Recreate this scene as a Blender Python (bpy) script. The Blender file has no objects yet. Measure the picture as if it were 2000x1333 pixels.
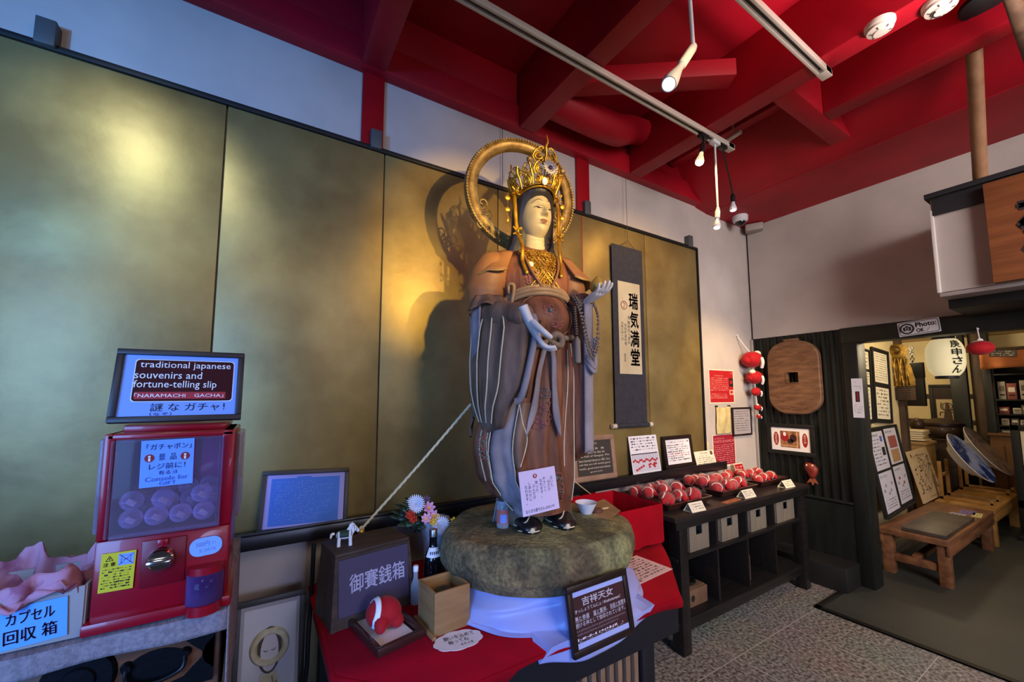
import bpy, bmesh, math, random
from mathutils import Vector, Matrix, noise
R_ = random.Random(7)
PI = math.pi
scn = bpy.context.scene
COL = scn.collection
V = Vector
# ------------------------------------------------------------------ camera (metres, z up; gold wall y=2.05, end wall x=4.09)
FPX, CX, CY = 777.69, 989.27, 702.585          # focal length and principal point for a 2000x1333 frame
def _rot(yaw, pitch, roll):
    a = Matrix(((math.cos(yaw), 0, math.sin(yaw)), (0, 1, 0), (-math.sin(yaw), 0, math.cos(yaw))))
    b = Matrix(((1, 0, 0), (0, math.cos(pitch), -math.sin(pitch)), (0, math.sin(pitch), math.cos(pitch))))
    c = Matrix(((math.cos(roll), -math.sin(roll), 0), (math.sin(roll), math.cos(roll), 0), (0, 0, 1)))
    return c @ b @ a
RC = _rot(-.547787404, -.0896086587, -.00109240528)
MW = Matrix(((1, 0, 0), (0, 0, -1), (0, 1, 0)))
EYE = V((0, 0, 1.5))
def ray(px, py): return MW.transposed() @ (RC.transposed() @ V(((px-CX)/FPX, (py-CY)/FPX, 1)))
def onx(px, py, x): d = ray(px, py); return EYE + d*((x-EYE.x)/d.x)
def ony(px, py, y): d = ray(px, py); return EYE + d*((y-EYE.y)/d.y)
def onz(px, py, z): d = ray(px, py); return EYE + d*((z-EYE.z)/d.z)
def make_camera():
    cd = bpy.data.cameras.new('camera'); co = bpy.data.objects.new('camera', cd); COL.objects.link(co)
    r = MW.transposed() @ RC.transposed()
    ex, ey, ez = r @ V((1, 0, 0)), r @ V((0, -1, 0)), r @ V((0, 0, -1))
    m = Matrix((ex, ey, ez)).transposed().to_4x4(); m.translation = EYE
    co.matrix_world = m
    cd.sensor_width = 36; cd.lens = 36*FPX/2000
    cd.shift_x = (1000-CX)/2000; cd.shift_y = (CY-666.5)/2000
    cd.clip_start = .02
    scn.camera = co
make_camera()
# ------------------------------------------------------------------ materials
def lin(h):
    h = h.lstrip('#'); out = []
    for i in (0, 2, 4):
        c = int(h[i:i+2], 16)/255
        out.append(c/12.92 if c <= .04045 else ((c+.055)/1.055)**2.4)
    return (*out, 1)
MATS = {}
def mat(name, col, rough=.6, metal=0, col2=None, scale=8, detail=4, bump=0, bscale=None, stretch=None, emit=0, trans=0, ior=1.45, alpha=1, spec=.5, coat=0, thr=(.35, .65), sheen=0, rvar=0):
    if name in MATS: return MATS[name]
    m = bpy.data.materials.new(name); m.use_nodes = True; MATS[name] = m
    nt = m.node_tree; b = nt.nodes['Principled BSDF']; N = nt.nodes.new; L = nt.links.new
    b.inputs['Base Color'].default_value = lin(col); b.inputs['Roughness'].default_value = rough; b.inputs['Metallic'].default_value = metal
    b.inputs['Transmission Weight'].default_value = trans; b.inputs['IOR'].default_value = ior; b.inputs['Alpha'].default_value = alpha
    b.inputs['Specular IOR Level'].default_value = spec; b.inputs['Coat Weight'].default_value = coat; b.inputs['Sheen Weight'].default_value = sheen
    if emit: b.inputs['Emission Color'].default_value = lin(col); b.inputs['Emission Strength'].default_value = emit
    tc = N('ShaderNodeTexCoord'); mp = N('ShaderNodeMapping'); L(tc.outputs['Object'], mp.inputs['Vector'])
    if stretch: mp.inputs['Scale'].default_value = stretch
    if col2 or rvar:
        n = N('ShaderNodeTexNoise'); n.inputs['Scale'].default_value = scale; n.inputs['Detail'].default_value = detail
        L(mp.outputs['Vector'], n.inputs['Vector'])
        if col2:
            r = N('ShaderNodeValToRGB'); r.color_ramp.elements[0].position = thr[0]; r.color_ramp.elements[1].position = thr[1]
            r.color_ramp.elements[0].color = lin(col); r.color_ramp.elements[1].color = lin(col2)
            L(n.outputs['Fac'], r.inputs['Fac']); L(r.outputs['Color'], b.inputs['Base Color'])
            if emit: L(r.outputs['Color'], b.inputs['Emission Color'])
        if rvar:
            mr = N('ShaderNodeMapRange'); mr.inputs['To Min'].default_value = rough-rvar; mr.inputs['To Max'].default_value = rough+rvar
            L(n.outputs['Fac'], mr.inputs['Value']); L(mr.outputs['Result'], b.inputs['Roughness'])
    if bump:
        n2 = N('ShaderNodeTexNoise'); n2.inputs['Scale'].default_value = bscale or scale*3; n2.inputs['Detail'].default_value = 5
        L(mp.outputs['Vector'], n2.inputs['Vector'])
        bp = N('ShaderNodeBump'); bp.inputs['Strength'].default_value = bump; bp.inputs['Distance'].default_value = .01
        L(n2.outputs['Fac'], bp.inputs['Height']); L(bp.outputs['Normal'], b.inputs['Normal'])
    return m
def clearmat(name, tint='#ffffff', rough=.05, op=.18, k=.55):
    # thin clear plastic: mostly see-through, part glossy
    if name in MATS: return MATS[name]
    m = bpy.data.materials.new(name); m.use_nodes = True; MATS[name] = m
    nt = m.node_tree; N = nt.nodes.new; L = nt.links.new
    for n in list(nt.nodes): nt.nodes.remove(n)
    o = N('ShaderNodeOutputMaterial'); tr = N('ShaderNodeBsdfTransparent'); tr.inputs['Color'].default_value = lin(tint)
    p = N('ShaderNodeBsdfPrincipled'); p.inputs['Base Color'].default_value = lin(tint); p.inputs['Roughness'].default_value = rough; p.inputs['Specular IOR Level'].default_value = .8
    fr = N('ShaderNodeLayerWeight'); fr.inputs['Blend'].default_value = .35
    mm = N('ShaderNodeMath'); mm.operation = 'MULTIPLY_ADD'; mm.inputs[1].default_value = k; mm.inputs[2].default_value = op
    mx = N('ShaderNodeMixShader'); L(fr.outputs['Facing'], mm.inputs[0]); L(mm.outputs[0], mx.inputs['Fac']); L(tr.outputs[0], mx.inputs[1]); L(p.outputs[0], mx.inputs[2]); L(mx.outputs[0], o.inputs['Surface'])
    return m
# ------------------------------------------------------------------ mesh building
class G:
    """collects shapes into one mesh"""
    def __init__(s): s.bm = bmesh.new(); s.m = 0; s.M = Matrix()
    def _fin(s, verts, faces=None):
        bmesh.ops.transform(s.bm, matrix=s.M, verts=verts)
        for f in (faces if faces is not None else {f for v in verts for f in v.link_faces}): f.material_index = s.m
    def box(s, c, d, bev=0, rot=None, taper=None, seg=2):
        g = bmesh.ops.create_cube(s.bm, size=1)['verts']
        for v in g:
            t = 1
            if taper and v.co.z > 0: t = taper
            v.co = V((v.co.x*d[0]*t, v.co.y*d[1]*t, v.co.z*d[2]))
        if bev:
            es = list({e for v in g for e in v.link_edges})
            r = bmesh.ops.bevel(s.bm, geom=es, offset=bev, segments=seg, affect='EDGES', profile=.5)
            g = list({v for f in r['faces'] for v in f.verts} | {v for v in g if v.is_valid})
            fs = {f for v in g for f in v.link_faces}; g = list({v for f in fs for v in f.verts})
        mt = Matrix.Translation(V(c))
        if rot: mt = mt @ rot.to_matrix().to_4x4() if hasattr(rot, 'to_matrix') else mt @ rot.to_4x4()
        bmesh.ops.transform(s.bm, matrix=mt, verts=g)
        s._fin(g); return g
    def face(s, pts):
        vs = [s.bm.verts.new(V(p)) for p in pts]; f = s.bm.faces.new(vs); s._fin(vs, [f]); return vs
    def prism(s, poly, h, z0=0):
        """poly in xy, extruded in z from z0 by h"""
        a = [s.bm.verts.new((p[0], p[1], z0)) for p in poly]; b = [s.bm.verts.new((p[0], p[1], z0+h)) for p in poly]
        fs = [s.bm.faces.new(a[::-1]), s.bm.faces.new(b)]
        n = len(poly)
        for i in range(n): fs.append(s.bm.faces.new((a[i], a[(i+1) % n], b[(i+1) % n], b[i])))
        s._fin(a+b, fs); return a+b
    def loft(s, rings, close=True, caps=True):
        """rings: lists of points, joined in sequence"""
        vr = [[s.bm.verts.new(V(p)) for p in r] for r in rings]; fs = []
        for a, b in zip(vr, vr[1:]):
            n = len(a)
            for i in range(n if close else n-1):
                j = (i+1) % n
                fs.append(s.bm.faces.new((a[i], a[j], b[j], b[i])))
        if caps and close:
            fs.append(s.bm.faces.new(vr[0][::-1])); fs.append(s.bm.faces.new(vr[-1]))
        al = [v for r in vr for v in r]; s._fin(al, fs); return vr
    def tube(s, pts, r, seg=8, caps=True, flat=None):
        """round bar along pts; r a number or list; flat=(dir, k) squashes the section along dir"""
        pts = [V(p) for p in pts]; n = len(pts); rs = r if isinstance(r, (list, tuple)) else [r]*n
        t0 = (pts[1]-pts[0]).normalized(); up = V((0, 0, 1)) if abs(t0.z) < .9 else V((0, 1, 0))
        a = t0.cross(up).normalized(); rings = []
        for i, p in enumerate(pts):
            t = (pts[min(i+1, n-1)]-pts[max(i-1, 0)]).normalized()
            a = (a-t*a.dot(t)).normalized(); b = t.cross(a)
            ring = []
            for k in range(seg):
                an = 2*PI*k/seg; o = a*math.cos(an)*rs[i]+b*math.sin(an)*rs[i]
                if flat: d = V(flat[0]).normalized(); o = o-d*o.dot(d)*(1-flat[1])
                ring.append(p+o)
            rings.append(ring)
        return s.loft(rings, True, caps)
    def cyl(s, p0, p1, r0, r1=None, seg=20): return s.tube([p0, p1], [r0, r0 if r1 is None else r1], seg)
    def lathe(s, prof, c=(0, 0, 0), seg=24, caps=True):
        c = V(c)
        return s.loft([[c+V((r*math.cos(2*PI*k/seg), r*math.sin(2*PI*k/seg), z)) for k in range(seg)] for r, z in prof], True, caps)
    def ball(s, c, r, seg=12, rot=None):
        r = (r, r, r) if isinstance(r, (int, float)) else r
        g = bmesh.ops.create_uvsphere(s.bm, u_segments=seg, v_segments=max(6, seg*2//3), radius=1)['verts']
        mt = Matrix.Translation(V(c))
        if rot: mt = mt @ rot.to_4x4()
        bmesh.ops.transform(s.bm, matrix=mt @ Matrix.Diagonal((*r, 1)), verts=g); s._fin(g); return g
    def torus(s, c, R, r, axis='z', seg=32, rs=10, a0=0, a1=2*PI):
        c = V(c); full = abs(a1-a0-2*PI) < 1e-6; rings = []
        nn = seg if full else seg+1
        for i in range(nn):
            a = a0+(a1-a0)*i/seg; ring = []
            for k in range(rs):
                b = 2*PI*k/rs; x = (R+r*math.cos(b))*math.cos(a); y = (R+r*math.cos(b))*math.sin(a); z = r*math.sin(b)
                p = (x, y, z) if axis == 'z' else ((x, z, y) if axis == 'y' else (z, x, y))
                ring.append(c+V(p))
            rings.append(ring)
        if full: rings.append(rings[0])
        return s.loft(rings, True, not full)
    def grid(s, f, nu, nv):
        """f(u,v) -> point, u,v in 0..1"""
        vs = [[s.bm.verts.new(V(f(i/nu, j/nv))) for j in range(nv+1)] for i in range(nu+1)]
        fs = [s.bm.faces.new((vs[i][j], vs[i+1][j], vs[i+1][j+1], vs[i][j+1])) for i in range(nu) for j in range(nv)]
        s._fin([v for r in vs for v in r], fs); return vs
    def text(s, body, at, size, frame=None, align='LEFT', bold=0, vert=False, squeeze=1, rot=0, shear=0):
        """flat lettering in the local xz plane (x right, z up, facing -y); frame overrides s.M"""
        if vert:
            for i, ch in enumerate(body):
                if ch != ' ': s.text(ch, (at[0], at[1], at[2]-i*size*squeeze), size, frame, 'CENTER', bold)
            return
        cu = bpy.data.curves.new('lettering', 'FONT'); cu.body = body; cu.size = size; cu.align_x = align; cu.align_y = 'CENTER'; cu.resolution_u = 2
        cu.offset = bold; cu.shear = shear
        ob = bpy.data.objects.new('lettering', cu)
        me = ob.to_mesh()
        tm = bmesh.new(); tm.from_mesh(me)
        base = Matrix.Translation(V(at)) @ Matrix.Rotation(PI/2, 4, 'X') @ Matrix.Rotation(rot, 4, 'Z') @ Matrix.Diagonal((squeeze, 1, 1, 1))
        tm.transform((frame or s.M) @ base)
        mp = {}
        for v in tm.verts: mp[v.index] = s.bm.verts.new(v.co)
        for f in tm.faces:
            try: nf = s.bm.faces.new([mp[v.index] for v in f.verts]); nf.material_index = s.m
            except ValueError: pass
        tm.free(); ob.to_mesh_clear(); bpy.data.objects.remove(ob); bpy.data.curves.remove(cu)
    def dashes(s, x0, x1, z, h, y=-.001, rnd=R_, dens=.8, mi=None):
        """a line of writing too small to read: broken strokes"""
        if mi is not None: s.m = mi
        x = x0
        while x < x1:
            w = h*rnd.uniform(.35, 1.1)
            if x+w > x1: break
            if rnd.random() < dens:
                k = rnd.random()
                zz = z+h*rnd.uniform(-.12, .12)
                hh = h*rnd.uniform(.55, 1)
                s.face([(x, y, zz-hh/2), (x+w*.8, y, zz-hh/2), (x+w*.8, y, zz+hh/2), (x, y, zz+hh/2)] if k < .45 else [(x, y, zz-hh*.12), (x+w*.85, y, zz-hh*.12), (x+w*.85, y, zz+hh*.12), (x, y, zz+hh*.12)])
            x += w
    def build(s, name, mats, parent=None, smooth=35, sub=0, solid=0):
        bmesh.ops.recalc_face_normals(s.bm, faces=s.bm.faces[:])
        me = bpy.data.meshes.new(name); s.bm.to_mesh(me); s.bm.free()
        for m in (mats if isinstance(mats, (list, tuple)) else [mats]): me.materials.append(m)
        o = bpy.data.objects.new(name, me); COL.objects.link(o)
        if parent: o.parent = parent
        if smooth:
            me.polygons.foreach_set('use_smooth', [True]*len(me.polygons))
            me.set_sharp_from_angle(angle=math.radians(smooth))
        if solid: md = o.modifiers.new('solid', 'SOLIDIFY'); md.thickness = solid; md.offset = 0
        if sub: md = o.modifiers.new('sub', 'SUBSURF'); md.levels = sub; md.render_levels = sub
        return o
def tag(o, label, cat, group=None, kind=None):
    o['label'] = label; o['category'] = cat
    if group: o['group'] = group
    if kind: o['kind'] = kind
    return o
def thing(name, label, cat, loc=(0, 0, 0), rotz=0, group=None, M=None):
    o = bpy.data.objects.new(name, None); o.empty_display_size = .05; COL.objects.link(o)
    if M is not None: o.matrix_world = M
    else: o.location = loc; o.rotation_euler = (0, 0, rotz)
    return tag(o, label, cat, group)
def struct(o, label=None, cat=None):
    o['kind'] = 'structure'
    if label: o['label'] = label
    if cat: o['category'] = cat
    return o
def dup(root, M=None, loc=None, rotz=None, label=None):
    r = root.copy(); COL.objects.link(r)
    if M is not None: r.matrix_world = M
    if loc is not None: r.location = loc
    if rotz is not None: r.rotation_euler = (0, 0, rotz)
    if label: r['label'] = label
    for ch in list(root.children):
        c = ch.copy(); COL.objects.link(c); c.parent = r
        for g in ch.children: d = g.copy(); COL.objects.link(d); d.parent = c
    return r
def frame_of(bl, br, tl):
    """local frame of a flat rectangle: x along the bottom edge, z up the side, -y out of its face; with width and height"""
    bl, br, tl = V(bl), V(br), V(tl); ux = (br-bl); w = ux.length; ux.normalize()
    uz = tl-bl; uz = uz-ux*uz.dot(ux); h = uz.length; uz.normalize(); uy = uz.cross(ux)
    m = Matrix((ux, uy, uz)).transposed().to_4x4(); m.translation = bl
    return m, w, h
def quad_y(bl, br, tl, y0, y1=None):
    y1 = y0 if y1 is None else y1
    return frame_of(ony(*bl, y0), ony(*br, y0), ony(*tl, y1))
def quad_x(bl, br, tl, x0, x1=None):
    x1 = x0 if x1 is None else x1
    return frame_of(onx(*bl, x0), onx(*br, x0), onx(*tl, x1))
def lerp(a, b, t): return a+(b-a)*t
def spline(pts, n=8):
    """smooth curve through pts"""
    pts = [V(p) for p in pts]; out = []
    for i in range(len(pts)-1):
        p0, p1, p2, p3 = pts[max(i-1, 0)], pts[i], pts[i+1], pts[min(i+2, len(pts)-1)]
        for k in range(n):
            t = k/n; out.append(.5*((2*p1)+(p2-p0)*t+(2*p0-5*p1+4*p2-p3)*t*t+(3*p1-p0-3*p2+p3)*t**3))
    out.append(pts[-1]); return out
def interp(tab, x):
    if x <= tab[0][0]: return tab[0][1:]
    for a, b in zip(tab, tab[1:]):
        if x <= b[0]:
            t = (x-a[0])/(b[0]-a[0]); t = t*t*(3-2*t)
            return tuple(lerp(p, q, t) for p, q in zip(a[1:], b[1:]))
    return tab[-1][1:]
def textfit(g, body, x0, x1, z0, z1, y=-.0012, bold=0, mi=None, keep=False):
    """one line of lettering stretched to fill x0..x1, z0..z1 of the local face"""
    if mi is not None: g.m = mi
    cu = bpy.data.curves.new('lettering', 'FONT'); cu.body = body; cu.size = 1; cu.resolution_u = 2
    ob = bpy.data.objects.new('lettering', cu); me = ob.to_mesh()
    if len(me.vertices):
        xs_ = [v.co.x for v in me.vertices]; ys_ = [v.co.y for v in me.vertices]
        a, b, c, d = min(xs_), max(xs_), min(ys_), max(ys_)
        sx = (x1-x0)/max(b-a, 1e-6); sz = (z1-z0)/max(d-c, 1e-6)
        if keep: sx = sz = min(sx, sz)
        ox = (x0+x1)/2-(a+b)/2*sx; oz = (z0+z1)/2-(c+d)/2*sz
        e = bold*1.3
        for qx, qy in (((0, 0),) if not bold else ((-e, 0), (e, 0), (0, e), (0, -e))):
            vs = [g.bm.verts.new(g.M @ V((ox+v.co.x*sx+qx*abs(sx), y, oz+v.co.y*sz+qy*abs(sz)))) for v in me.vertices]
            for p in me.polygons:
                try: f = g.bm.faces.new([vs[i] for i in p.vertices]); f.material_index = g.m
                except ValueError: pass
    ob.to_mesh_clear(); bpy.data.objects.remove(ob); bpy.data.curves.remove(cu)
def GW(root):
    g = G(); g.M = root.matrix_basis.inverted(); return g
def rect(g, x0, x1, z0, z1, y, mi=None):
    if mi is not None: g.m = mi
    g.face([(x0, y, z0), (x1, y, z0), (x1, y, z1), (x0, y, z1)])
def rrect(x0, x1, z0, z1, r, n=5):
    out = []
    for cx, cz, a in ((x1-r, z0+r, -90), (x1-r, z1-r, 0), (x0+r, z1-r, 90), (x0+r, z0+r, 180)):
        for i in range(n+1): t = math.radians(a+90*i/n); out.append((cx+r*math.cos(t), cz+r*math.sin(t)))
    return out
def disc(g, cx, cz, rx, rz, y, mi=None, n=24):
    if mi is not None: g.m = mi
    g.face([(cx+rx*math.cos(2*PI*i/n), y, cz+rz*math.sin(2*PI*i/n)) for i in range(n)])
def bars(g, w, h, b, t, y0=0, bev=.002):
    """four bars of a picture frame, front at y0-t/2"""
    for c, d in (((w/2, y0, b/2), (w, t, b)), ((w/2, y0, h-b/2), (w, t, b)), ((b/2, y0, h/2), (b, t, h-2*b)), ((w-b/2, y0, h/2), (b, t, h-2*b))): g.box(c, d, bev)
def framed(name, label, cat, Q, b, t, mframe, mpaper, write, extra=(), group=None, rest=None):
    """a framed sheet: frame, sheet with its writing. Q = (matrix, w, h); write(g, w, h) draws with material slots 1.."""
    M, w, h = Q
    r = thing(name, label, cat, M=M, group=group)
    g = G(); bars(g, w, h, b, t); g.box((w/2, t*.35, h/2), (w-b, t*.25, h-b)); g.build('frame', mframe, r)
    g = G(); rect(g, b*.8, w-b*.8, b*.8, h-b*.8, -t*.1, 0)
    g.M = Matrix.Translation((b, -t*.1, b))
    write(g, w-2*b, h-2*b)
    g.build('sheet', [mpaper, *extra], r, smooth=0)
    return r
def sheet(name, label, cat, Q, th, mpaper, write, extra=(), group=None, curl=0):
    M, w, h = Q
    g = G(); g.box((w/2, th/2, h/2), (w, th, h), 0)
    write(g, w, h)
    o = g.build(name, [mpaper, *extra], None, smooth=0); o.matrix_world = M
    return tag(o, label, cat, group)
def lines(g, w, h, n, x0=.08, x1=.92, z0=.1, z1=.9, k=.5, mi=1, ragged=.15, dens=.85):
    for i in range(n):
        z = h*lerp(z1, z0, (i+.5)/n)
        g.dashes(w*x0, w*(x1-R_.random()*ragged), z, h*(z1-z0)/n*k, -.0008, dens=dens, mi=mi)
# ================================================================== THE ROOM
WY, BX, HC = 2.05, 4.09, 3.2
M_white = mat('white_plaster', '#bdb5b0', .85, col2='#b0a8a4', scale=3, bump=.05, bscale=60)
M_red = mat('red_paint', '#ac0420', .55, col2='#960319', scale=2.5, bump=.06, bscale=25)
M_redpost = mat('red_post_paint', '#a50315', .5, col2='#8c0211', scale=3)
M_black = mat('black_wood', '#15161a', .45, col2='#0c0d10', scale=6, stretch=(1, 1, 6))
M_blackm = mat('black_matt', '#0e0f12', .6)
M_dkgreen = mat('black_green_board', '#161b1a', .5, col2='#0e1211', scale=5, stretch=(4, 4, .6), bump=.1, bscale=20)
M_cream = mat('cream_plaster', '#d8cba6', .85, col2='#cabd98', scale=4, bump=.05, bscale=50)
M_paper = mat('white_paper', '#e9e6ea', .7)
M_cpaper = mat('cream_paper', '#e3dcc6', .7)
M_ink = mat('black_ink', '#17151a', .7)
M_bwood = mat('dark_brown_frame', '#2a1a18', .4, col2='#1c1110', scale=8, stretch=(6, 6, 1))
M_metal = mat('dull_metal', '#9a9a98', .35, 1)
M_chrome = mat('chrome', '#d8dade', .12, 1)
# floor: speckled granite tiles
def floor_mat():
    m = bpy.data.materials.new('granite_tiles'); m.use_nodes = True; nt = m.node_tree; N = nt.nodes.new; L = nt.links.new; b = nt.nodes['Principled BSDF']
    tc = N('ShaderNodeTexCoord')
    n1 = N('ShaderNodeTexNoise'); n1.inputs['Scale'].default_value = 55; n1.inputs['Detail'].default_value = 3; L(tc.outputs['Object'], n1.inputs['Vector'])
    n3 = N('ShaderNodeTexVoronoi'); n3.inputs['Scale'].default_value = 70; L(tc.outputs['Object'], n3.inputs['Vector'])
    n2 = N('ShaderNodeTexNoise'); n2.inputs['Scale'].default_value = 3; n2.inputs['Detail'].default_value = 3; L(tc.outputs['Object'], n2.inputs['Vector'])
    r = N('ShaderNodeValToRGB'); e = r.color_ramp.elements; e[0].position = .36; e[0].color = lin('#4a4a4c'); e[1].position = .66; e[1].color = lin('#a9a7a4'); L(n1.outputs['Fac'], r.inputs['Fac'])
    mxv = N('ShaderNodeMix'); mxv.data_type = 'RGBA'; mxv.blend_type = 'MULTIPLY'; mxv.inputs['Factor'].default_value = .55; L(r.outputs['Color'], mxv.inputs['A'])
    rv = N('ShaderNodeValToRGB'); rv.color_ramp.elements[0].color = lin('#6a6a6c'); rv.color_ramp.elements[1].position = .5; rv.color_ramp.elements[1].color = (1, 1, 1, 1); L(n3.outputs['Distance'], rv.inputs['Fac']); L(rv.outputs['Color'], mxv.inputs['B'])
    mp = N('ShaderNodeMapping'); mp.inputs['Location'].default_value = (-2.39+.6*5, -1.385+.6*5, 0); L(tc.outputs['Object'], mp.inputs['Vector'])
    br = N('ShaderNodeTexBrick'); br.offset = 0; br.inputs['Scale'].default_value = 1; br.inputs['Brick Width'].default_value = .6; br.inputs['Row Height'].default_value = .6
    br.inputs['Mortar Size'].default_value = .0025; br.inputs['Color1'].default_value = (0, 0, 0, 1); br.inputs['Color2'].default_value = (0, 0, 0, 1); br.inputs['Mortar'].default_value = (1, 1, 1, 1); L(mp.outputs['Vector'], br.inputs['Vector'])
    mx = N('ShaderNodeMix'); mx.data_type = 'RGBA'; L(br.outputs['Color'], mx.inputs['Factor']); L(mxv.outputs['Result'], mx.inputs['A']); mx.inputs['B'].default_value = lin('#b9b6b0')
    mm = N('ShaderNodeMix'); mm.data_type = 'RGBA'; mm.blend_type = 'MULTIPLY'; mm.inputs['Factor'].default_value = .35; L(mx.outputs['Result'], mm.inputs['A']); L(n2.outputs['Color'], mm.inputs['B'])
    L(mm.outputs['Result'], b.inputs['Base Color']); b.inputs['Roughness'].default_value = .55
    return m
g = G(); g.box((3.2, -.6, -.05), (12.8, 7.2, .1)); struct(g.build('floor', floor_mat(), smooth=0), 'speckled grey granite tile floor')
# left (gold) wall: plaster behind everything
g = G(); g.box((.5, WY+.12, 1.7), (7.4, .2, 3.7)); struct(g.build('wall_left', M_white, smooth=0), 'white plaster wall behind the gold screen')
# red posts in the gold wall
for i, (x0, x1) in enumerate(((-1.06, -.95), (.374, .485), (1.84, 1.96))):
    g = G(); g.box(((x0+x1)/2, WY+.016, 1.6), (x1-x0, .03, 3.22), .003)
    struct(g.build('trim_%d' % (i+1), M_redpost), 'red painted post in the white wall')
# red wall plate and ceiling
g = G(); g.box((.6, WY-.005, HC+.075), (7.4, .09, .15), .006); g.box((.6, WY+.0, HC+.25), (7.4, .05, .3), .006); struct(g.build('trim_4', M_red), 'red painted beam along the top of the white wall')
g = G(); g.box((-.1, -.5, 3.62), (6.6, 5.4, .08)); g.m = 0
g.box((3.78, -.5, 3.42), (.72, 5.4, .5)); g.loft([[(3.44, y, 3.171), (3.28, y, 3.19), (3.12, y, 3.27), (2.99, y, 3.41), (2.9, y, 3.6), (3.44, y, 3.66)] for y in (-3.2, 2.2)])
struct(g.build('ceiling', M_red), 'deep red painted ceiling')
bi = 5
def beam(p0, p1, name=None):
    global bi
    g = G(); c = [(a+b)/2 for a, b in zip(p0, p1)]; d = [abs(b-a) for a, b in zip(p0, p1)]
    g.box(c, d, .006); struct(g.build('trim_%d' % bi, M_red), 'red painted ceiling beam'); bi += 1
for x0, x1 in ((-1.06, -.94), (.355, .48), (1.315, 1.44), (2.33, 2.46)): beam((x0, -3, HC), (x1, 2.0, 3.59))
beam((2.825, -3, HC), (2.94, .94, 3.59)); beam((2.46, .94, HC), (3.25, 1.05, 3.59))
beam((2.55, 1.05, 3.36), (2.66, 2.0, 3.59)); beam((2.82, 1.05, 3.42), (2.9, 2.0, 3.59))
# a rough bracing log between two beams near the wall, and a flat brace across
g = G(); g.tube(spline([(1.44, 1.84, 3.33), (1.7, 1.82, 3.31), (2.0, 1.83, 3.33), (2.2, 1.86, 3.42), (2.33, 1.88, 3.46)], 5), [.1]*12+[.1, .098, .096, .093, .09, .09, .09, .09, .09], 12)
struct(g.build('trim_%d' % bi, M_red), 'rounded red log brace under the ceiling'); bi += 1
g = G(); g.box((1.83, 1.42, 3.34), (.95, .11, .1), .005, rot=Matrix.Rotation(-.62, 3, 'Z')); struct(g.build('trim_%d' % bi, M_red), 'red diagonal brace under the ceiling'); bi += 1
# end wall: plaster above the lintel, black boards left of the doorway
g = G(); g.box((BX+.1, -.5, 2.62), (.2, 5.1, 1.15)); g.box((BX+.12, 1.72, 1.02), (.16, .8, 2.05)); g.box((BX+.1, -2.2, 1.02), (.2, 1.7, 2.06))
struct(g.build('wall_back', M_white, smooth=0), 'white plaster end wall above the black doorway')
g = G()
y = 2.045
while y > 1.36:
    w = .062 if y > 1.42 else y-1.345
    g.box((BX+.02, y-w/2, 1.2), (.03, w-.004, 1.69)); g.box((BX+.004, y-.006, 1.2), (.03, .02, 1.69), .003); y -= .062
g.box((BX+.03, 1.69, .5), (.02, .72, 1.1))
struct(g.build('wall_panel', M_dkgreen), 'black ribbed board panelling on the end wall')
g = G(); g.box((BX-.01, 1.7, .63), (.04, .7, .02), .003); g.box((BX-.005, 1.7, .3), (.03, .7, .62)); struct(g.build('baseboard_back', M_dkgreen), 'black lower wall boards')
g = G(); g.box((BX-.14, 1.62, .09), (.26, .56, .18), .01); tag(g.build('step_block', mat('black_step', '#1b1c1e', .5)), 'black low step block at the foot of the black wall', 'step')
g = G(); g.box((BX+.06, 1.3, .98), (.17, .1, 1.95), .006); struct(g.build('trim_%d' % bi, M_dkgreen), 'black doorway post'); bi += 1
g = G(); g.box((BX+.05, -.3, 1.985), (.16, 3.3, .125), .005); struct(g.build('trim_%d' % bi, M_dkgreen), 'black lintel over the doorway'); bi += 1
g = G(); g.box((BX+.06, -.75, .98), (.16, .12, 1.95), .006); struct(g.build('trim_%d' % bi, M_dkgreen), 'black doorway post at the far side'); bi += 1
g = G(); g.box((BX-.012, 2.056, 1.42), (.022, .022, 1.24), .003); struct(g.build('trim_%d' % bi, mat('pale_trim', '#a39c98', .6)), 'thin pale trim in the corner beside the black boards'); bi += 1
# dark mat with a black border, running through the doorway
g = G(); g.prism([(3.40, 1.40), (3.40, -2.5), (8.6, -2.5), (8.6, 1.40)], .008, .0005); g.m = 1
for x0, x1, y0, y1 in ((3.40, 3.44, -2.5, 1.40), (3.40, 4.0, 1.36, 1.40)): g.box(((x0+x1)/2, (y0+y1)/2, .006), (x1-x0, y1-y0, .012), .002)
tag(g.build('floor_mat', [mat('dark_mat', '#3a3d3b', .55, col2='#2c2f2e', scale=1.6, stretch=(1, .3, 1), bump=.05, bscale=80), M_blackm]), 'large dark grey floor mat with black edging through the doorway', 'mat')
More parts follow.
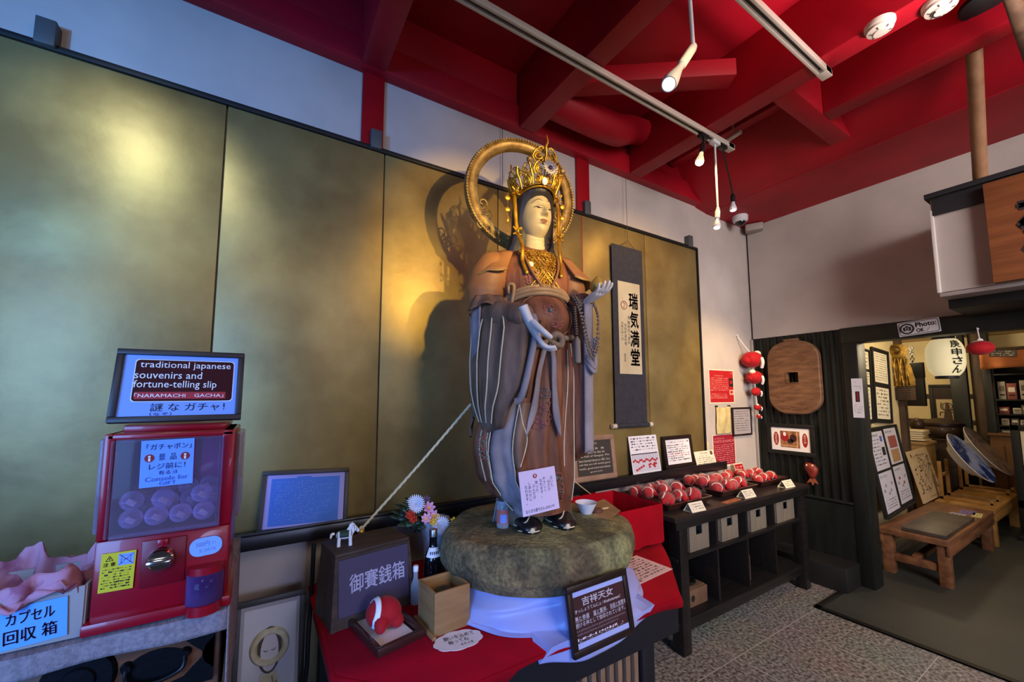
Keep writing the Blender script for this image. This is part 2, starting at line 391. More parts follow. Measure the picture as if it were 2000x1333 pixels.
# ------------------------------------------------------------------ gold leaf screen
def gold_mat(name='gold_leaf', dark=0):
    m = bpy.data.materials.new(name); m.use_nodes = True; nt = m.node_tree; N = nt.nodes.new; L = nt.links.new; b = nt.nodes['Principled BSDF']
    tc = N('ShaderNodeTexCoord')
    n1 = N('ShaderNodeTexNoise'); n1.inputs['Scale'].default_value = 2.2; n1.inputs['Detail'].default_value = 7; n1.inputs['Roughness'].default_value = .6; L(tc.outputs['Object'], n1.inputs['Vector'])
    n2 = N('ShaderNodeTexNoise'); n2.inputs['Scale'].default_value = 22; n2.inputs['Detail'].default_value = 4; L(tc.outputs['Object'], n2.inputs['Vector'])
    r = N('ShaderNodeValToRGB'); e = r.color_ramp.elements; e[0].position = .38; e[0].color = lin('#826e44'); e[1].position = .64; e[1].color = lin('#a08c58'); L(n1.outputs['Fac'], r.inputs['Fac'])
    L(r.outputs['Color'], b.inputs['Base Color'])
    mr = N('ShaderNodeMapRange'); mr.inputs['To Min'].default_value = .36; mr.inputs['To Max'].default_value = .55; L(n1.outputs['Fac'], mr.inputs['Value']); L(mr.outputs['Result'], b.inputs['Roughness'])
    b.inputs['Metallic'].default_value = .5
    ad = N('ShaderNodeMath'); ad.operation = 'ADD'; L(n1.outputs['Fac'], ad.inputs[0]); ms = N('ShaderNodeMath'); ms.operation = 'MULTIPLY'; ms.inputs[1].default_value = .12; L(n2.outputs['Fac'], ms.inputs[0]); L(ms.outputs[0], ad.inputs[1])
    bp = N('ShaderNodeBump'); bp.inputs['Strength'].default_value = .3; bp.inputs['Distance'].default_value = .012; L(ad.outputs[0], bp.inputs['Height']); L(bp.outputs['Normal'], b.inputs['Normal'])
    return m
M_gold = gold_mat()
scr = thing('gold_screen', 'long gold leaf folding screen along the white wall behind the statue', 'folding screen', (1.2, WY+.01, .93))
xs = [-2.21, -1.54, -.865, -.191, .496, 1.19, 1.878, 2.537, 3.215]
for a, b in zip(xs, xs[1:]):
    g = G(); g.M = Matrix.Translation((-1.2, -WY-.01, -.93)); g.box(((a+b)/2, WY+.01, 1.85), (b-a-.006, .02, 1.85), .003)
    g.build('panel', M_gold, scr)
g = G(); g.M = Matrix.Translation((-1.2, -WY-.01, -.93)); g.box((.5, WY+.004, 2.786), (5.44, .035, .022), .002); g.build('top_rail', M_blackm, scr)
g = G(); g.M = Matrix.Translation((-1.2, -WY-.01, -.93)); g.box((3.226, WY+.006, 1.86), (.014, .032, 1.87), .002); g.build('side_rail', M_blackm, scr)
for x in (-.74, .445, 1.915, 3.11):
    g = G(); g.M = Matrix.Translation((-1.2, -WY-.01, -.93)); g.box((x, WY-.005, 2.83), (.055, .05, .1), .004); g.build('bracket', mat('bracket_grey', '#4a4e50', .5), scr)
# ledge under the screen
g = G(); g.box((.6, WY-.03, .9), (5.6, .1, .058), .004); g.box((.6, WY-.075, .935), (5.6, .012, .012), .002)
tag(g.build('wall_ledge', mat('ledge_black', '#15151a', .35, spec=.6)), 'long black ledge under the gold screen', 'ledge')
# ================================================================== LEFT: chest, vending machine, collecting box
M_linen = mat('grey_linen', '#93868a', .9, col2='#7b6f74', scale=120, stretch=(1, .15, 1), bump=.3, bscale=300)
M_iron = mat('black_iron', '#15171c', .35, .6, bump=.1, bscale=60)
M_tansu = mat('chest_wood', '#6b4128', .4, col2='#4a2a18', scale=7, detail=6, stretch=(1, 1, 5), coat=.3)
CZ, CY0 = 1.004, 1.2
ch = thing('wooden_chest', 'old brown wooden chest with black iron fittings under a linen cloth', 'chest', (-.65, 1.48, 0))
g = GW(ch); g.box((-.65, 1.48, .5), (1.18, .5, .99), .006); g.build('carcass', M_tansu, ch)
for k, (z0, z1) in enumerate(((.835, .965), (.62, .82), (.32, .6))):
    for j, (x0, x1) in enumerate(((-.53, -.068), (-1.05, -.548))):
        g = GW(ch); xm, zm = (x0+x1)/2, (z0+z1)/2
        g.box((xm, 1.226, zm), (x1-x0, .02, z1-z0), .004); dr = g.build('drawer', M_tansu, ch)
        g = GW(ch)
        g.cyl((xm-.02, 1.216, zm+.015), (xm-.02, 1.206, zm+.015), .06, .052, 24)
        for sx in (-1, 1):
            for sz in (-1, 1):
                g.prism([(0, 0), (.1, 0), (.075, .02), (.055, .03), (.035, .055), (.02, .08), (0, .09)] if sx*sz < 0 else [(0, 0), (0, .09), (.02, .08), (.035, .055), (.055, .03), (.075, .02), (.1, 0)], .004)
                for v in g.bm.verts[-14:] if False else []: pass
        g2 = GW(ch); lk = g.bm; g.bm.free()
        g2.cyl((xm, 1.218, zm+.012), (xm, 1.207, zm+.012), .062, .054, 28); g2.cyl((xm, 1.208, zm+.012), (xm, 1.202, zm+.012), .03, .026, 20)
        g2.build('lock_plate', M_iron, dr)
        for s in (-1, 1):
            g3 = GW(ch)
            hx = xm+s*(x1-x0)*.27
            g3.tube(spline([(hx-.05, 1.207, zm+.01), (hx-.045, 1.203, zm-.016), (hx, 1.201, zm-.028), (hx+.045, 1.203, zm-.016), (hx+.05, 1.207, zm+.01)], 5), .0042, 8)
            for q in (-1, 1): g3.cyl((hx+q*.05, 1.218, zm+.012), (hx+q*.05, 1.204, zm+.012), .013, .008, 14)
            g3.loft([[(hx+.055*math.cos(2*PI*i/24), yy, zm-.002+.036*math.sin(2*PI*i/24)) for i in range(24)] for yy in (1.217, 1.213)])
            g3.build('drawer_pull', M_iron, dr)
            g4 = GW(ch)
            ex = x1-.002 if s > 0 else x0+.002
            for sz in (-1, 1):
                ez = zm+sz*((z1-z0)/2-.002)
                pts = [(0, 0), (-.1, 0), (-.08, .018), (-.055, .024), (-.04, .04), (-.024, .055), (-.018, .08), (0, .1)]
                g4.loft([[(ex+(px if s > 0 else -px), yy, ez-sz*pz) for px, pz in pts] for yy in (1.2165, 1.2115)])
            g4.build('corner_iron', M_iron, dr)
# linen cloth laid over the chest with a hanging front and right edge
def linen_pt(u, v):
    x = lerp(-1.26, -.046, u)
    if v < .6: y = lerp(1.74, 1.196, v/.6); z = CZ-.004+.001*math.sin(40*x)
    else: y = 1.196-.004-.003*math.sin(x*30); z = lerp(CZ-.004, CZ-.052+.003*math.sin(x*17), (v-.6)/.4)
    return (x, y, z)
g = G(); g.grid(linen_pt, 60, 14)
g.grid(lambda u, v: (-.046+.004*v+.002*math.sin(u*20), lerp(1.19, 1.74, u), lerp(CZ-.004, CZ-.30-.03*u, v)), 20, 10)
tag(g.build('linen_cloth', M_linen, solid=.003), 'grey linen cloth spread over the old wooden chest', 'cloth')
# ---- capsule vending machine
M_mred = mat('glossy_red_plastic', '#93001a', .33, coat=.25)
M_mred2 = mat('dark_red_plastic', '#760016', .35)
M_clear = clearmat('clear_plastic', '#e8dcf2', .06, .05, .4)
M_pane = clearmat('hazy_clear_plastic', '#d9cbe6', .12, .16)
M_pink = mat('magenta_inside', '#c8267c', .5)
M_bluelit = mat('blue_lit_paper', '#86aaf0', .75)  # blue light falling on the paper is put into its colour
M_yel = mat('yellow_sticker', '#d6c41c', .5)
FY = 1.2
mx0, mx1, mz0, mz1 = -.287, -.054, CZ, 1.416
gm = thing('capsule_machine', 'red capsule vending machine with chrome dial standing on the linen covered chest', 'vending machine', ((mx0+mx1)/2, FY+.12, CZ))
BW, bc = mx1-mx0, (mx0+mx1)/2
def fx(px, py, y=FY): return ony(px, py, y)
# window opening
wa, wb = fx(222, 862), fx(424, 1026); wx0, wx1, wz0, wz1 = wa.x+.002, wb.x-.001, wb.z+.004, wa.z
g = GW(gm)
g.box((bc, FY+.12, CZ+.012), (BW+.022, .262, .024), .004)
lowz = wz0-.006
g.box((bc, FY+.12, (CZ+.02+lowz)/2), (BW+.004, .24, lowz-CZ-.02), .006)
g.box((wx0/2+mx0/2-.001, FY+.12, (lowz+mz1)/2), (wx0-mx0+.002, .24, mz1-lowz), .004); g.box((wx1/2+mx1/2+.001, FY+.12, (lowz+mz1)/2), (mx1-wx1+.002, .24, mz1-lowz), .004)
g.box((bc, FY+.12, (wz1+mz1)/2), (BW, .24, mz1-wz1), .005); g.box((bc, FY+.135, mz1+.008), (BW-.035, .19, .018), .006)
g.build('body', M_mred, gm)
g = GW(gm); g.box((bc, FY+.2, (lowz+wz1)/2), (wx1-wx0+.01, .01, wz1-lowz)); g.box((bc+.01, FY+.19, (lowz+wz1)/2), (.03, .02, wz1-lowz)); g.build('back_panel', M_pink, gm)
g = GW(gm)
for c, d in (((bc, FY-.012, (wz0+wz1)/2), (wx1-wx0, .004, wz1-wz0)), ((bc, FY-.003, wz1), (wx1-wx0, .022, .005)), ((bc, FY-.003, wz0), (wx1-wx0, .022, .005)), ((wx0, FY-.003, (wz0+wz1)/2), (.005, .022, wz1-wz0)), ((wx1, FY-.003, (wz0+wz1)/2), (.005, .022, wz1-wz0))): g.box(c, d, .0012)
g.build('window', M_clear, gm)
for s, xx in ((-1, mx0-.009), (1, mx1+.008)):
    g = GW(gm); g.box((xx, FY+.12, (wz0+wz1)/2+.002), (.016, .17, wz1-wz0+.002), .004); g.build('side_window', M_pane, gm)
def fp(px, py): p = fx(px, py); return p.x, p.z
g = GW(gm); x0, z0 = fp(272, 1150); x1, z1 = fp(366, 1045); g.box(((x0+x1)/2, FY-.002, (z0+z1)/2), (x1-x0, .006, z1-z0), .002); g.build('dial_plate', M_mred2, gm)
g = GW(gm); dxx, dzz = fp(316, 1090)
g.cyl((dxx, FY-.004, dzz), (dxx, FY-.016, dzz), .026, .024, 32); g.cyl((dxx, FY-.016, dzz), (dxx, FY-.019, dzz), .023, .02, 32)
g.box((dxx, FY-.026, dzz-.001), (.044, .016, .011), .004); g.build('dial', M_chrome, gm)
g = GW(gm); x_, z_ = fp(320, 1058); g.box((x_, FY-.006, z_), (.02, .01, .016), .003); g.box((x_, FY-.0115, z_), (.003, .002, .01)); g.build('coin_slot', M_mred, gm)
# delivery chute
g = GW(gm); x0, z0 = fp(360, 1205); x1, z1 = fp(440, 1092)
cxx = (x0+x1)/2; hw = (x1-x0)/2
def arc(y0, dep, n=10, k=1.0): return [(cxx-hw*k*math.cos(PI*i/n), y0-dep*math.sin(PI*i/n)**.8) for i in range(n+1)]
poly = arc(FY, .042); g.M = gm.matrix_basis.inverted(); g.prism(poly, .022, CZ+.001); g.build('chute_base', M_mred, gm); g = GW(gm); g.prism(arc(FY, .036), .016, z1-.018); g.build('chute_hood', M_mred, gm)
g = GW(gm); a = arc(FY, .036); g.loft([[(p[0], p[1], z) for p in a] for z in (CZ+.023, z1-.018)], close=False, caps=False); g.build('chute_flap', clearmat('violet_clear_plastic', '#b98ad6', .08, .06, .3), gm, solid=.002)
g = GW(gm); g.box((cxx, FY-.001, (CZ+z1)/2), (hw*1.8, .004, z1-CZ-.05), .001); g.build('chute_opening', mat('dark_plum', '#33102c', .6), gm)
# stickers
Qy, wy_, hy_ = quad_y((190, 1161), (259, 1149), (197, 1084), FY-.0035)
def in_gm(M): return gm.matrix_basis.inverted() @ M
g = G(); g.M = in_gm(Qy); g.box((wy_/2, .0005, hy_/2), (wy_, .001, hy_))
g.m = 1; w, h = wy_, hy_
for i in range(3):
    a = 2*PI*i/3+PI/2; b = a+2*PI/3; cx_, cz_, r_ = w*.24, h*.84, w*.12
    g.tube([(cx_+r_*math.cos(a), -.0006, cz_+r_*math.sin(a)), (cx_+r_*math.cos(b), -.0006, cz_+r_*math.sin(b))], .0005, 4)
textfit(g, '!', w*.225, w*.255, h*.8, h*.88); textfit(g, '注 意', w*.08, w*.42, h*.66, h*.76, bold=.01)
rect(g, w*.5, w*.95, h*.65, h*.95, -.0008, 2); g.m = 3
for a in ((.52, .67, .93, .94), (.52, .94, .93, .67)): g.tube([(w*a[0], -.0012, h*a[1]), (w*a[2], -.0012, h*a[3])], .0005, 4)
for a, b in (((.58, .7), (.86, .7)), ((.86, .7), (.86, .9)), ((.86, .9), (.58, .9)), ((.58, .9), (.58, .7)), ((.58, .8), (.86, .8))): g.tube([(w*a[0], -.0011, h*a[1]), (w*b[0], -.0011, h*b[1])], .0003, 4)
for i in range(8): g.dashes(w*.07, w*.93, h*(.58-.068*i), h*.045, -.0008, mi=1)
M_purple = mat('purple_ink', '#4a1a6a', .6)
g.build('warning_sticker', [M_yel, M_ink, M_bluelit, M_purple], gm, smooth=0)
Qy, w, h = quad_y((275, 1143), (350, 1128), (275, 1127), FY-.0035)
g = G(); g.M = in_gm(Qy); g.box((w/2, .0005, h/2), (w, .001, h)); rect(g, w*.03, w*.42, h*.1, h*.9, -.0007, 1); textfit(g, '500円', w*.06, w*.39, h*.22, h*.8, bold=.01, mi=2)
g.dashes(w*.5, w*.95, h*.74, h*.3, -.0008, mi=1); g.dashes(w*.46, w*.95, h*.46, h*.22, -.0008, mi=1); g.dashes(w*.5, w*.9, h*.2, h*.2, -.0008, mi=1)
g.build('price_sticker', [M_yel, mat('dark_green_ink', '#16231c', .6), mat('pale_lettering', '#e8e8d8', .6)], gm, smooth=0)
Qy, w, h = quad_y((370, 1092), (434, 1078), (370, 1056), FY-.004)
g = G(); g.M = in_gm(Qy); pr = rrect(0, w, 0, h, h*.45); g.face([(x, -.001, z) for x, z in pr])
textfit(g, '500円', w*.2, w*.62, h*.5, h*.78, mi=1); textfit(g, 'すつ', w*.68, w*.8, h*.52, h*.72, mi=1); textfit(g, 'まこみれてね', w*.3, w*.8, h*.2, h*.4, mi=1)
g.build('price_note', [M_bluelit, mat('blue_pen', '#5a6aa0', .7)], gm, smooth=0)
Qy, w, h = quad_y((271, 955), (376, 944), (278, 862), FY-.0165)
M_navy = mat('navy_pen', '#1a2450', .7); M_badge = mat('badge_red', '#8c1220', .6)
g = G(); g.M = in_gm(Qy); g.box((w/2, .0005, h/2), (w, .001, h))
textfit(g, '「ガチャポン」', w*.1, w*.94, h*.79, h*.92, mi=1)
for k in (.16, .83):
    disc(g, w*k, h*.62, w*.09, h*.085, -.0008, 2); disc(g, w*k, h*.655, w*.025, h*.022, -.0013, 3); rect(g, w*(k-.02), w*(k+.02), h*.555, h*.625, -.0013, 3)
textfit(g, '景  品', w*.33, w*.66, h*.56, h*.7, mi=1); textfit(g, 'レジ前に！', w*.16, w*.84, h*.37, h*.5, mi=1); textfit(g, '有るヨ', w*.34, w*.68, h*.25, h*.34, mi=1)
textfit(g, 'Console for', w*.1, w*.9, h*.12, h*.22, mi=4); textfit(g, 'GIFT', w*.36, w*.68, h*.03, h*.1, mi=4)
g.build('prize_note', [mat('blue_lit_note', '#6f9cf0', .75), M_navy, M_badge, M_paper, mat('blue_pen2', '#4560b0', .7)], gm, smooth=0)  # note paper coloured with the blue light that falls on it
# capsules inside
M_caps = clearmat('capsule_plastic', '#fbf8ff', .04, .10, .8)
M_slip = mat('folded_slip', '#d8d2a8', .7)
caps = None; cpos = []
for j in range(3):
    for i in range(4):
        cpos.append((wx0+.03+i*.044+(.012 if j % 2 else 0), FY+.032+.05*(j % 3), wz0+.026+.022*(j)+.006*R_.random()))
cpos += [(wx0+.03, FY+.03, wz0+.068), (wx0+.085, FY+.028, wz0+.067), (wx1-.035, FY+.03, wz0+.07)]
where = ['at the front left', 'at the front, second from left', 'at the front, third from left', 'at the front right', 'in the middle row left', 'in the middle row, second', 'in the middle row, third', 'in the middle row right', 'at the back left', 'at the back, second', 'at the back, third', 'at the back right', 'on top at the left', 'on top in the centre', 'on top at the right']
for k, p in enumerate(cpos):
    lab = 'clear round prize capsule holding a folded slip inside the red machine'
    if caps is None:
        caps = thing('prize_capsule', lab, 'capsule', p, group='prize capsules in the red machine')
        g = G(); g.ball((0, 0, 0), .0215, 20); g.torus((0, 0, 0), .0215, .0012, 'z', 24, 6); g.build('shell', M_caps, caps)
        g = G(); g.box((0, -.004, -.004), (.018, .003, .012), .0008, rot=Matrix.Rotation(.6, 3, 'Y')); g.build('slip', M_slip, caps)
    else:
        c = dup(caps, loc=p, rotz=R_.uniform(-.6, .6))
# framed sign standing on the machine
M_sgn = mat('charcoal_frame', '#2a2528', .45)
M_maroon = mat('maroon_print', '#3a0812', .5, spec=.15); M_wht = mat('white_lettering', '#eceaf0', .6); M_brightred = mat('bright_red_print', '#a8152a', .5)
def wr(g, w, h):
    pr = rrect(w*.1, w*.96, h*.24, h*.92, h*.05); g.m = 3; g.face([(x, -.0004, z) for x, z in rrect(w*.092, w*.968, h*.23, h*.93, h*.05)]); g.m = 1; g.face([(x, -.0008, z) for x, z in pr])
    textfit(g, 'traditional japanese', w*.135, w*.93, h*.76, h*.9, mi=3); textfit(g, 'souvenirs and', w*.1, w*.67, h*.61, h*.73, mi=3); textfit(g, 'fortune-telling slip', w*.1, w*.81, h*.425, h*.58, mi=3)
    rect(g, w*.12, w*.9, h*.275, h*.39, -.0012, 4); textfit(g, '「NARAMACHI　GACHA」', w*.12, w*.88, h*.295, h*.37, y=-.0016, mi=3)
    textfit(g, '謎 な ガチャ！', w*.26, w*.9, h*.075, h*.205, mi=2); textfit(g, '（なぞ）', w*.26, w*.44, h*.01, h*.06, mi=2)
Q = quad_y((207, 828), (470, 820), (228, 682), FY+.03, FY+.075)
M_frlit = mat('blue_lit_sheet', '#7c9ff0', .6)  # sign paper carries the blue light in its base colour
framed('framed_sign', 'dark framed English souvenir sign standing on top of the red machine', 'sign', Q, .0135, .016, M_sgn, M_frlit, wr, (M_maroon, M_ink, M_wht, M_brightred))
# ---- collecting box with pink cloth
bx = thing('collection_box', 'open grey box with a pale blue handwritten label on the linen cloth', 'box', (-.43, 1.29, CZ))
g = GW(bx)
x0, x1, y0, y1, zt = -.56, -.298, 1.205, 1.38, 1.105
for c, d in (((x0/2+x1/2, y0, (CZ+zt)/2), (x1-x0, .006, zt-CZ)), ((x0/2+x1/2, y1, (CZ+zt)/2), (x1-x0, .006, zt-CZ)), ((x0, (y0+y1)/2, (CZ+zt)/2), (.006, y1-y0, zt-CZ)), ((x1, (y0+y1)/2, (CZ+zt)/2), (.006, y1-y0, zt-CZ)), ((x0/2+x1/2, (y0+y1)/2, CZ+.004), (x1-x0, y1-y0, .006))): g.box(c, d, .001)
g.build('box_wall', mat('grey_card', '#a19a98', .8), bx)
Q, w, h = quad_y((0, 1275), (131, 1241), (0, 1194), 1.199)
ux = Q.to_3x3() @ V((1, 0, 0)); Q.translation = Q.translation-ux*.05; w += .05
g = G(); g.M = bx.matrix_basis.inverted() @ Q; g.box((w/2, .0006, h/2), (w, .0012, h))
k0 = .05
textfit(g, 'カプセル', k0+(w-k0)*.07, k0+(w-k0)*.8, h*.58, h*.88, mi=1, bold=.004); textfit(g, '回収 箱', k0+(w-k0)*.04, k0+(w-k0)*.84, h*.12, h*.46, mi=1, bold=.004)
g.build('label', [mat('light_blue_card', '#5fa4f0', .7), mat('magenta_pen', '#9a1470', .6)], bx, smooth=0)
M_pinkcl = mat('pink_print_cloth', '#bb8292', .85, col2='#96566c', scale=14, thr=(.55, .62), bump=.1, bscale=120)
rn = random.Random(3)
def pcl(u, v):
    a = 2*PI*u; cx_, cy_ = -.437, 1.295
    hx, hy = .128+.008*v, .09+.010*v
    k = (abs(math.cos(a))**4+abs(math.sin(a))**4)**-.25
    fold = .008*math.sin(13*a)+.007*math.sin(7*a+2)+.006*math.sin(21*a+v*4)+.012*noise.noise(V((math.cos(a)*4, math.sin(a)*4, v*5)))
    if v < .35: t = v/.35; z = lerp(CZ+.02, zt+.022, t)+.012*math.sin(5*a)*t; s = lerp(.75, .93, t)
    elif v < .5: t = (v-.35)/.15; z = zt+.026+.014*math.sin(5*a)+.008*math.sin(9*a)-.01*t; s = lerp(.93, 1.04, t)
    else:
        t = (v-.5)/.5; z = zt+.014+.014*math.sin(5*a)-t*(.055+.03*math.sin(3*a+1)+(.055 if math.cos(a) > .6 else 0)); s = 1.04+.05*t
    yy = hy*k*math.sin(a)*s
    if math.sin(a) < -.3 and v > .5 and math.cos(a) < .72: z = max(z, zt-.012-.01*math.sin(9*a)); yy = min(yy, 0)
    z += .022*noise.noise(V((math.cos(a)*5, math.sin(a)*5, v*6+2)))*(v > .15)
    return (cx_+(hx*k*math.cos(a))*s+fold*s*math.cos(a)*.8, cy_+yy+fold*s*math.sin(a)*.8, max(z, CZ+.003))
g = G(); g.grid(pcl, 120, 26)
tag(g.build('pink_cloth', M_pinkcl, smooth=80, solid=.002), 'crumpled pink patterned cloth lining the open grey box', 'cloth')
# ---- framed document on the ledge, framed illustration below
M_docblue = mat('blue_tinted_document', '#3f74d8', .7)
def wr(g, w, h):
    rect(g, w*.06, w*.93, h*.04, h*.93, -.0006, 1)
    rect(g, w*.37, w*.55, h*.88, h*.955, -.0012, 1)
    for i in range(20): g.dashes(w*.12, w*(.62+.28*R_.random()), h*(.86-.04*i), h*.022, -.0012, dens=.7, mi=2)
framed('framed_document', 'black framed sheet of fine writing tinted blue, standing on the ledge beside the machine', 'picture', quad_y((500, 1046), (677, 1026), (506, 922), 1.985, 2.035), .018, .018, M_sgn, mat('lilac_mount', '#9a9ae0', .7), wr, (M_docblue, mat('faint_white_ink', '#6f94e0', .7)))
M_illbg = mat('picture_grey', '#cbc8cc', .6); M_ink2 = mat('brown_ink_wash', '#8a6a3e', .7, col2='#c4ac82', scale=30); M_gl = mat('pale_gold_ink', '#b9a980', .6, col2='#cfc6a8', scale=30)
def wr(g, w, h):
    rect(g, w*.06, w*.94, h*.04, h*.97, -.0006, 1)
    cx_, cz_ = w*.5, h*.68
    g.m = 2; g.M = g.M @ Matrix.Translation((0, -.002, 0))
    g.torus((cx_, 0, cz_+h*.02), w*.27, w*.07, 'y', 30, 6)
    disc(g, cx_, cz_, w*.2, h*.155, -.004, 3); disc(g, cx_, cz_-h*.01, w*.15, h*.13, -.0055, 4)
    g.m = 5
    for s in (-1, 1): g.tube([(cx_+s*w*.03, -.007, cz_+h*.0), (cx_+s*w*.06, -.007, cz_-h*.006), (cx_+s*w*.1, -.007, cz_+h*.004)], .0012, 4)
    g.tube([(cx_-w*.02, -.007, cz_-h*.075), (cx_+w*.02, -.007, cz_-h*.075)], .0015, 4)
    g.m = 2; g.face([(cx_-w*.14, -.003, cz_-h*.15), (cx_+w*.14, -.003, cz_-h*.15), (cx_+w*.26, -.003, cz_-h*.4), (cx_+w*.3, -.003, h*.04), (cx_-w*.34, -.003, h*.04), (cx_-w*.22, -.003, cz_-h*.4)])
    g.m = 6
    for k in range(14):
        x = cx_+w*R_.uniform(-.22, .22); g.tube(spline([(x, -.005, cz_-h*.15-h*R_.uniform(0, .2)), (x+w*R_.uniform(-.06, .06), -.005, cz_-h*.3), (x+w*R_.uniform(-.1, .1), -.005, h*.06)], 4), .0018, 4)
a = ony(457, 1205, 1.93); b_ = ony(598, 1172, 1.93)
tl = V((a.x, 1.95, .688)); tr = V((b_.x, 1.95, .688)); bl = V((a.x, 1.88, .11)); br = V((b_.x, 1.88, .11))
ill = framed('framed_picture', 'framed drawing of a haloed figure leaning against the wall below the ledge', 'picture', frame_of(bl, br, tl), .022, .018, mat('slate_frame', '#3a3838', .5), mat('grey_mount', '#a5a2a4', .7), wr, (M_illbg, M_gl, mat('dark_hair_ink', '#4a4038', .7), mat('pale_face', '#cfc6c4', .7), M_ink, M_ink2))
g = G(); g.box(((a.x+b_.x)/2, 1.88, .055), (b_.x-a.x+.06, .2, .108), .004); tag(g.build('black_plinth', M_blackm), 'low black plinth on the floor under the framed drawing', 'plinth')
# electric cable hanging beside the display table
g = G(); g.tube(spline([(.215, 1.93, .87), (.21, 1.9, .7), (.2, 1.86, .55), (.195, 1.84, .4), (.17, 1.85, .25), (.12, 1.87, .14)], 8), .009, 10)
tag(g.build('power_cable', mat('cable_navy', '#12151f', .45)), 'thick dark cable hanging beside the left edge of the red cloth', 'cable')
# ================================================================== DISPLAY TABLE and what stands on it
TZ = .68
M_cloth = mat('red_felt', '#9e0018', .95, col2='#8a0014', scale=5, spec=.2, bump=.08, bscale=200)
M_navyb = mat('blue_black_paint', '#14161f', .5)
M_slat = mat('slat_wood', '#7d5f48', .55, col2='#94775c', scale=6, stretch=(8, 8, 1))
TP = [(.22, 1.99), (.22, 1.325), (.46, 1.088), (1.49, 1.088), (1.86, 1.44), (1.93, 1.52), (1.93, 1.99)]
tb = thing('display_table', 'black display table with slatted front under a red cloth, carrying the statue', 'table', (1.05, 1.5, 0))
def inset(P, k, cx=1.05, cy=1.55): return [(cx+(x-cx)*(1-k), cy+(y-cy)*(1-k)) for x, y in P]
g = GW(tb); g.prism(inset(TP, .012), .13, TZ-.135); g.build('tabletop', M_navyb, tb)
g = GW(tb)
for c, d in (((1.325, 1.15, .275), (.07, .07, .55)), ((.42, 1.15, .275), (.07, .07, .55)), ((.28, 1.9, .275), (.07, .07, .55)), ((1.6, 1.9, .275), (.07, .07, .55))): 
    gg = GW(tb); gg.box(c, d, .004); gg.build('leg', M_navyb, tb)
g.bm.free()
g = GW(tb); g.box((.87, 1.6, .27), (.8, .8, .5), .004); g.build('cabinet', M_navyb, tb)
g = GW(tb)
g.box((.87, 1.145, .535), (.83, .02, .018), .002); g.box((.87, 1.145, .03), (.83, .02, .03), .002)
for k in range(19):
    x = .462+.83*(k+.5)/19; g.box((x, 1.14, .28), (.022, .024, .5), .002)
g.box((.87, 1.165, .28), (.83, .006, .5)); g.build('slat_panel', M_slat, tb)
# red cloth lying on top, with a short uneven hem
def hem(P, drop):
    out = []; n = len(P)
    for i in range(n-1):
        a, b = V((*P[i], 0)), V((*P[i+1], 0)); k = max(2, int((b-a).length/.04))
        for j in range(k): out.append(a.lerp(b, j/k))
    out.append(V((*P[-1], 0))); return out
hp = hem(TP, 0); cen = V((1.05, 1.6, 0))
g = G(); top = [V((p.x, p.y, TZ+.001)) for p in hp]
rim = [V((p.x+(p.x-cen.x)*.004, p.y+(p.y-cen.y)*.006, TZ-.002)) for p in hp]
def dropz(p):
    return TZ-.012-.004*math.sin(p.x*22)-(.055 if p.x > 1.55 else .03*max(0, (p.x-1.2)/.35))-(.02 if .3 < p.x < .7 and p.y < 1.3 else 0)
low = [V((p.x+(p.x-cen.x)*(.02 if p.x < 1.5 else .05), p.y+(p.y-cen.y)*.012, dropz(p))) for p in hp]
g.loft([low, rim, top], close=False, caps=False)
g.face(top)
tag(g.build('red_cloth', M_cloth, solid=.002), 'plain red cloth spread over the display table', 'cloth')
# ---- stone and the white satin round its foot
SX, SY, SZ = 1.10, 1.49, .95
M_rock = mat('mossy_stone', '#6a6a58', .95, col2='#aaa680', scale=9, detail=12, bump=1, bscale=60, thr=(.40, .62))
def rock_nodes(m):
    nt = m.node_tree; N = nt.nodes.new; L = nt.links.new; b = nt.nodes['Principled BSDF']; src = b.inputs['Base Color'].links[0].from_socket
    tc = N('ShaderNodeTexCoord'); n1 = N('ShaderNodeTexNoise'); n1.inputs['Scale'].default_value = 2.2; n1.inputs['Detail'].default_value = 2; L(tc.outputs['Object'], n1.inputs['Vector'])
    r1 = N('ShaderNodeValToRGB'); r1.color_ramp.elements[0].position = .4; r1.color_ramp.elements[1].position = .62; r1.color_ramp.elements[0].color = lin('#e4f0d4'); r1.color_ramp.elements[1].color = lin('#e0b898'); L(n1.outputs['Fac'], r1.inputs['Fac'])
    m1 = N('ShaderNodeMix'); m1.data_type = 'RGBA'; m1.blend_type = 'MULTIPLY'; m1.inputs['Factor'].default_value = .8; L(src, m1.inputs['A']); L(r1.outputs['Color'], m1.inputs['B'])
    n2 = N('ShaderNodeTexNoise'); n2.inputs['Scale'].default_value = 75; n2.inputs['Detail'].default_value = 6; L(tc.outputs['Object'], n2.inputs['Vector'])
    r2 = N('ShaderNodeValToRGB'); r2.color_ramp.elements[0].position = .36; r2.color_ramp.elements[1].position = .6; r2.color_ramp.elements[0].color = (.25, .25, .25, 1); r2.color_ramp.elements[1].color = (1, 1, 1, 1); L(n2.outputs['Fac'], r2.inputs['Fac'])
    m2 = N('ShaderNodeMix'); m2.data_type = 'RGBA'; m2.blend_type = 'MULTIPLY'; m2.inputs['Factor'].default_value = .6; L(m1.outputs['Result'], m2.inputs['A']); L(r2.outputs['Color'], m2.inputs['B']); L(m2.outputs['Result'], b.inputs['Base Color'])
rock_nodes(M_rock)
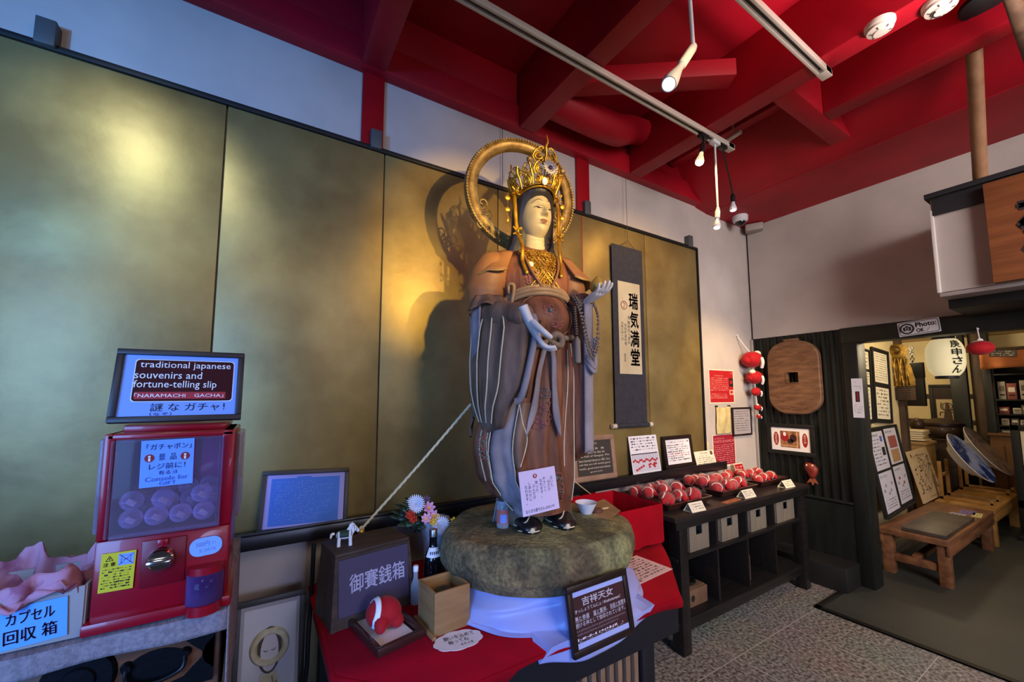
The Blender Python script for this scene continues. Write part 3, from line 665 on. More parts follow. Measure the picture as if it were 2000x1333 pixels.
def rockpt(u, v):
    a = 2*PI*u; ca, sa = math.cos(a), math.sin(a)
    tabv = [(0, .30, .772), (.06, .385, .775), (.16, .425, .79), (.4, .447, .835), (.6, .443, .885), (.76, .43, .925), (.86, .405, .946), (.93, .33, .952), (1, .0, .951)]
    r, z = interp(tabv, v)
    n = noise.noise(V((ca*1.3, sa*1.3, z*2+4)))*.035+noise.noise(V((ca*4, sa*4, z*6)))*.012
    k = 1+n*(1 if v < .9 else (1-v)*10)
    lump = .06*max(0, math.cos(a-.35))**3*(1 if v < .8 else .3)
    r = r*k
    return (SX-.012+r*(ca*1.0)+lump*ca*(1 if v < .86 else 0), SY+.01+r*sa*(.84), z+(noise.noise(V((ca*r*6, sa*r*6, 9)))*.008 if .7 < v else 0)-.02*max(0, ca)*(1 if .5 < v < .99 else 0)*min(1, r/.3))
g = G(); g.grid(rockpt, 96, 40)
tag(g.build('boulder', M_rock, smooth=80), 'big rounded grey green stone the statue stands on', 'stone')
M_satin = mat('blue_lit_satin', '#8fa0ea', .32, col2='#a9aede', scale=3, spec=.6, bump=.1, bscale=9)  # white cloth, with the blue light on it painted into the colour
def satin(u, v):
    a = lerp(PI*.95, PI*1.80, u); ca, sa = math.cos(a), math.sin(a)
    tip = math.exp(-((u-.64)/.19)**2)
    f = (.004*math.sin(u*34+v*3)+.006*math.sin(u*15-v*5+1))*v
    fin = lerp(.455, .47, tip)
    if v < .62:
        t = v/.62; r = lerp(.392, fin, t**1.1)+f+.012*math.sin(PI*t)*math.sin(u*23+1); z = lerp(.80, TZ+.012, t**.9)+.006*math.sin(u*9+t*7)*t*(1-t)*4; r += .010*math.sin(t*9+u*14)*t*(1-t)*3
        x = SX-.012+r*ca; y = max(SX*0+SY+.01+r*sa*.86, 1.083)
    else:
        t = (v-.62)/.38; r = fin+f+t*.012
        x = SX-.012+r*ca; y = max(SY+.01+r*sa*.86, 1.078-.005*math.sin(u*40)-.003*t)
        z = TZ+.012-(.007*t if tip < .25 else .012*t+.075*tip*t)+.004*math.sin(u*30)*(1-t)
        if tip >= .25: y = min(y, 1.083-.004*math.sin(u*36)*t); x = lerp(x, SX-.10+(x-SX)*.95, t*.5)
    return (x, y, z)
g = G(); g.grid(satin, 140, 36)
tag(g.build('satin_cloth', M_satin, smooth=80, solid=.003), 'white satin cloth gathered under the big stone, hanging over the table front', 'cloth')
g = G(); g.lathe([(.3, TZ+.004), (.345, TZ+.004), (.345, .77), (.3, .774)], (SX, SY+.01, 0), 40); tag(g.build('round_base', M_satin), 'round satin wrapped base under the big stone', 'base')
# ---- offering box
M_obox = mat('worn_dark_wood', '#46352a', .6, col2='#2e221c', scale=6, stretch=(1, 6, 6), bump=.15, bscale=40)
ob = thing('offering_box', 'dark wooden offering box with a purple-grey lettered plate on its sloping front', 'box', (.375, 1.685, TZ), 0)
ang = .16
ob.rotation_euler = (0, 0, ang); bpy.context.view_layer.update()
g = G(); W, D, H = .283, .17, .25
g.loft([[(-W/2-e, -D/2-e*1.6, z), (W/2+e, -D/2-e*1.6, z), (W/2+e, D/2, z), (-W/2-e, D/2, z)] for e, z in ((.016, 0), (0, H-.012))])
g.box((0, 0, H-.005), (W+.004, D+.004, .013), .002)
for s in (-1, 1): g.loft([[(s*(W/2-.006+e)-.008, -D/2-e*1.6-.003, z), (s*(W/2-.006+e)+.008, -D/2-e*1.6-.003, z), (s*(W/2-.006+e)+.008, -D/2-e*1.6+.01, z), (s*(W/2-.006+e)-.008, -D/2-e*1.6+.01, z)] for e, z in ((.016, 0), (0, H-.01))])
o = g.build('box_body', M_obox, ob)
g = G(); fm, _, _ = frame_of((-W/2-.004, -D/2-.031, .012), (W/2+.004, -D/2-.031, .012), (-W/2-.004, -D/2-.007, H-.014)); g.M = fm; w, h = W+.008, H-.026
g.box((w/2, .003, h/2+.013), (w-.024, .006, h-.034)); textfit(g, '御賽銭箱', w*.17, w*.9, h*.45, h*.73, mi=1, bold=.006)
g.build('front_plate', [mat('purple_grey_plate', '#463f55', .35, coat=.3), mat('lilac_white_lettering', '#dcd8f0', .6)], ob, smooth=0)
# ---- little horse figurine
M_hw = mat('horse_white', '#e6eaf2', .5); M_hg = mat('horse_green', '#1d3b31', .6); M_hr = mat('horse_dark', '#2a1c22', .6)
hp_ = ony(672, 1086, 1.66); hs = thing('horse_figurine', 'small white horse figurine with a green saddle cloth standing on the offering box', 'figurine', (hp_.x, 1.66, TZ+.252), -.15); hs.scale = (.88,)*3
g = G()
def skin(name, verts, edges, radii, m, parent, sub=2):
    me = bpy.data.meshes.new(name); me.from_pydata([V(v) for v in verts], edges, []); o = bpy.data.objects.new(name, me); COL.objects.link(o)
    md = o.modifiers.new('skin', 'SKIN'); md.use_smooth_shade = True
    for i, r in enumerate(radii):
        sv = me.skin_vertices[0].data[i]; sv.radius = (r, r) if isinstance(r, (int, float)) else r; sv.use_root = (i == 0)
    if sub: s2 = o.modifiers.new('sub', 'SUBSURF'); s2.levels = sub; s2.render_levels = sub
    dg = bpy.context.evaluated_depsgraph_get(); ev = o.evaluated_get(dg); m2 = bpy.data.meshes.new_from_object(ev)
    bpy.data.objects.remove(o)
    m2.materials.clear(); m2.materials.append(m); m2.name = name
    n = bpy.data.objects.new(name, m2); COL.objects.link(n)
    for p in m2.polygons: p.use_smooth = True
    if parent: n.parent = parent
    return n
g = G(); g.ball((0, 0, .043), (.032, .0155, .0155), 20); g.ball((.018, 0, .046), (.016, .015, .016), 16); g.ball((-.02, 0, .045), (.016, .016, .0165), 16)
g.tube(spline([(.018, 0, .046), (.030, 0, .06), (.034, 0, .073)], 4), [.014, .0138, .0132, .0125, .0118, .011, .0105, .010, .0095], 14)
g.tube(spline([(.030, 0, .076), (.040, 0, .071), (.052, 0, .058), (.056, 0, .053)], 4), [.0085, .0095, .0098, .0096, .009, .0085, .008, .0075, .007, .0068, .0065, .006, .005], 14)
for sy in (1, -1):
    g.ball((.030, sy*.006, .087), (.003, .0025, .006), 8)
    for sx in (1, -1): g.tube([(sx*.022, sy*.0088, .042), (sx*.023, sy*.0094, .022), (sx*.0235, sy*.0096, .001)], [.0085, .0068, .0074], 14)
hb = g.build('horse_body', M_hw, hs)
g = G(); g.grid(lambda u, v: (lerp(-.02, .016, u), .0185*math.sin(lerp(-1.9, 1.9, v)), .046+.0185*math.cos(lerp(-1.9, 1.9, v))), 6, 14); g.build('saddle_cloth', M_hg, hs, solid=.0015)
g = G(); g.tube(spline([(.008, 0, .060), (.02, 0, .072), (.027, 0, .085), (.040, 0, .082)], 4), [.004, .005, .006, .007, .007, .007, .0075, .0075, .007, .006, .005, .004, .003], 8, flat=((0, 1, 0), .6)); g.build('mane', M_hw, hs)
g = G()
for z, r, x in ((.073, .0125, .0365), (.063, .0105, .0475)): g.torus((x, 0, z), r*.85, .0012, 'x', 20, 6)
g.torus((.027, 0, .052), .0162, .0013, 'x', 20, 6); g.torus((-.030, 0, .044), .0135, .0013, 'x', 20, 6)
for s in (-1, 1): g.ball((.044, s*.0092, .072), .0016, 8)
g.build('harness', M_hr, hs)
g = G(); g.tube(spline([(-.04, 0, .054), (-.052, 0, .052), (-.056, 0, .036)], 4), [.003, .005, .006, .006, .006, .0055, .005, .004, .003], 8); g.build('tail', M_hw, hs)
# ---- red stuffed charm on a sheet of paper in a shallow dark tray
M_tray = mat('dark_red_brown_lacquer', '#3a1f1b', .35, coat=.4); M_felt = mat('red_velvet', '#a80014', .8, sheen=.08)
q = [onz(738, 1290, .68), onz(832, 1245, .68), onz(775, 1172, .68), onz(688, 1205, .68)]
fmT, wT, _ = frame_of(q[0], q[1], q[3]); 
tx = (q[1]-q[0]).normalized(); ta = math.atan2(tx.y, tx.x); tc = (q[0]+q[1]+q[2]+q[3])/4
TW, TD = (q[1]-q[0]).length, .26
ty = V((-math.sin(ta), math.cos(ta), 0)); tc = q[0]+tx*TW/2+ty*TD/2
tr_ = thing('lacquer_tray', 'shallow dark lacquer tray frame lying on the red cloth below the offering box', 'tray', (tc.x, tc.y, TZ+.002), ta)
g = G(); g.M = Matrix.Rotation(PI/2*3, 4, 'X') @ Matrix.Identity(4)
g = G()
for c, d in (((0, -TD/2+.009, .013), (TW, .018, .026)), ((0, TD/2-.009, .013), (TW, .018, .026)), ((-TW/2+.009, 0, .013), (.018, TD-.036, .026)), ((TW/2-.009, 0, .013), (.018, TD-.036, .026))): g.box(c, d, .003)
g.build('rim', M_tray, tr_); g = G(); g.box((0, 0, .004), (TW-.03, TD-.03, .006)); g.build('base_board', M_tray, tr_)
g = G(); a_ = (TW-.05)/2; b_2 = (TD-.055)/2
g.prism([(-a_, -b_2), (a_*.1, -b_2), (a_, -b_2*.9), (a_, b_2), (-a_, b_2)], .0015, 0); po = g.build('paper_sheet', M_paper, smooth=0); po.location = (tc.x, tc.y, TZ+.0095); po.rotation_euler = (0, 0, ta); tag(po, 'white paper sheet lying in the dark lacquer tray under the red charm', 'paper')
def charm_mesh(root, s=1, mred=M_felt, band=True, bw=.28):
    def rad(d):
        f = 1-.13*max(0, 1-abs(d.x*1.0+.22*d.z-.12)/.16)*(1 if d.y < .3 else .4)
        return f*(1+.10*max(0, -d.y)*max(0, d.x+.2))
    def cp(u, v):
        a = 2*PI*u; t = PI*v; d = V((math.sin(t)*math.cos(a), math.sin(t)*math.sin(a), -math.cos(t))); k = rad(d)
        return V((s*.06*d.x*k, s*.054*d.y*k, s*(.05+.05*d.z*k)))
    g = G(); g.grid(cp, 40, 24)
    bmesh.ops.remove_doubles(g.bm, verts=g.bm.verts[:], dist=s*.0004)
    g.tube(spline([(-s*.012, -s*.03, s*.05), (-s*.024, -s*.056, s*.034), (-s*.022, -s*.068, s*.016)], 6), [s*.02, s*.0215, s*.022, s*.022, s*.022, s*.021, s*.02, s*.019, s*.018, s*.016, s*.013, s*.009, s*.003], 12)
    g.ball((s*.038, -s*.028, s*.026), (s*.026, s*.026, s*.024), 12)
    g.build('charm_body', mred, root, smooth=80)
    if band:
        g = G()
        def bp(u, v):
            t = lerp(-1.0, 2.6, u); x = -.60+bw*(v-.5)+.25*max(0, math.sin(t))
            r = math.sqrt(max(.05, 1-x*x)); return V((s*.0625*x, -s*.0565*r*math.cos(t), s*(.05+.0525*r*math.sin(t))))
        g.grid(bp, 22, 4); g.build('white_band', M_hw, root, smooth=80, solid=s*.002)
ct = thing('charm', 'large red stuffed monkey-style charm with a white band lying in the lacquer tray', 'charm', (tc.x-.004, tc.y+.005, TZ+.011), ta-.2)
charm_mesh(ct, 1.0)
# ---- bottles, vase with flowers
M_glass = clearmat('bottle_glass', '#cfd3de', .03, .34, .9)
M_dglass = mat('dark_bottle_glass', '#0b0b10', .08, coat=.5)
p = onz(808, 1181, TZ)
bt = thing('small_bottle', 'small clear glass bottle with a white cap beside the offering box', 'bottle', (p.x+.006, p.y, TZ+.002))
g = G(); g.lathe([(.017, 0), (.019, .003), (.019, .06), (.017, .075), (.009, .095), (.0085, .125)], seg=24); g.build('glass_body', M_glass, bt)
g = G(); g.lathe([(.0105, .122), (.0105, .14), (.009, .143)], seg=20); g.build('cap', M_hw, bt)
p = ony(838, 1140, 1.66)
bt2 = thing('sake_bottle', 'dark sake bottle with a silver cap behind the wooden cube box', 'bottle', (p.x, 1.62, TZ+.002))
g = G(); g.lathe([(.034, 0), (.036, .004), (.036, .14), (.032, .165), (.018, .195), (.0155, .205), (.0155, .25)], seg=28); g.build('glass_body', M_dglass, bt2)
g = G(); g.lathe([(.0165, .236), (.0165, .262), (.0155, .264)], seg=20); g.build('cap', M_metal, bt2)
g = G(); g.loft([[((r+.0008)*math.cos(t), (r+.0008)*math.sin(t), z) for t in [lerp(-2.9, -.6, i/12) for i in range(13)]] for r, z in ((.0332, .161), (.0185, .195))], close=False, caps=False); g.m = 1
for k in range(5): g.box((.0285*math.cos(-2.3+.28*k), -.0005-.0285*abs(math.sin(-2.3+.28*k)), .1765), (.0035, .002, .012))
g.build('neck_label', [M_paper, M_navy], bt2)
p = ony(850, 1110, 1.78); vx = p.x
vs = thing('flower_vase', 'fluted grey glass vase standing left of the big stone', 'vase', (vx, 1.80, TZ+.002))
g = G(); n = 40; rings = []
for r, z in ((.04, 0), (.046, .01), (.043, .06), (.046, .13), (.056, .2), (.068, .24), (.071, .25)):
    rings.append([((r*(1+.035*math.cos(10*2*PI*i/n)))*math.cos(2*PI*i/n), (r*(1+.035*math.cos(10*2*PI*i/n)))*math.sin(2*PI*i/n), z) for i in range(n)])
g.loft(rings, True, False); g.face([V(q_) for q_ in rings[0]][::-1]); g.build('vase_wall', mat('cut_glass_grey', '#aaa7b8', .15, trans=.15, spec=.8, bump=.35, bscale=90), vs, smooth=60, solid=.003)
fl = thing('flower_bouquet', 'artificial bouquet of white, pink, red and yellow flowers with dark leaves in the glass vase', 'bouquet', (vx, 1.80, TZ+.2))
M_leaf = mat('dark_leaf', '#22342a', .45, col2='#2f4a38', scale=20); M_stem = mat('stem_green', '#2c4631', .6)
M_wfl = mat('white_petal', '#dfe2f2', .6); M_pfl = mat('pink_petal', '#d58bb4', .6, col2='#e8b6cf', scale=40); M_rfl = mat('red_petal', '#c03a26', .6); M_yfl = mat('yellow_petal', '#e0b52a', .6)
def petal(g, c, d, up, L, W, cup=.25):
    d = V(d).normalized(); up = V(up).normalized(); s = d.cross(up).normalized()
    pts = []
    for t, wk in ((0, .25), (.35, .8), (.7, 1), (1, .25)):
        m = c+d*L*t+up*(cup*L*t*t); pts.append((m-s*W*wk/2, m+s*W*wk/2))
    for a, b in zip(pts, pts[1:]): g.face([a[0], a[1], b[1], b[0]])
def bloom(name, c, nrm, r, layers, mats_, W=.35, core=None):
    g = G(); nrm = V(nrm).normalized(); a = nrm.cross(V((.3, .2, 1))).normalized(); b = nrm.cross(a); c = V(c)
    for (n_, k, tilt) in layers:
        for i in range(n_):
            t = 2*PI*i/n_+k*7; d = (a*math.cos(t)+b*math.sin(t))*math.cos(tilt)+nrm*math.sin(tilt)
            petal(g, c, d, nrm, r*k, r*W*k**.5, .3)
    if core: g.m = 1; g.ball(c+nrm*r*.12, r*.22, 10)
    o = g.build(name, mats_, fl, smooth=80); return o
base = V((0, 0, .02))
def fpos(px, py, y): return ony(px, py, y)-V((vx, 1.80, TZ+.2))
heads = []
def stem(c): 
    g = G(); g.tube(spline([base+V((R_.uniform(-.02, .02), 0, -.12)), base+V((c[0]*.3, c[1]*.3, .0)), c], 5), .0025, 6); g.build('stem', M_stem, fl)
mum = [(26, 1, .15), (22, .85, .45), (16, .65, .8), (9, .4, 1.2)]
for px, py, y, r, k in ((812, 986, 1.77, .042, 0), (860, 1028, 1.73, .042, 1)):
    c = fpos(px, py, y); stem(c); bloom('chrysanthemum', c, (-.35+.2*k, -.9, .35), r, mum, [M_wfl], .2)
for px, py, y, r in ((838, 993, 1.76, .028), (846, 1008, 1.75, .026), (832, 1014, 1.74, .024)):
    c = fpos(px, py, y); stem(c); bloom('pink_flower', c, (-.2, -.9, .5), r, [(7, 1, .15), (5, .6, .6)], [M_pfl, M_yfl], .55, 1)
for px, py, y in ((804, 1008, 1.74), (808, 1014, 1.74), (800, 1006, 1.75)):
    c = fpos(px, py, y); stem(c); bloom('red_flower', c, (-.4, -.8, .3), .02, [(6, 1, .2), (5, .7, .8)], [M_rfl], .6)
for px, py, y in ((852, 1012, 1.74), (846, 1020, 1.73), (886, 1018, 1.72)):
    c = fpos(px, py, y); stem(c); bloom('yellow_flower', c, (-.2, -.9, .3), .018, [(6, 1, .2), (5, .7, .8)], [M_yfl], .6)
c = fpos(832, 978, 1.8); stem(c); bloom('violet_flower', c, (-.2, -.8, .5), .022, [(8, 1, .3), (6, .6, .9)], [mat('violet_petal', '#7e6da0', .6)], .3)
leafs = [(770, 990), (765, 1002), (775, 1010), (785, 985), (760, 1012), (780, 1020), (775, 1030), (800, 1028), (790, 1035), (815, 1035), (790, 975), (808, 1042), (825, 1030), (840, 1030), (800, 1020), (785, 1000), (830, 1000)]
for i, (px, py) in enumerate(leafs):
    tip = fpos(px, py, 1.76+.05*(i % 3)); b0 = V((R_.uniform(-.02, .02), R_.uniform(-.02, .01), .06)); g = G(); d = tip-b0; L = d.length
    m0 = b0+d*.35
    petal(g, m0, d, (0, -.6, .8), L*.65, .035, .08); g.build('leaf', M_leaf, fl, smooth=80, solid=.0008)
# ---- wooden cube box with a glass ball inside
M_hin = mat('pale_cedar', '#a27a4c', .6, col2='#8d683e', scale=5, stretch=(1, 1, 9), bump=.06, bscale=40)
q0, q1 = onz(848, 1249, TZ), onz(918, 1222, TZ); ax = (q1-q0); cw = .138; ca_ = math.atan2(ax.y, ax.x)
cb = thing('cube_box', 'open square cedar box on the red cloth in front of the dark sake bottle', 'box', (q0.x, q0.y, TZ+.002), ca_)
g = G(); t_ = .009; hgt = .142
for c, d in (((cw/2, t_/2, hgt/2), (cw, t_, hgt)), ((cw/2, cw-t_/2, hgt/2), (cw, t_, hgt)), ((t_/2, cw/2, hgt/2), (t_, cw-2*t_, hgt)), ((cw-t_/2, cw/2, hgt/2), (t_, cw-2*t_, hgt)), ((cw/2, cw/2, .004), (cw-.01, cw-.01, .008))): g.box(c, d, .0015)
g.build('box_wall', M_hin, cb)
g = G(); g.box((-.006, cw/2, .006), (.014, cw+.03, .012), .002); g.build('base_strip', M_hin, cb)
g = G(); g.ball((0, 0, 0), .056, 32); o = g.build('glass_ball', mat('smoky_glass_ball', '#8d8664', .03, trans=.85, ior=1.3), smooth=80); o.location = (q0.x+(cw/2)*math.cos(ca_)-(cw/2)*math.sin(ca_), q0.y+(cw/2)*math.cos(ca_)+(cw/2)*math.sin(ca_), TZ+.072); tag(o, 'smoky glass ball lying inside the open cedar box', 'ball')
# ---- cloud shaped note
a, b = onz(846, 1263, TZ), onz(940, 1240, TZ); ax = (b-a).normalized(); an = math.atan2(ax.y, ax.x)
L = (b-a).length; poly = []
for i in range(72):
    t = 2*PI*i/72; k = 1+.07*abs(math.sin(t*4.5)); poly.append((L/2*math.cos(t)*k*.96, .05*math.sin(t)*k))
g = G(); g.prism(poly, .0015, 0); g.M = Matrix.Rotation(-PI/2, 4, 'X'); 
textfit(g, '願いを込めて', -L*.28, L*.36, .008, .03, y=-.0022, mi=1); textfit(g, '触ってね', -L*.22, L*.2, -.016, .004, y=-.0022, mi=1); textfit(g, 'まれ十舎', L*.0, L*.26, -.035, -.022, y=-.0022, mi=1)
o = g.build('cloud_note', [M_paper, M_ink], smooth=0); o.location = ((a.x+b.x)/2, (a.y+b.y)/2-.005, TZ+.0025); o.rotation_euler = (0, 0, an+.05); tag(o, 'white cloud-shaped handwritten note lying on the red cloth by the cedar box', 'note')
# ---- framed name sign leaning at the table front
M_sbrown = mat('brown_print', '#3f2226', .45); M_sbluelit = mat('blue_lit_band', '#a7b4ea', .6); M_swht = mat('soft_white_lettering', '#e6e2ee', .6); M_sgrey = mat('grey_lettering', '#9a8f98', .6)  # the band's blue is light put into its colour
def wr(g, w, h):
    rect(g, 0, w, h*.1, h*.9, -.0005, 1)
    textfit(g, '吉祥天女', w*.17, w*.77, h*.71, h*.86, mi=2, bold=.012); textfit(g, '（きっしょうてんにょ / Kisshotennyo）', w*.0, w*.9, h*.6, h*.68, mi=2)
    for t, x0, x1, z0, z1 in (('美と幸運', .01, .27, .475, .56), ('富と繁栄、', .35, .62, .475, .56), ('財産と智慧を', .68, 1.0, .475, .56), ('授ける神として信仰されています。', .01, .97, .36, .445)): textfit(g, t, w*x0, w*x1, h*z0, h*z1, mi=2, bold=.008)
    for x0, x1 in ((.01, .27), (.35, .6), (.68, .96)): rect(g, w*x0, w*x1, h*.462, h*.467, -.0012, 2)
    textfit(g, 'It is believed as God to grant the beauty and good luck,', w*.02, w*.96, h*.28, h*.325, mi=3); textfit(g, 'wealth and prosperity, property and wisdom to', w*.02, w*.8, h*.22, h*.26, mi=3)
    g.dashes(w*.02, w*.9, h*.16, h*.05, -.0012, mi=2); g.dashes(w*.02, w*.9, h*.125, h*.03, -.0012, mi=3)
bl = ony(1120, 1290, 1.065); br = ony(1238, 1235, 1.065); tl = ony(1100, 1150, 1.10)
nsg = framed('name_sign', 'brown framed white-lettered name sign leaning on the front of the stone and table', 'sign', frame_of(bl, br, tl), .021, .018, M_bwood, M_sbluelit, wr, (M_sbrown, M_swht, M_sgrey))
# ---- printed sheet on the right corner
q = [onz(1232, 1136, TZ+.006), onz(1245, 1144, TZ+.006), onz(1314, 1112, TZ+.006), onz(1240, 1088, TZ+.006)]
fm, w, _ = frame_of(q[1], q[2], q[3]); h = .2; w = (q[2]-q[1]).length
g = G(); g.box((w/2, .0005, h/2), (w, .001, h)); rect(g, w*.02, w*.2, h*.05, h*.3, -.0006, 2)
for i in range(9): g.dashes(w*.08+(.14*w if i > 6 else 0), w*.93, h*(.9-.095*i), h*.06, -.0006, mi=1, dens=.9)
o = g.build('printed_sheet', [mat('pink_white_paper', '#dcc0bc', .7), mat('grey_print', '#5a4a4e', .7), mat('tan_print', '#9a7558', .7)], smooth=0); o.matrix_world = fm; tag(o, 'pinkish printed sheet lying flat on the right corner of the red cloth', 'paper')
# ---- red cloth covered open box at the back right
rb = thing('red_box', 'open box completely draped in red felt behind the right side of the stone', 'box', (1.72, 1.66, TZ))
g = GW(rb)
def rbox(z, e, wob=0): 
    pts = []
    for (x0, y0), (x1, y1) in (((1.50, 1.49), (1.925, 1.49)), ((1.925, 1.49), (1.925, 1.86)), ((1.925, 1.86), (1.50, 1.86)), ((1.50, 1.86), (1.50, 1.49))):
        for k in range(12):
            t = k/12; x, y = lerp(x0, x1, t), lerp(y0, y1, t); dx, dy = x-1.71, y-1.67
            f = wob*math.sin(k*1.9+x*9)
            pts.append((x+dx*(e+f), y+dy*(e+f), z+(.004*math.sin(k) if wob else 0)))
    return pts
g.loft([rbox(TZ+.02, .035, .03), rbox(TZ+.1, .015, .018), rbox(TZ+.21, 0, .004), rbox(TZ+.22, -.02), rbox(TZ+.20, -.05, .004), rbox(TZ+.06, -.09, .02)], True, False); g.face(rbox(TZ+.058, -.09)); g.build('felt_cover', M_cloth, rb, smooth=60)
# ---- rest on the stone: jar, card, bowl, brown paper
RT = .95
p = onz(982, 1030, RT)
jr = thing('glass_jar', 'small glass jar with pale lid and pink label standing on the stone', 'jar', (p.x, p.y, RT+.001))
g = G(); g.lathe([(.024, 0), (.026, .003), (.026, .088), (.023, .096)], seg=28); g.build('glass_body', M_glass, jr)
g = G(); g.lathe([(.0225, .006), (.0235, .008), (.0235, .07), (.022, .072)], seg=24); g.build('contents', mat('amber_grain', '#8d6a45', .7, col2='#6d4c33', scale=120), jr)
g = G(); g.lathe([(.0265, .092), (.0275, .094), (.0275, .107), (.026, .109)], seg=28); g.build('lid', mat('grey_blue_lid', '#aab4c4', .35, .3), jr)
g = G(); g.loft([[(.0265*math.cos(t), .0265*math.sin(t), z) for t in [lerp(-3.4, -.2, i/16) for i in range(17)]] for z in (.018, .074)], close=False, caps=False); g.m = 1
g.loft([[(.0268*math.cos(t), .0268*math.sin(t), z) for t in [lerp(-2.5, -1.4, i/8) for i in range(9)]] for z in (.022, .056)], close=False, caps=False); g.build('paper_wrap', [mat('salmon_label', '#c56f66', .6), M_frlit], jr)
bl, br, tl = ony(1022, 1011, 1.285), ony(1093, 993, 1.285), ony(998, 926, 1.305)
def wr(g, w, h):
    disc(g, w*.42, h*.855, w*.055, h*.052, -.0006, 2); rect(g, w*.405, w*.435, h*.83, h*.89, -.001, 3)
    g.m = 1
    for col, x, z0 in (('泣いた', .86, .74), ('分だけ', .77, .66), ('やさしく', .655, .75), ('なれます。', .56, .72), ('笑った', .44, .69), ('ぶんだけ', .35, .63), ('しあわせに', .245, .7), ('なれます。', .15, .63)): g.text(col, (w*x, -.001, h*z0), w*.085, vert=True, squeeze=.98)
    textfit(g, 'ならまち屋やさん みれいや', w*.08, w*.86, h*.05, h*.13, mi=1)
M_litcard = mat('blue_lit_card', '#d4c8ee', .7)  # lilac cast of the blue light is part of the card colour
sheet('verse_card', 'square blue-lit card with a handwritten verse leaning on the robe above the black shoes', 'card', frame_of(bl, br, tl), .003, M_litcard, wr, (M_navy, M_badge, M_paper))
p = onz(1127, 1012, RT)
g = G(); g.loft([[((r*math.cos(2*PI*i/32)), r*math.sin(2*PI*i/32), z) for i in range(32)] for r, z in ((.018, 0), (.019, .008), (.032, .03), (.048, .062), (.052, .07), (.049, .068), (.03, .034), (.012, .014))], True, True)
o = g.build('white_bowl', mat('bluish_porcelain', '#d5dcec', .2, coat=.4), smooth=60); o.location = (1.345, 1.475, RT-.03); tag(o, 'small white conical bowl on the stone beside the right-hand shoe', 'bowl')
g = G(); q = [onz(1160, 1010, RT-.012), onz(1190, 1015, RT-.012), onz(1212, 998, RT-.012), onz(1180, 975, RT-.012), onz(1162, 982, RT-.012)]
vs_ = [V(a_) for a_ in q]; c_ = sum(vs_, V())/len(vs_)
g.prism([(v.x-c_.x, v.y-c_.y) for v in vs_], .002, 0); o = g.build('brown_paper', mat('brown_paper', '#9d7e58', .8, col2='#866a48', scale=12), smooth=0); o.location = (c_.x, c_.y, RT-.014); tag(o, 'piece of brown paper lying on the right end of the stone', 'paper')
g = G(); g.loft([[(.026*k*math.cos(2*PI*i/16), .015*k*math.sin(2*PI*i/16), z) for i in range(16)] for k, z in ((.6, 0), (1, .003), (.9, .006), (.3, .007))]); o = g.build('pale_pebble', mat('pale_wood_chip', '#c9b184', .6), smooth=60); o.location = (c_.x-.0, c_.y+.0, RT-.011); tag(o, 'small pale chip lying on the brown paper', 'chip')
g = G(); g.ball((0, 0, .017), (.03, .024, .018), 14); o = g.build('brown_stone', mat('red_brown_stone', '#5a3a2a', .7), smooth=80); o.location = (1.405, 1.46, RT-.025); tag(o, 'small red brown stone tucked under the brown paper', 'stone')
p = ony(1112, 985, 1.80)
bt3 = thing('dark_bottle', 'dark bottle with a white label behind the statue, in front of the ledge', 'bottle', (p.x+.03, 1.90, TZ+.002))
g = G(); g.lathe([(.036, 0), (.038, .004), (.038, .19), (.034, .215), (.018, .25), (.015, .27), (.015, .33), (.0165, .332), (.0165, .345)], seg=28); g.build('glass_body', M_dglass, bt3)
g = G(); g.loft([[(.0388*math.cos(t), .0388*math.sin(t), z) for t in [lerp(-3.3, 0, i/16) for i in range(17)]] for z in (.1, .185)], close=False, caps=False); g.build('bottle_label', M_paper, bt3)
# two cords from the statue to the wall, and the small red block that ties the right one
M_cord = mat('pale_cord', '#d8c9a2', .8)
def cord(name, pts, label, r=.0045):
    g = G(); c = spline(pts, 30)
    for ph in (0, 2.1, 4.2):
        g.tube([p+V((math.cos(i*.9+ph), .4*math.sin(i*.9+ph), math.sin(i*.9+ph)))*r*.55 for i, p in enumerate(c)], r*.62, 6)
    return tag(g.build(name, M_cord, smooth=80), label, 'cord')
pe = ony(706, 1034, 1.86)
cord('twisted_cord', [(SX-.31, 1.6, 1.46), V((SX-.31, 1.6, 1.46)).lerp(pe, .5)+V((0, 0, -.006)), pe], 'pale twisted cord running from the statue down to the gold knob over the horse figurine', .0055)
kn = thing('gold_ornament', 'small gold knob ornament at the lower end of the twisted cord', 'ornament', pe)
g = G(); g.ball((0, 0, -.016), (.015, .012, .018), 14); g.build('knob', mat('gold_paint', '#c9a04a', .35, .8), kn)
g = G(); g.torus((0, 0, .004), .007, .003, 'y', 16, 8); g.torus((.008, 0, .0), .006, .0025, 'x', 14, 8); g.build('loop', M_cord, kn)
rbk = ony(1161, 972, 2.045); 
g = G(); g.box((rbk.x, 2.045, rbk.z-.03), (.055, .05, .05), .004); tag(g.build('red_block', M_cloth), 'small red cloth covered block against the wall below the ledge right of the statue', 'block')
cord('thin_cord', [(SX+.13, 1.6, 1.18), V((SX+.13, 1.6, 1.18)).lerp(rbk, .55)+V((0, 0, -.004)), (rbk.x, 2.035, rbk.z)], 'thin pale cord from the statue down to the red block at the ledge', .003)
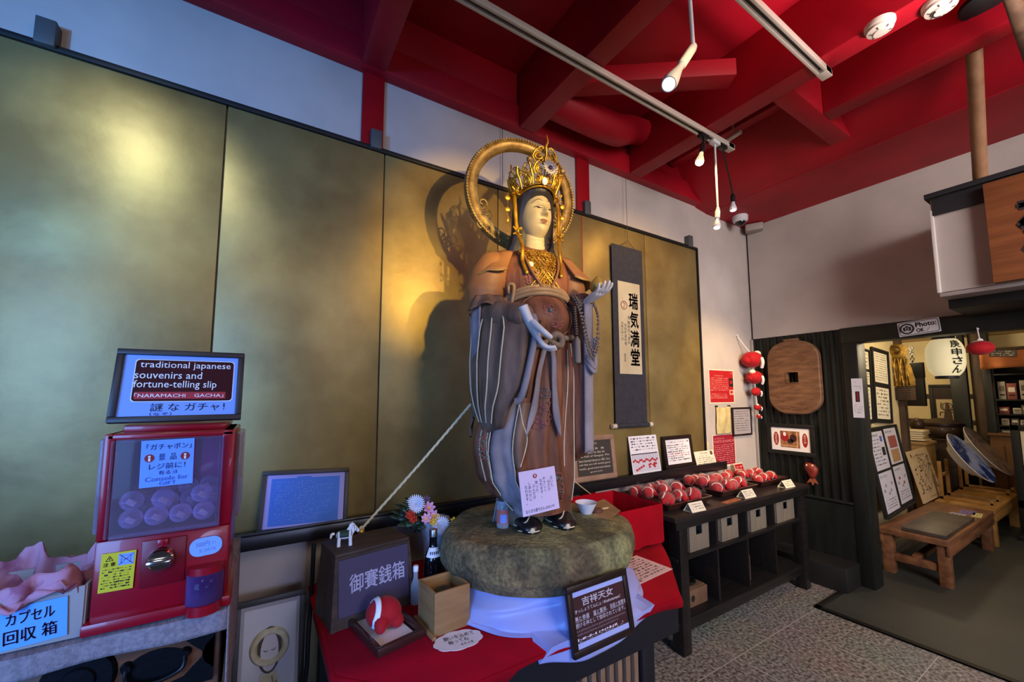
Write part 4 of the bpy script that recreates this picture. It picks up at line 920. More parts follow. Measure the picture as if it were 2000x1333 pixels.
# ================================================================== THE STATUE
ST = thing('goddess_statue', 'tall painted wooden goddess statue with gold crown and ring halo standing on the big stone', 'statue', (1.045, 1.47, .95), math.radians(-12))
M_robe = mat('robe_brown', '#8f5a3e', .6, col2='#5a3424', scale=6, detail=8, stretch=(2.5, 2.5, .6), bump=.25, bscale=30)
M_robe2 = mat('robe_grey_brown', '#866a58', .6, col2='#574237', scale=7, detail=8, stretch=(2, 2, .6), bump=.1, bscale=30)
M_robe3 = mat('robe_orange_brown', '#96683f', .55, col2='#7a5236', scale=6, detail=5, bump=.1, bscale=30)
M_lav = mat('worn_lavender_cloth', '#9a9298', .7, col2='#777078', scale=7, detail=6, bump=.1, bscale=40)
M_pipe = mat('cream_piping', '#d9c8a8', .5); M_dkgr = mat('dark_green_lining', '#2a3430', .6)
M_gilt = mat('gilding', '#d8ac3c', .32, .75, col2='#a87a24', scale=30); M_gilt2 = mat('old_gilding', '#a48a54', .5, .4, col2='#7a6034', scale=25, bump=.1, bscale=60)
M_skin = mat('white_painted_wood', '#d8d6d8', .45); M_face = mat('face_gofun_white', '#cfc095', .45, col2='#bfae82', scale=9)
M_hair = mat('black_lacquer_hair', '#211e20', .45, col2='#2e2a2a', scale=20)
M_rose = mat('faded_rose_paint', '#a2605f', .6); M_rosew = mat('pale_blossom', '#d9c6c6', .6); M_teal = mat('faded_green_paint', '#5e7a70', .6)
TAB = [(0, .01, 0, .14, .11), (.09, .01, 0, .15, .12), (.145, -.02, 0, .187, .142), (.22, -.04, 0, .212, .152), (.33, -.05, 0, .222, .157), (.6, -.022, 0, .192, .146), (.77, -.004, 0, .166, .136), (.88, 0, -.012, .166, .15), (.98, 0, 0, .157, .132), (1.08, 0, 0, .175, .116), (1.145, 0, .01, .178, .1), (1.185, 0, .015, .13, .086), (1.225, 0, .015, .062, .058)]
def folds(a, z):
    k = max(0, min(1, (z-.05)/.12))*max(0, min(1, (.84-z)/.15))
    return k*(.010*math.sin(9*a+2.2*z)+.007*math.sin(15*a-4*z+1)+.004*math.sin(26*a+6*z))+(.004*math.sin(7*a) if z < .14 else 0)
def surf(deg, z, off=0):
    a = math.radians(deg); cx_, cy_, rx, ry = interp(TAB, z); f = folds(a, z)+off
    return V((cx_+(rx+f)*math.cos(a), cy_+(ry+f)*math.sin(a), z))
g = G(); g.grid(lambda u, v: surf(360*u, lerp(.055, 1.225, v)), 120, 90); g.build('robe', M_robe, ST, smooth=80)
# trouser cuffs at the ankles and the trailing cloth end
g = G()
for cx_, r in ((-.06, .088), (.095, .07)): g.lathe([(r*.75, .0), (r*.98, .02), (r, .06), (r*.85, .11), (r*.6, .15)], (cx_, -.01, 0), 28)
g.build('trouser_cuff', mat('grey_green_cuff', '#6d6657', .7, col2='#55503f', scale=14, bump=.3, bscale=40), ST, smooth=70)
g = G(); g.grid(lambda u, v: (lerp(-.15, -.10, u)-.03*(1-v), .05+.012*math.sin(9*u), lerp(.0, .15, v)), 10, 8); g.build('cloth_end', M_lav, ST, smooth=80, solid=.006)
# shoes
for sx in (-1, 1):
    g = G(); c = V((.005+sx*.078, 0, 0)); n = 20; rings = []
    for y, rx, h in ((.03, .03, .05), (0, .042, .062), (-.05, .05, .066), (-.1, .053, .052), (-.135, .046, .04), (-.152, .03, .03), (-.158, .008, .02)):
        rings.append([(c.x+rx*math.cos(2*PI*k/n), y, .001+max(0, h*.5+h*.5*math.sin(2*PI*k/n))*(1 if math.sin(2*PI*k/n) > -.5 else .25)) for k in range(n)])
    g.loft(rings); sh = g.build('shoe', mat('black_shoe', '#121317', .35, coat=.3), ST, smooth=70)
    g = G(); g.tube(spline([(c.x-.055, -.02, .02), (c.x-.052, -.06, .018), (c.x-.048, -.1, .024), (c.x-.02, -.125, .045), (c.x+.015, -.085, .062), (c.x+.05, -.06, .055)], 6), .003, 6)
    g.tube(spline([(c.x-.05, -.112, .008), (c.x-.02, -.155, .012), (c.x+.02, -.155, .013), (c.x+.048, -.115, .012)], 5), .003, 6); g.build('shoe_piping', M_pipe, sh, smooth=80)
    g = G(); g.ball((c.x-.008, -.155, .016), (.011, .008, .011), 12); g.build('shoe_button', M_pipe, sh)
# upper arms, forearms and hanging sleeves
def sleeve_tube(pts, rs, m, name, seg=24, wr=.006):
    g = G(); c = spline(pts, 6); n = len(c); rr = [interp([(i/(len(rs)-1), r) for i, r in enumerate(rs)], k/(n-1))[0]*(1+wr*8*math.sin(k*1.7)*.5) for k in range(n)]
    g.tube(c, rr, seg); return g.build(name, m, ST, smooth=80)
sleeve_tube([(-.13, .01, 1.14), (-.2, .01, 1.10), (-.232, .01, 1.0), (-.235, 0, .9)], [.06, .085, .088, .07], M_robe3, 'upper_sleeve')
sleeve_tube([(.13, .01, 1.14), (.175, .01, 1.09), (.19, .0, 1.0), (.185, -.02, .94)], [.06, .075, .075, .06], M_robe3, 'upper_sleeve')
sleeve_tube([(-.235, .01, .92), (-.2, -.1, .88), (-.155, -.19, .865), (-.132, -.235, .86)], [.07, .065, .055, .045], M_robe2, 'forearm_sleeve')
sleeve_tube([(.185, .0, .95), (.19, -.06, .955), (.195, -.115, .962), (.197, -.135, .965)], [.06, .055, .045, .038], M_robe2, 'forearm_sleeve')
def drape(name, m, rows, n=40, fold=.006, kf=7, ph=0, close=True):
    """hanging sleeve: rows of (z, end A xy, end B xy, half thickness)"""
    g = G(); rings = []
    zs = [r[0] for r in rows]
    for i in range(25):
        t = i/24*(len(rows)-1); k = min(int(t), len(rows)-2); f = t-k; a, b = rows[k], rows[k+1]
        z = lerp(a[0], b[0], f); A = V(a[1]).lerp(V(b[1]), f); B = V(a[2]).lerp(V(b[2]), f); h = lerp(a[3], b[3], f)
        c = (A+B)/2; ax = (B-A)/2; pr = V((-ax.y, ax.x)).normalized(); ring = []
        for j in range(n):
            w = 2*PI*j/n; ff = fold*math.sin(kf*w+ph+z*5)
            p = c+ax*math.cos(w)+pr*(h+ff)*math.sin(w)
            ring.append((p.x, p.y, z+(.02*math.cos(w) if i == 24 else 0)))
        rings.append(ring)
    g.loft(rings); return g.build(name, m, ST, smooth=80)
RD = [(.90, (-.245, .02), (-.15, -.21), .045), (.82, (-.275, .03), (-.128, -.245), .062), (.7, (-.285, .03), (-.145, -.25), .06), (.58, (-.285, .02), (-.165, -.245), .05), (.50, (-.27, .0), (-.20, -.21), .036), (.40, (-.24, -.02), (-.215, -.15), .02)]
drape('hanging_sleeve', M_robe2, RD, fold=.008, kf=9)
LD = [(.985, (.185, .02), (.195, -.13), .035), (.9, (.175, .04), (.195, -.14), .042), (.7, (.17, .035), (.185, -.135), .042), (.45, (.175, .03), (.19, -.125), .046), (.33, (.175, .02), (.19, -.12), .045), (.295, (.178, .0), (.19, -.105), .036), (.272, (.18, -.03), (.188, -.075), .016)]
drape('hanging_sleeve', M_robe, LD, fold=.005, kf=7)
# lavender lining panels shown on the sleeves
g = G()
def lp(u, v):
    z = lerp(.95, .31, v); hw = .030+.008*math.sin(v*3)
    return (.196+.042*(u-.5)-.012*math.cos((u-.5)*3), -.148-.006*math.cos((u-.5)*PI)+.015*v, z+.02*abs(u-.5)*(-1 if v > .9 else 0))
g.grid(lp, 8, 30); g.build('sleeve_lining', M_lav, ST, smooth=80, solid=.006)
g = G(); g.tube(spline([(.178, -.15, .72), (.19, -.165, .69), (.205, -.165, .67), (.222, -.15, .69), (.226, -.14, .8)], 6), [.012]*25, 10); g.tube(spline([(.178, -.15, .70), (.19, -.165, .665), (.208, -.166, .648), (.225, -.15, .67)], 6), .009, 8); g.build('sleeve_fold', M_lav, ST, smooth=80)
# front edge of the right sleeve: lining, dark inside and piping
g = G(); g.tube(spline([(-.105, -.235, .865), (-.102, -.25, .8), (-.125, -.262, .7), (-.155, -.262, .58), (-.17, -.255, .535), (-.185, -.245, .525)], 6), [.012, .013]+[.014]*29, 10, flat=((1, .4, 0), .9)); g.build('sleeve_lining', M_lav, ST, smooth=80)
g = G(); g.grid(lambda u, v: V((-.105, -.225, .85)).lerp(V((-.16, -.235, .54)), v)+V((lerp(.0, .045, u)*(1-.3*v), .02*u, 0)), 6, 16); g.build('sleeve_inside', M_dkgr, ST, smooth=80, solid=.006)
# white under-sleeve falling behind the right elbow, ruffle above it
g = G()
def us(u, v):
    z = lerp(.93, .58, v); k = (1-v)**.8
    x = -.292+.006*math.sin(8*u); y = lerp(.04, -.10, u)*(.25+.75*k)-.02*v
    return (x-.004*math.sin(u*12), y, z-.02*math.sin(PI*u))
g.grid(us, 14, 16); g.build('under_sleeve', M_lav, ST, smooth=80, solid=.008)
g = G()
def rf(u, v): 
    a = lerp(-2.6, .6, u); r = .085+.03*v+.006*math.sin(a*9)
    return (-.225+r*math.cos(a)*.9-.01*v, -.02+r*math.sin(a), .965-.06*v+.018*math.sin(a*3+1)*v)
g.grid(rf, 40, 6); g.build('sleeve_ruffle', M_robe2, ST, smooth=80, solid=.008)
# long drape falling from the back of the right shoulder to a point
g = G()
def bd(u, v):
    z = lerp(1.05, .40, v); x = lerp(-.20, -.245, v**.7)+.006*math.sin(9*u+v*3); y = lerp(.075, -.03+.06*v, u)
    if v > .8: z -= (1-u)*0; z += u*.12*(v-.8)/.2; 
    return (x-.035*math.sin(PI*min(1, v*1.2))*(.4+.6*u)-.02*v*v, y+.04, z-.04*(1-u)*v)
g.grid(bd, 14, 40); g.build('back_drape', M_robe2, ST, smooth=80, solid=.012)
# cream piping along the folds of the robe and sleeve
g = G()
for d0, d1, z0, z1 in ((-178, -172, .7, .3), (-165, -161, .74, .2), (-152, -149, .5, .14), (-46, -50, .75, .25), (-36, -40, .78, .1), (-28, -32, .62, .16)):
    g.tube([surf(lerp(d0, d1, t/14), lerp(z0, z1, t/14), .003) for t in range(15)], .0028, 6)
for s, dx in ((.14, 0), (.34, 0), (.56, 0), (.76, 0)):
    pts = []
    for i in range(14):
        z = lerp(.89, .53, i/13); t = i/13*(4.6); k = int(t); f = t-k; a, b = RD[k], RD[k+1]
        z = lerp(a[0], b[0], f); A = V(a[1]).lerp(V(b[1]), f); B = V(a[2]).lerp(V(b[2]), f); h = lerp(a[3], b[3], f); c = A.lerp(B, s); ax = (B-A).normalized(); pr = V((-abs(ax.y), -abs(ax.x)*1)).normalized()
        q = c+pr*(h*math.sqrt(max(0, 1-(2*s-1)**2))+.007); pts.append((q.x, q.y, z))
    g.tube(pts, .003, 6)
g.build('piping', M_pipe, ST, smooth=80)
# lavender stole hanging down the front of the robe, and a pointed panel beside it
g = G()
def stole(d0, w0, w1, z0, z1, off, tip=0):
    def f(u, v):
        z = lerp(z0, z1, v); w = lerp(w0, w1, v)*(1-tip*max(0, (v-.55)/.45)**1.5); d = d0+(u-.5)*w
        return surf(d, z-(.012*(1-abs(2*u-1)**2) if not tip else 0)*v, off+.006*math.sin(PI*u))
    g.grid(f, 10, 30)
stole(-131, 20, 30, .58, .07, .014); g.build('stole', M_lav, ST, smooth=80, solid=.008)
g = G(); stole(-114, 16, 26, .52, .26, .01, .97); g.build('pointed_panel', M_robe2, ST, smooth=80, solid=.008)
g = G(); g.tube(spline([surf(-121, .55, .02), surf(-112, .45, .02), surf(-104, .37, .02), surf(-112, .27, .02)], 6), .0026, 6); g.tube([surf(-146.5+(k*.0), lerp(.56, .08, k/12), .02) for k in range(13)], .0028, 6); g.tube([surf(-118, lerp(.56, .1, k/12), .022) for k in range(13)], .0022, 6)
g.build('panel_piping', M_pipe, ST, smooth=80)
# belly panel with rim, belt bands
g = G()
def belly(u, v):
    r = v; a = 2*PI*u; d = -90+44*r*math.cos(a); z = .885+.092*r*math.sin(a)
    return surf(d, z, .005+.02*(1-r*r))
g.grid(belly, 40, 10); g.build('belly_panel', M_robe, ST, smooth=80)
g = G(); g.tube([surf(-90+46*math.cos(a), .885+.095*math.sin(a), .008) for a in [2*PI*i/40 for i in range(41)]], .004, 6); g.build('belly_rim', M_robe3, ST, smooth=80)
g = G()
for k, (zz, o, r) in enumerate(((1.0, .008, .012), (.982, .011, .01), (1.016, .004, .008))):
    g.tube([surf(d, zz-.052*((d+90)/75)**2, o) for d in range(-165, -14, 5)], r, 8)
g.tube(spline([surf(-150, .985, .012), surf(-146, 1.02, .02), surf(-138, 1.01, .02), surf(-146, .92, .014), surf(-142, .86, .012)], 5), .008, 8)
g.build('belt', M_pipe if False else mat('belt_cream_brown', '#a58a66', .55, col2='#8a6f50', scale=14), ST, smooth=80)
# waist sash with its bow and two hanging ribbons
g = G(); g.tube([surf(d, .79+.03*((d+90)/75)**2, .01) for d in range(-165, -14, 5)], .013, 8, flat=((0, 0, 1), 1)); 
k0 = surf(-90, .785, .02)
g.ball(k0, (.02, .016, .019), 14)
for s in (-1, 1):
    g.tube(spline([k0, k0+V((s*.03, -.012, .018)), k0+V((s*.058, -.006, .004)), k0+V((s*.055, .0, -.026)), k0+V((s*.025, -.004, -.022)), k0], 6), [.009, .012, .014, .015, .016, .016]+[.015]*20+[.012, .01, .009, .009, .009], 10)
g.build('sash', mat('sash_tan', '#8f7c6a', .6, col2='#75624f', scale=16), ST, smooth=80)
for s, d1 in ((-1, -103), (1, -73)):
    g = G()
    def rib(u, v):
        z = lerp(.77, .385, v); d = lerp(-90+s*3, d1, v**.8); w = lerp(5, 10, v)*(1-.95*max(0, (v-.72)/.28)**1.4)
        return surf(d+(u-.5)*w*(1)+s*2.5*max(0, (v-.72)/.28)*(1), z, .016+.006*math.sin(PI*u)+.004*math.sin(v*9))
    g.grid(rib, 6, 30); g.build('sash_ribbon', M_lav, ST, smooth=80, solid=.006)
# painted blossoms
def blossom(g, deg, z, r, off=.006, pet=5):
    k = math.degrees(1/.16)
    for i in range(pet):
        a0 = 2*PI*i/pet
        pts = []
        for j in range(9):
            t = a0+(j/8-.5)*2*PI/pet*1.1; rr = r*(.35+.65*math.sin(PI*j/8)**.6)
            pts.append(surf(deg+k*rr*math.cos(t), z+rr*math.sin(t), off))
        g.tube(pts, .0016, 5)
g = G()
for d, z, r, o in ((-92, .90, .026, .026), (-78, .852, .024, .02), (-84, .845, .016, .022), (-104, 1.055, .034, .004), (-112, 1.04, .022, .004), (-90, .53, .034, .006), (-88, .46, .03, .006), (-92, .43, .02, .006), (-152, .36, .03, .012), (-150, .31, .024, .012), (-74, .2, .035, .006), (-72, .14, .028, .006), (-160, .64, .018, .02)): blossom(g, d, z, r, o)
g.build('painted_blossom', M_rose, ST, smooth=80)
g = G()
for d, z, o in ((-92, .90, .028), (-74, .215, .008)): g.ball(surf(d, z, o), .009, 10)
for d, z, r, o in ((-70, .185, .03, .005), (-112, 1.0, .03, .004), (-90, .56, .02, .006), (-150, .335, .034, .011)): blossom(g, d, z, r, o, 4)
g.build('painted_leaves', M_teal, ST, smooth=80)
# shoulder cape with scalloped gold edge
for s in (-1, 1):
    g = G()
    def cape(u, v):
        a = lerp(-1.9, 1.5, u); r = lerp(.05, .1, v); z = lerp(1.185, 1.09-.012*abs(math.sin(a*3)), v)
        return (s*(.135+.06*v+r*max(-.35, math.cos(a))*1.0), .01+r*1.05*math.sin(a), z-.02*v*(math.cos(a)+0))
    g.grid(cape, 30, 8); c_ = g.build('shoulder_cape', M_robe3, ST, smooth=80, solid=.01)
    g = G(); g.tube([cape(i/30, 1) for i in range(31)], .005, 6); g.tube([V(cape(i/30, .8))+V((0, 0, .004)) for i in range(31)], .002, 5); g.build('cape_edge', M_gilt2, c_, smooth=80)
g = G(); g.grid(lambda u, v: V((-.232, -.0, 1.15))+V((.05*math.cos(lerp(2.2, 4.4, u))*(1.35), .085*math.sin(lerp(2.2, 4.4, u)), -.075*v+.002)), 14, 6)
# neck and head
g = G(); g.lathe([(.062, 1.19), (.054, 1.215), (.05, 1.245), (.05, 1.29), (.05, 1.31)], (0, .0, 0), 32); 
for z, r in ((1.235, .0515), (1.255, .0512)): g.torus((0, 0, z), r-.003, .0035, 'z', 32, 8)
g.build('neck', M_face, ST, smooth=70)
HC_ = V((0, -.012, 1.372)); HY = math.radians(7)
def ga(x, s): return math.exp(-(x/s)**2)
def sst(a, b, x): t = max(0, min(1, (x-a)/(b-a))); return t*t*(3-2*t)
def relief(x, z):
    ax = abs(x)
    f = .021*ga(x, .0095)*sst(.04, -.012, z)*sst(-.026, -.015, z)+.007*ga(ax-.0115, .0065)*ga(z+.0155, .007)
    f += .004*ga(ax-.028, .026)*ga(z-.047, .010)-.0065*ga(ax-.029, .016)*ga(z-.026, .009)+.0055*ga(ax-.0285, .0135)*ga(z-.0175, .0065)-.003*ga(ax-.0285, .014)*ga(z-.0115, .003)
    f += .0065*ga(x, .0165)*ga(z+.0385, .0042)*(1-.25*ga(x, .003))+.0075*ga(x, .0135)*ga(z+.049, .0052)-.004*ga(x, .018)*ga(z+.0436, .0022)-.003*ga(x, .02)*ga(z+.0575, .004)
    f += .007*ga(x, .02)*ga(z+.077, .016)+.004*ga(ax-.04, .02)*ga(z+.02, .025)
    return f
def headp(ca, sa, ct, st):
    rx, ry, rz = .0705, .092, .122
    z = rz*ct; t = max(0, -ct)
    x = rx*st*ca*(1-.20*t*t+.03*math.sin(PI*t)); y = ry*st*sa*(1-.05*t)
    if sa < 0: y -= 1.3*relief(x, z)*min(1, -sa*1.6)
    return V((x, y, z))
def facept(x, z, off=0):
    rx, ry, rz = .0705, .092, .122
    ct = z/rz; st = math.sqrt(max(0, 1-ct*ct)); t = max(0, -ct); kx = rx*st*(1-.20*t*t+.03*math.sin(PI*t)); ca = max(-.99, min(.99, x/kx)); sa = -math.sqrt(1-ca*ca)
    p = headp(ca, sa, ct, st); return p+V((ca*.3, sa, 0)).normalized()*off
HM = Matrix.Translation(HC_) @ Matrix.Rotation(HY, 4, 'Z') @ Matrix.Rotation(.05, 4, 'X')
g = G(); g.M = HM
g.grid(lambda u, v: headp(math.cos(2*PI*u), math.sin(2*PI*u), math.cos(PI*(.001+.998*v)), math.sin(PI*(.001+.998*v))), 150, 130)
hd = g.build('head', M_face, ST, smooth=80)
for s in (-1, 1):
    g = G(); g.M = HM; g.tube([facept(s*lerp(.010, .052, k/12), .041+.0145*math.sin(PI*(k/12)**.8)-.006*k/12, .0006) for k in range(13)], [.0006+.0011*math.sin(PI*k/12) for k in range(13)], 6); g.build('eyebrow', mat('grey_brown_brow', '#54432f', .6), hd, smooth=80)
    g = G(); g.M = HM; g.tube([facept(s*lerp(.0135, .046, k/10), .0125+.0015*math.sin(PI*k/10)-.0018*math.sin(2*PI*k/10)+.002*k/10, .0009) for k in range(11)], [.0008+.0013*math.sin(PI*min(1, k/10+.1)) for k in range(11)], 6)
    g.tube([facept(s*lerp(.0145, .0435, k/10), .0225+.0045*math.sin(PI*k/10), .0003) for k in range(11)], .0006, 5); g.ball(facept(s*.029, .0115, .0002), (.0035, .002, .0016), 10); g.build('eye', M_hair, hd, smooth=80)
    g = G(); g.M = HM; g.ball((s*.071, .012, .0), (.008, .016, .03), 16); g.build('ear', M_face, hd)
g = G(); g.M = HM
def lips(u, v):
    x = lerp(-.0175, .0175, u); k = math.sin(PI*u)**.7; t = 2*v-1
    return facept(x, -.0437+t*.0105*k+(.0015*abs(x)/.0175 if t > 0 else 0)+.001*(abs(x)/.0175)**2, .0007)
g.grid(lips, 24, 10); g.build('lips', mat('faded_red_lips', '#a87a5c', .5), hd, smooth=80)
g = G(); g.M = HM; g.tube([facept(lerp(-.018, .018, k/12), -.0433+.0006*math.cos(k*PI/3), .0008) for k in range(13)], .0006, 5); g.build('lip_line', M_hair, hd, smooth=80)
# hair: cap, side curtains and the mass behind the shoulders
g = G(); rings = []
for z, rx, ryf, ryb, cy in ((1.10, .145, .02, .06, .06), (1.16, .15, .03, .07, .05), (1.2, .135, .03, .08, .04), (1.24, .112, .034, .09, .03), (1.30, .102, .036, .1, .02), (1.36, .1, .044, .11, .012), (1.42, .097, .066, .112, .008), (1.455, .092, .088, .108, .004), (1.475, .086, .096, .1, 0), (1.495, .074, .085, .09, 0), (1.515, .045, .055, .06, 0), (1.522, .012, .016, .02, 0)):
    ring = []
    for k in range(64):
        a = 2*PI*k/64; s = math.sin(a); ry = ryf if s < 0 else ryb
        w = 1+.012*math.sin(22*a)
        ring.append((rx*math.cos(a)*w, cy+ry*s*w-.012, z+(.0 if s > 0 else 0)))
    rings.append(ring)
g.loft(rings); g.build('hair', M_hair, ST, smooth=80)
# bead necklace, gilt chest ornaments
g = G()
for k in range(34):
    a = 2*PI*k/34; g.ball((.066*math.cos(a), .004+.066*math.sin(a), 1.208-.012*max(0, -math.sin(a))), .0048, 8)
g.build('necklace', mat('dark_gold_beads', '#6a5228', .4, .5), ST, smooth=80)
def spiral(p0, ux, uz, r, turns, a0=0, sgn=1, n=22, fn=None):
    out = []
    for i in range(n+1):
        t = i/n; rr = r*(1-.86*t); a = a0+sgn*2*PI*turns*t
        out.append(p0+ux*(rr*math.cos(a))+uz*(rr*math.sin(a)))
    return out
g = G()
rn = random.Random(11)
def chest(x, z, off=.006):
    cx_, cy_, rx, ry = interp(TAB, z); c = max(-.98, min(.98, (x-cx_)/rx)); a = -math.acos(c); return surf(math.degrees(a), z, off)
for row, (z, xm, n_) in enumerate(((1.185, .075, 8), (1.16, .09, 9), (1.135, .075, 7), (1.11, .06, 6), (1.085, .045, 4), (1.06, .03, 3))):
    for i in range(n_):
        x = lerp(-xm, xm, (i+.5)/n_); p = chest(x, z, .007); r = rn.uniform(.009, .014)
        pts = [chest(x+q.x, z+q.z, .007) for q in spiral(V((0, 0, 0)), V((1, 0, 0)), V((0, 0, 1)), r, 1.2, rn.uniform(0, 6), rn.choice((-1, 1)), 12)]
        g.tube(pts, .0022, 5)
        if i % 2: g.ball(chest(x, z-.012, .009), .0042, 7)
for s in (-1, 1):
    g.tube([chest(s*lerp(.075, -.05, k/12), lerp(1.175, 1.0, k/12), .008) for k in range(13)], .0036, 6)
    g.tube([chest(s*lerp(.06, -.068, k/12), lerp(1.175, 1.01, k/12), .008) for k in range(13)], .003, 6)
for k in range(5):
    z = 1.05-.016*k; g.ball(chest(.004, z, .01), .006-.0006*k, 8)
    for s in (-1, 1): g.tube([chest(.004+s*q.x, z+q.z, .009) for q in spiral(V((.012, 0, 0)), V((1, 0, 0)), V((0, 0, 1)), .009, 1.1, 2.5, -1, 10)], .0018, 5)
g.build('chest_ornament', M_gilt, ST, smooth=80)
g = G(); g.grid(lambda u, v: chest(lerp(-.09, .09, u)*(1-.55*v), lerp(1.195, 1.0, v), .003), 24, 16); g.build('chest_panel', mat('gold_brown_cloth', '#a8803c', .5, .25, col2='#8a642e', scale=30), ST, smooth=80)
g = G(); p = chest(-.055, 1.115, .012); g.prism([(.012*math.cos(2*PI*i/6), .012*math.sin(2*PI*i/6)) for i in range(6)], .006); 
g.bm.free(); g = G(); g.ball(p, (.0125, .006, .0125), 6); g.build('crystal', mat('pale_crystal', '#eee6c8', .15, spec=.8), ST, smooth=0)
for sx in (1, -1):   # collar edges
    g = G(); g.tube(spline([(sx*.068, .02, 1.215), chest(sx*.075, 1.17, .012), chest(sx*.06, 1.09, .012), chest(sx*.02, 1.01, .012)], 8), .006, 8, flat=((0, 1, 0), .7)); g.build('collar_edge', M_robe3, ST, smooth=80)
# crown: pierced gilt scrollwork on a band round the hair
g = G()
CZ0, CRX, CRY = 1.478, .088, .1
def cpt(u, w, off=0):
    a = u/.1; fl = 1.03+.42*max(0, w)/.1+off/.1
    return V((CRX*fl*math.sin(a), -.010-CRY*fl*math.cos(a)*(1-.12*w/.1), CZ0+w*.92-.12*(1-math.cos(a))*.25))
def cs(pts, r): g.tube([cpt(*p) for p in pts], r, 6)
def sp2(u, w, r, turns, a0, sgn, n=18): return [(u+r*(1-.85*i/n)*math.cos(a0+sgn*2*PI*turns*i/n), w+r*(1-.85*i/n)*math.sin(a0+sgn*2*PI*turns*i/n)) for i in range(n+1)]
for w, r in ((-.004, .005), (.008, .0035)): cs([(lerp(-.2, .2, i/40), w) for i in range(41)], r)
def motif(u, w, s, tall=1.6):
    for q in (-1, 1):
        cs(sp2(u+q*.016*s, w+.016*s, .014*s, 1.15, PI/2 if q > 0 else PI/2, -q), [.0046*s*(1-.5*i/18) for i in range(19)])
        cs([(u+q*.028*s, w), (u+q*.034*s, w+.02*s), (u+q*.026*s, w+.038*s), (u+q*.016*s, w+.046*s), (u+q*.022*s, w+.058*s)], [.003*s, .0042*s, .0042*s, .003*s, .0006])
        cs(sp2(u+q*.01*s, w+.046*s, .009*s, 1.0, -PI/2, q, 12), .0024*s)
    cs([(u, w), (u+.001, w+.03*s), (u-.002*s, w+.05*s), (u+.003*s, w+.07*s), (u, w+.05*s*tall)], [.003*s, .005*s, .006*s, .004*s, .0005])
for u, w, s, t in ((-.165, .008, 1.35, 1.1), (-.105, .008, 1.45, 1.1), (-.05, .008, 1.2, 1.0), (.05, .008, 1.2, 1.0), (.105, .008, 1.45, 1.1), (.165, .008, 1.35, 1.1)): motif(u, w, s, t)
for u, w, s, t in ((0, .105, 1.3, 2.0), (-.125, .062, 1.0, 1.5), (.125, .062, 1.0, 1.5), (0, .05, 1.3, 1.1), (.055, .06, .9, 1.1), (-.055, .06, .9, 1.1)): motif(u, w, s, t)
for i in range(13):   # fan of upright leaves above the brow
    a = lerp(-1.2, 1.2, i/12); cs([(.01*math.sin(a), .012), (.03*math.sin(a), .012+.02*math.cos(a)), (.05*math.sin(a), .012+.045*math.cos(a))], [.003, .0055, .001])
for q in (-1, 1):
    cs([(q*.175, .02), (q*.20, .035), (q*.215, .055), (q*.235, .062)], [.005, .008, .005, .0006]); cs(sp2(q*.2, .03, .02, 1.2, 0, q), .0045)
g.build('crown', M_gilt, ST, smooth=80); cr = ST.children[-1] if False else None
crown = [o for o in ST.children if o.name.startswith('crown')][0]
g = G(); c = cpt(.014, .072, .016); nrm = V((.1, -1, .1)).normalized(); a = nrm.cross(V((0, 0, 1))).normalized(); b = a.cross(nrm)
for k in range(16):
    t = 2*PI*k/16; d = a*math.cos(t)+b*math.sin(t); petal(g, c, d, nrm, .038, .0115, .2)
g.m = 1; g.ball(c+nrm*.004, .009, 10); g.build('crown_flower', [mat('pale_silver_petal', '#cfc8c4', .4, .2), mat('dark_flower_eye', '#4a3a4a', .5)], crown, smooth=80, solid=.0015)
g = G(); g.ball(cpt(0, .012, .014), (.012, .01, .017), 16); g.build('crown_jewel', mat('glowing_crystal', '#fff3cf', .12, emit=.6), crown)  # emission put in for the gem's gleam; the gem is no lamp
for u in (-.055, .09):
    g = G(); g.ball(cpt(u, .118, 0), .0125, 14); g.build('crown_orb', M_gilt2, crown)
# gilt ribbons and bead pendants hanging from the crown
for s in (-1, 1):
    g = G(); pts = spline([(s*.105, -.03, 1.475), (s*.108, -.045, 1.40), (s*.102, -.055, 1.28), (s*.09, -.085, 1.2), chest(s*.085, 1.13, .016), chest(s*.075, 1.07, .014)], 8)
    g.tube(pts, .009, 8, flat=((0, 1, .2), .35)); rb_ = g.build('gilt_ribbon', M_gilt, ST, smooth=80)
    for zz in (1.465, 1.272):
        g = G()
        c = V((s*.104, -.06 if zz < 1.4 else -.045, zz))
        for k in range(4):
            an = PI/4+PI/2*k; g.tube(spline([c, c+V((.02*math.cos(an)-.006, -.008, .02*math.sin(an))), c+V((.027*math.cos(an), -.006, .022*math.sin(an)+.004)), c+V((.016*math.cos(an)+.004, -.002, .014*math.sin(an)))], 4), .0035, 6)
        g.ball(c+V((0, -.008, 0)), .007, 10)
        g.build('bow', M_gilt, rb_, smooth=80)
    g = G(); x = s*.138
    for zz, r in ((1.44, .013), (1.385, .012)): g.prism([], 0) if False else g.ball((x, -.03, zz), (r, .004, r), 4)
    for k in range(26): g.ball((x, -.03, 1.46-.0085*k), .0026, 6)
    g.ball((x, -.03, 1.335), (.008, .004, .012), 8); g.build('bead_pendant', M_gilt, ST, smooth=60)
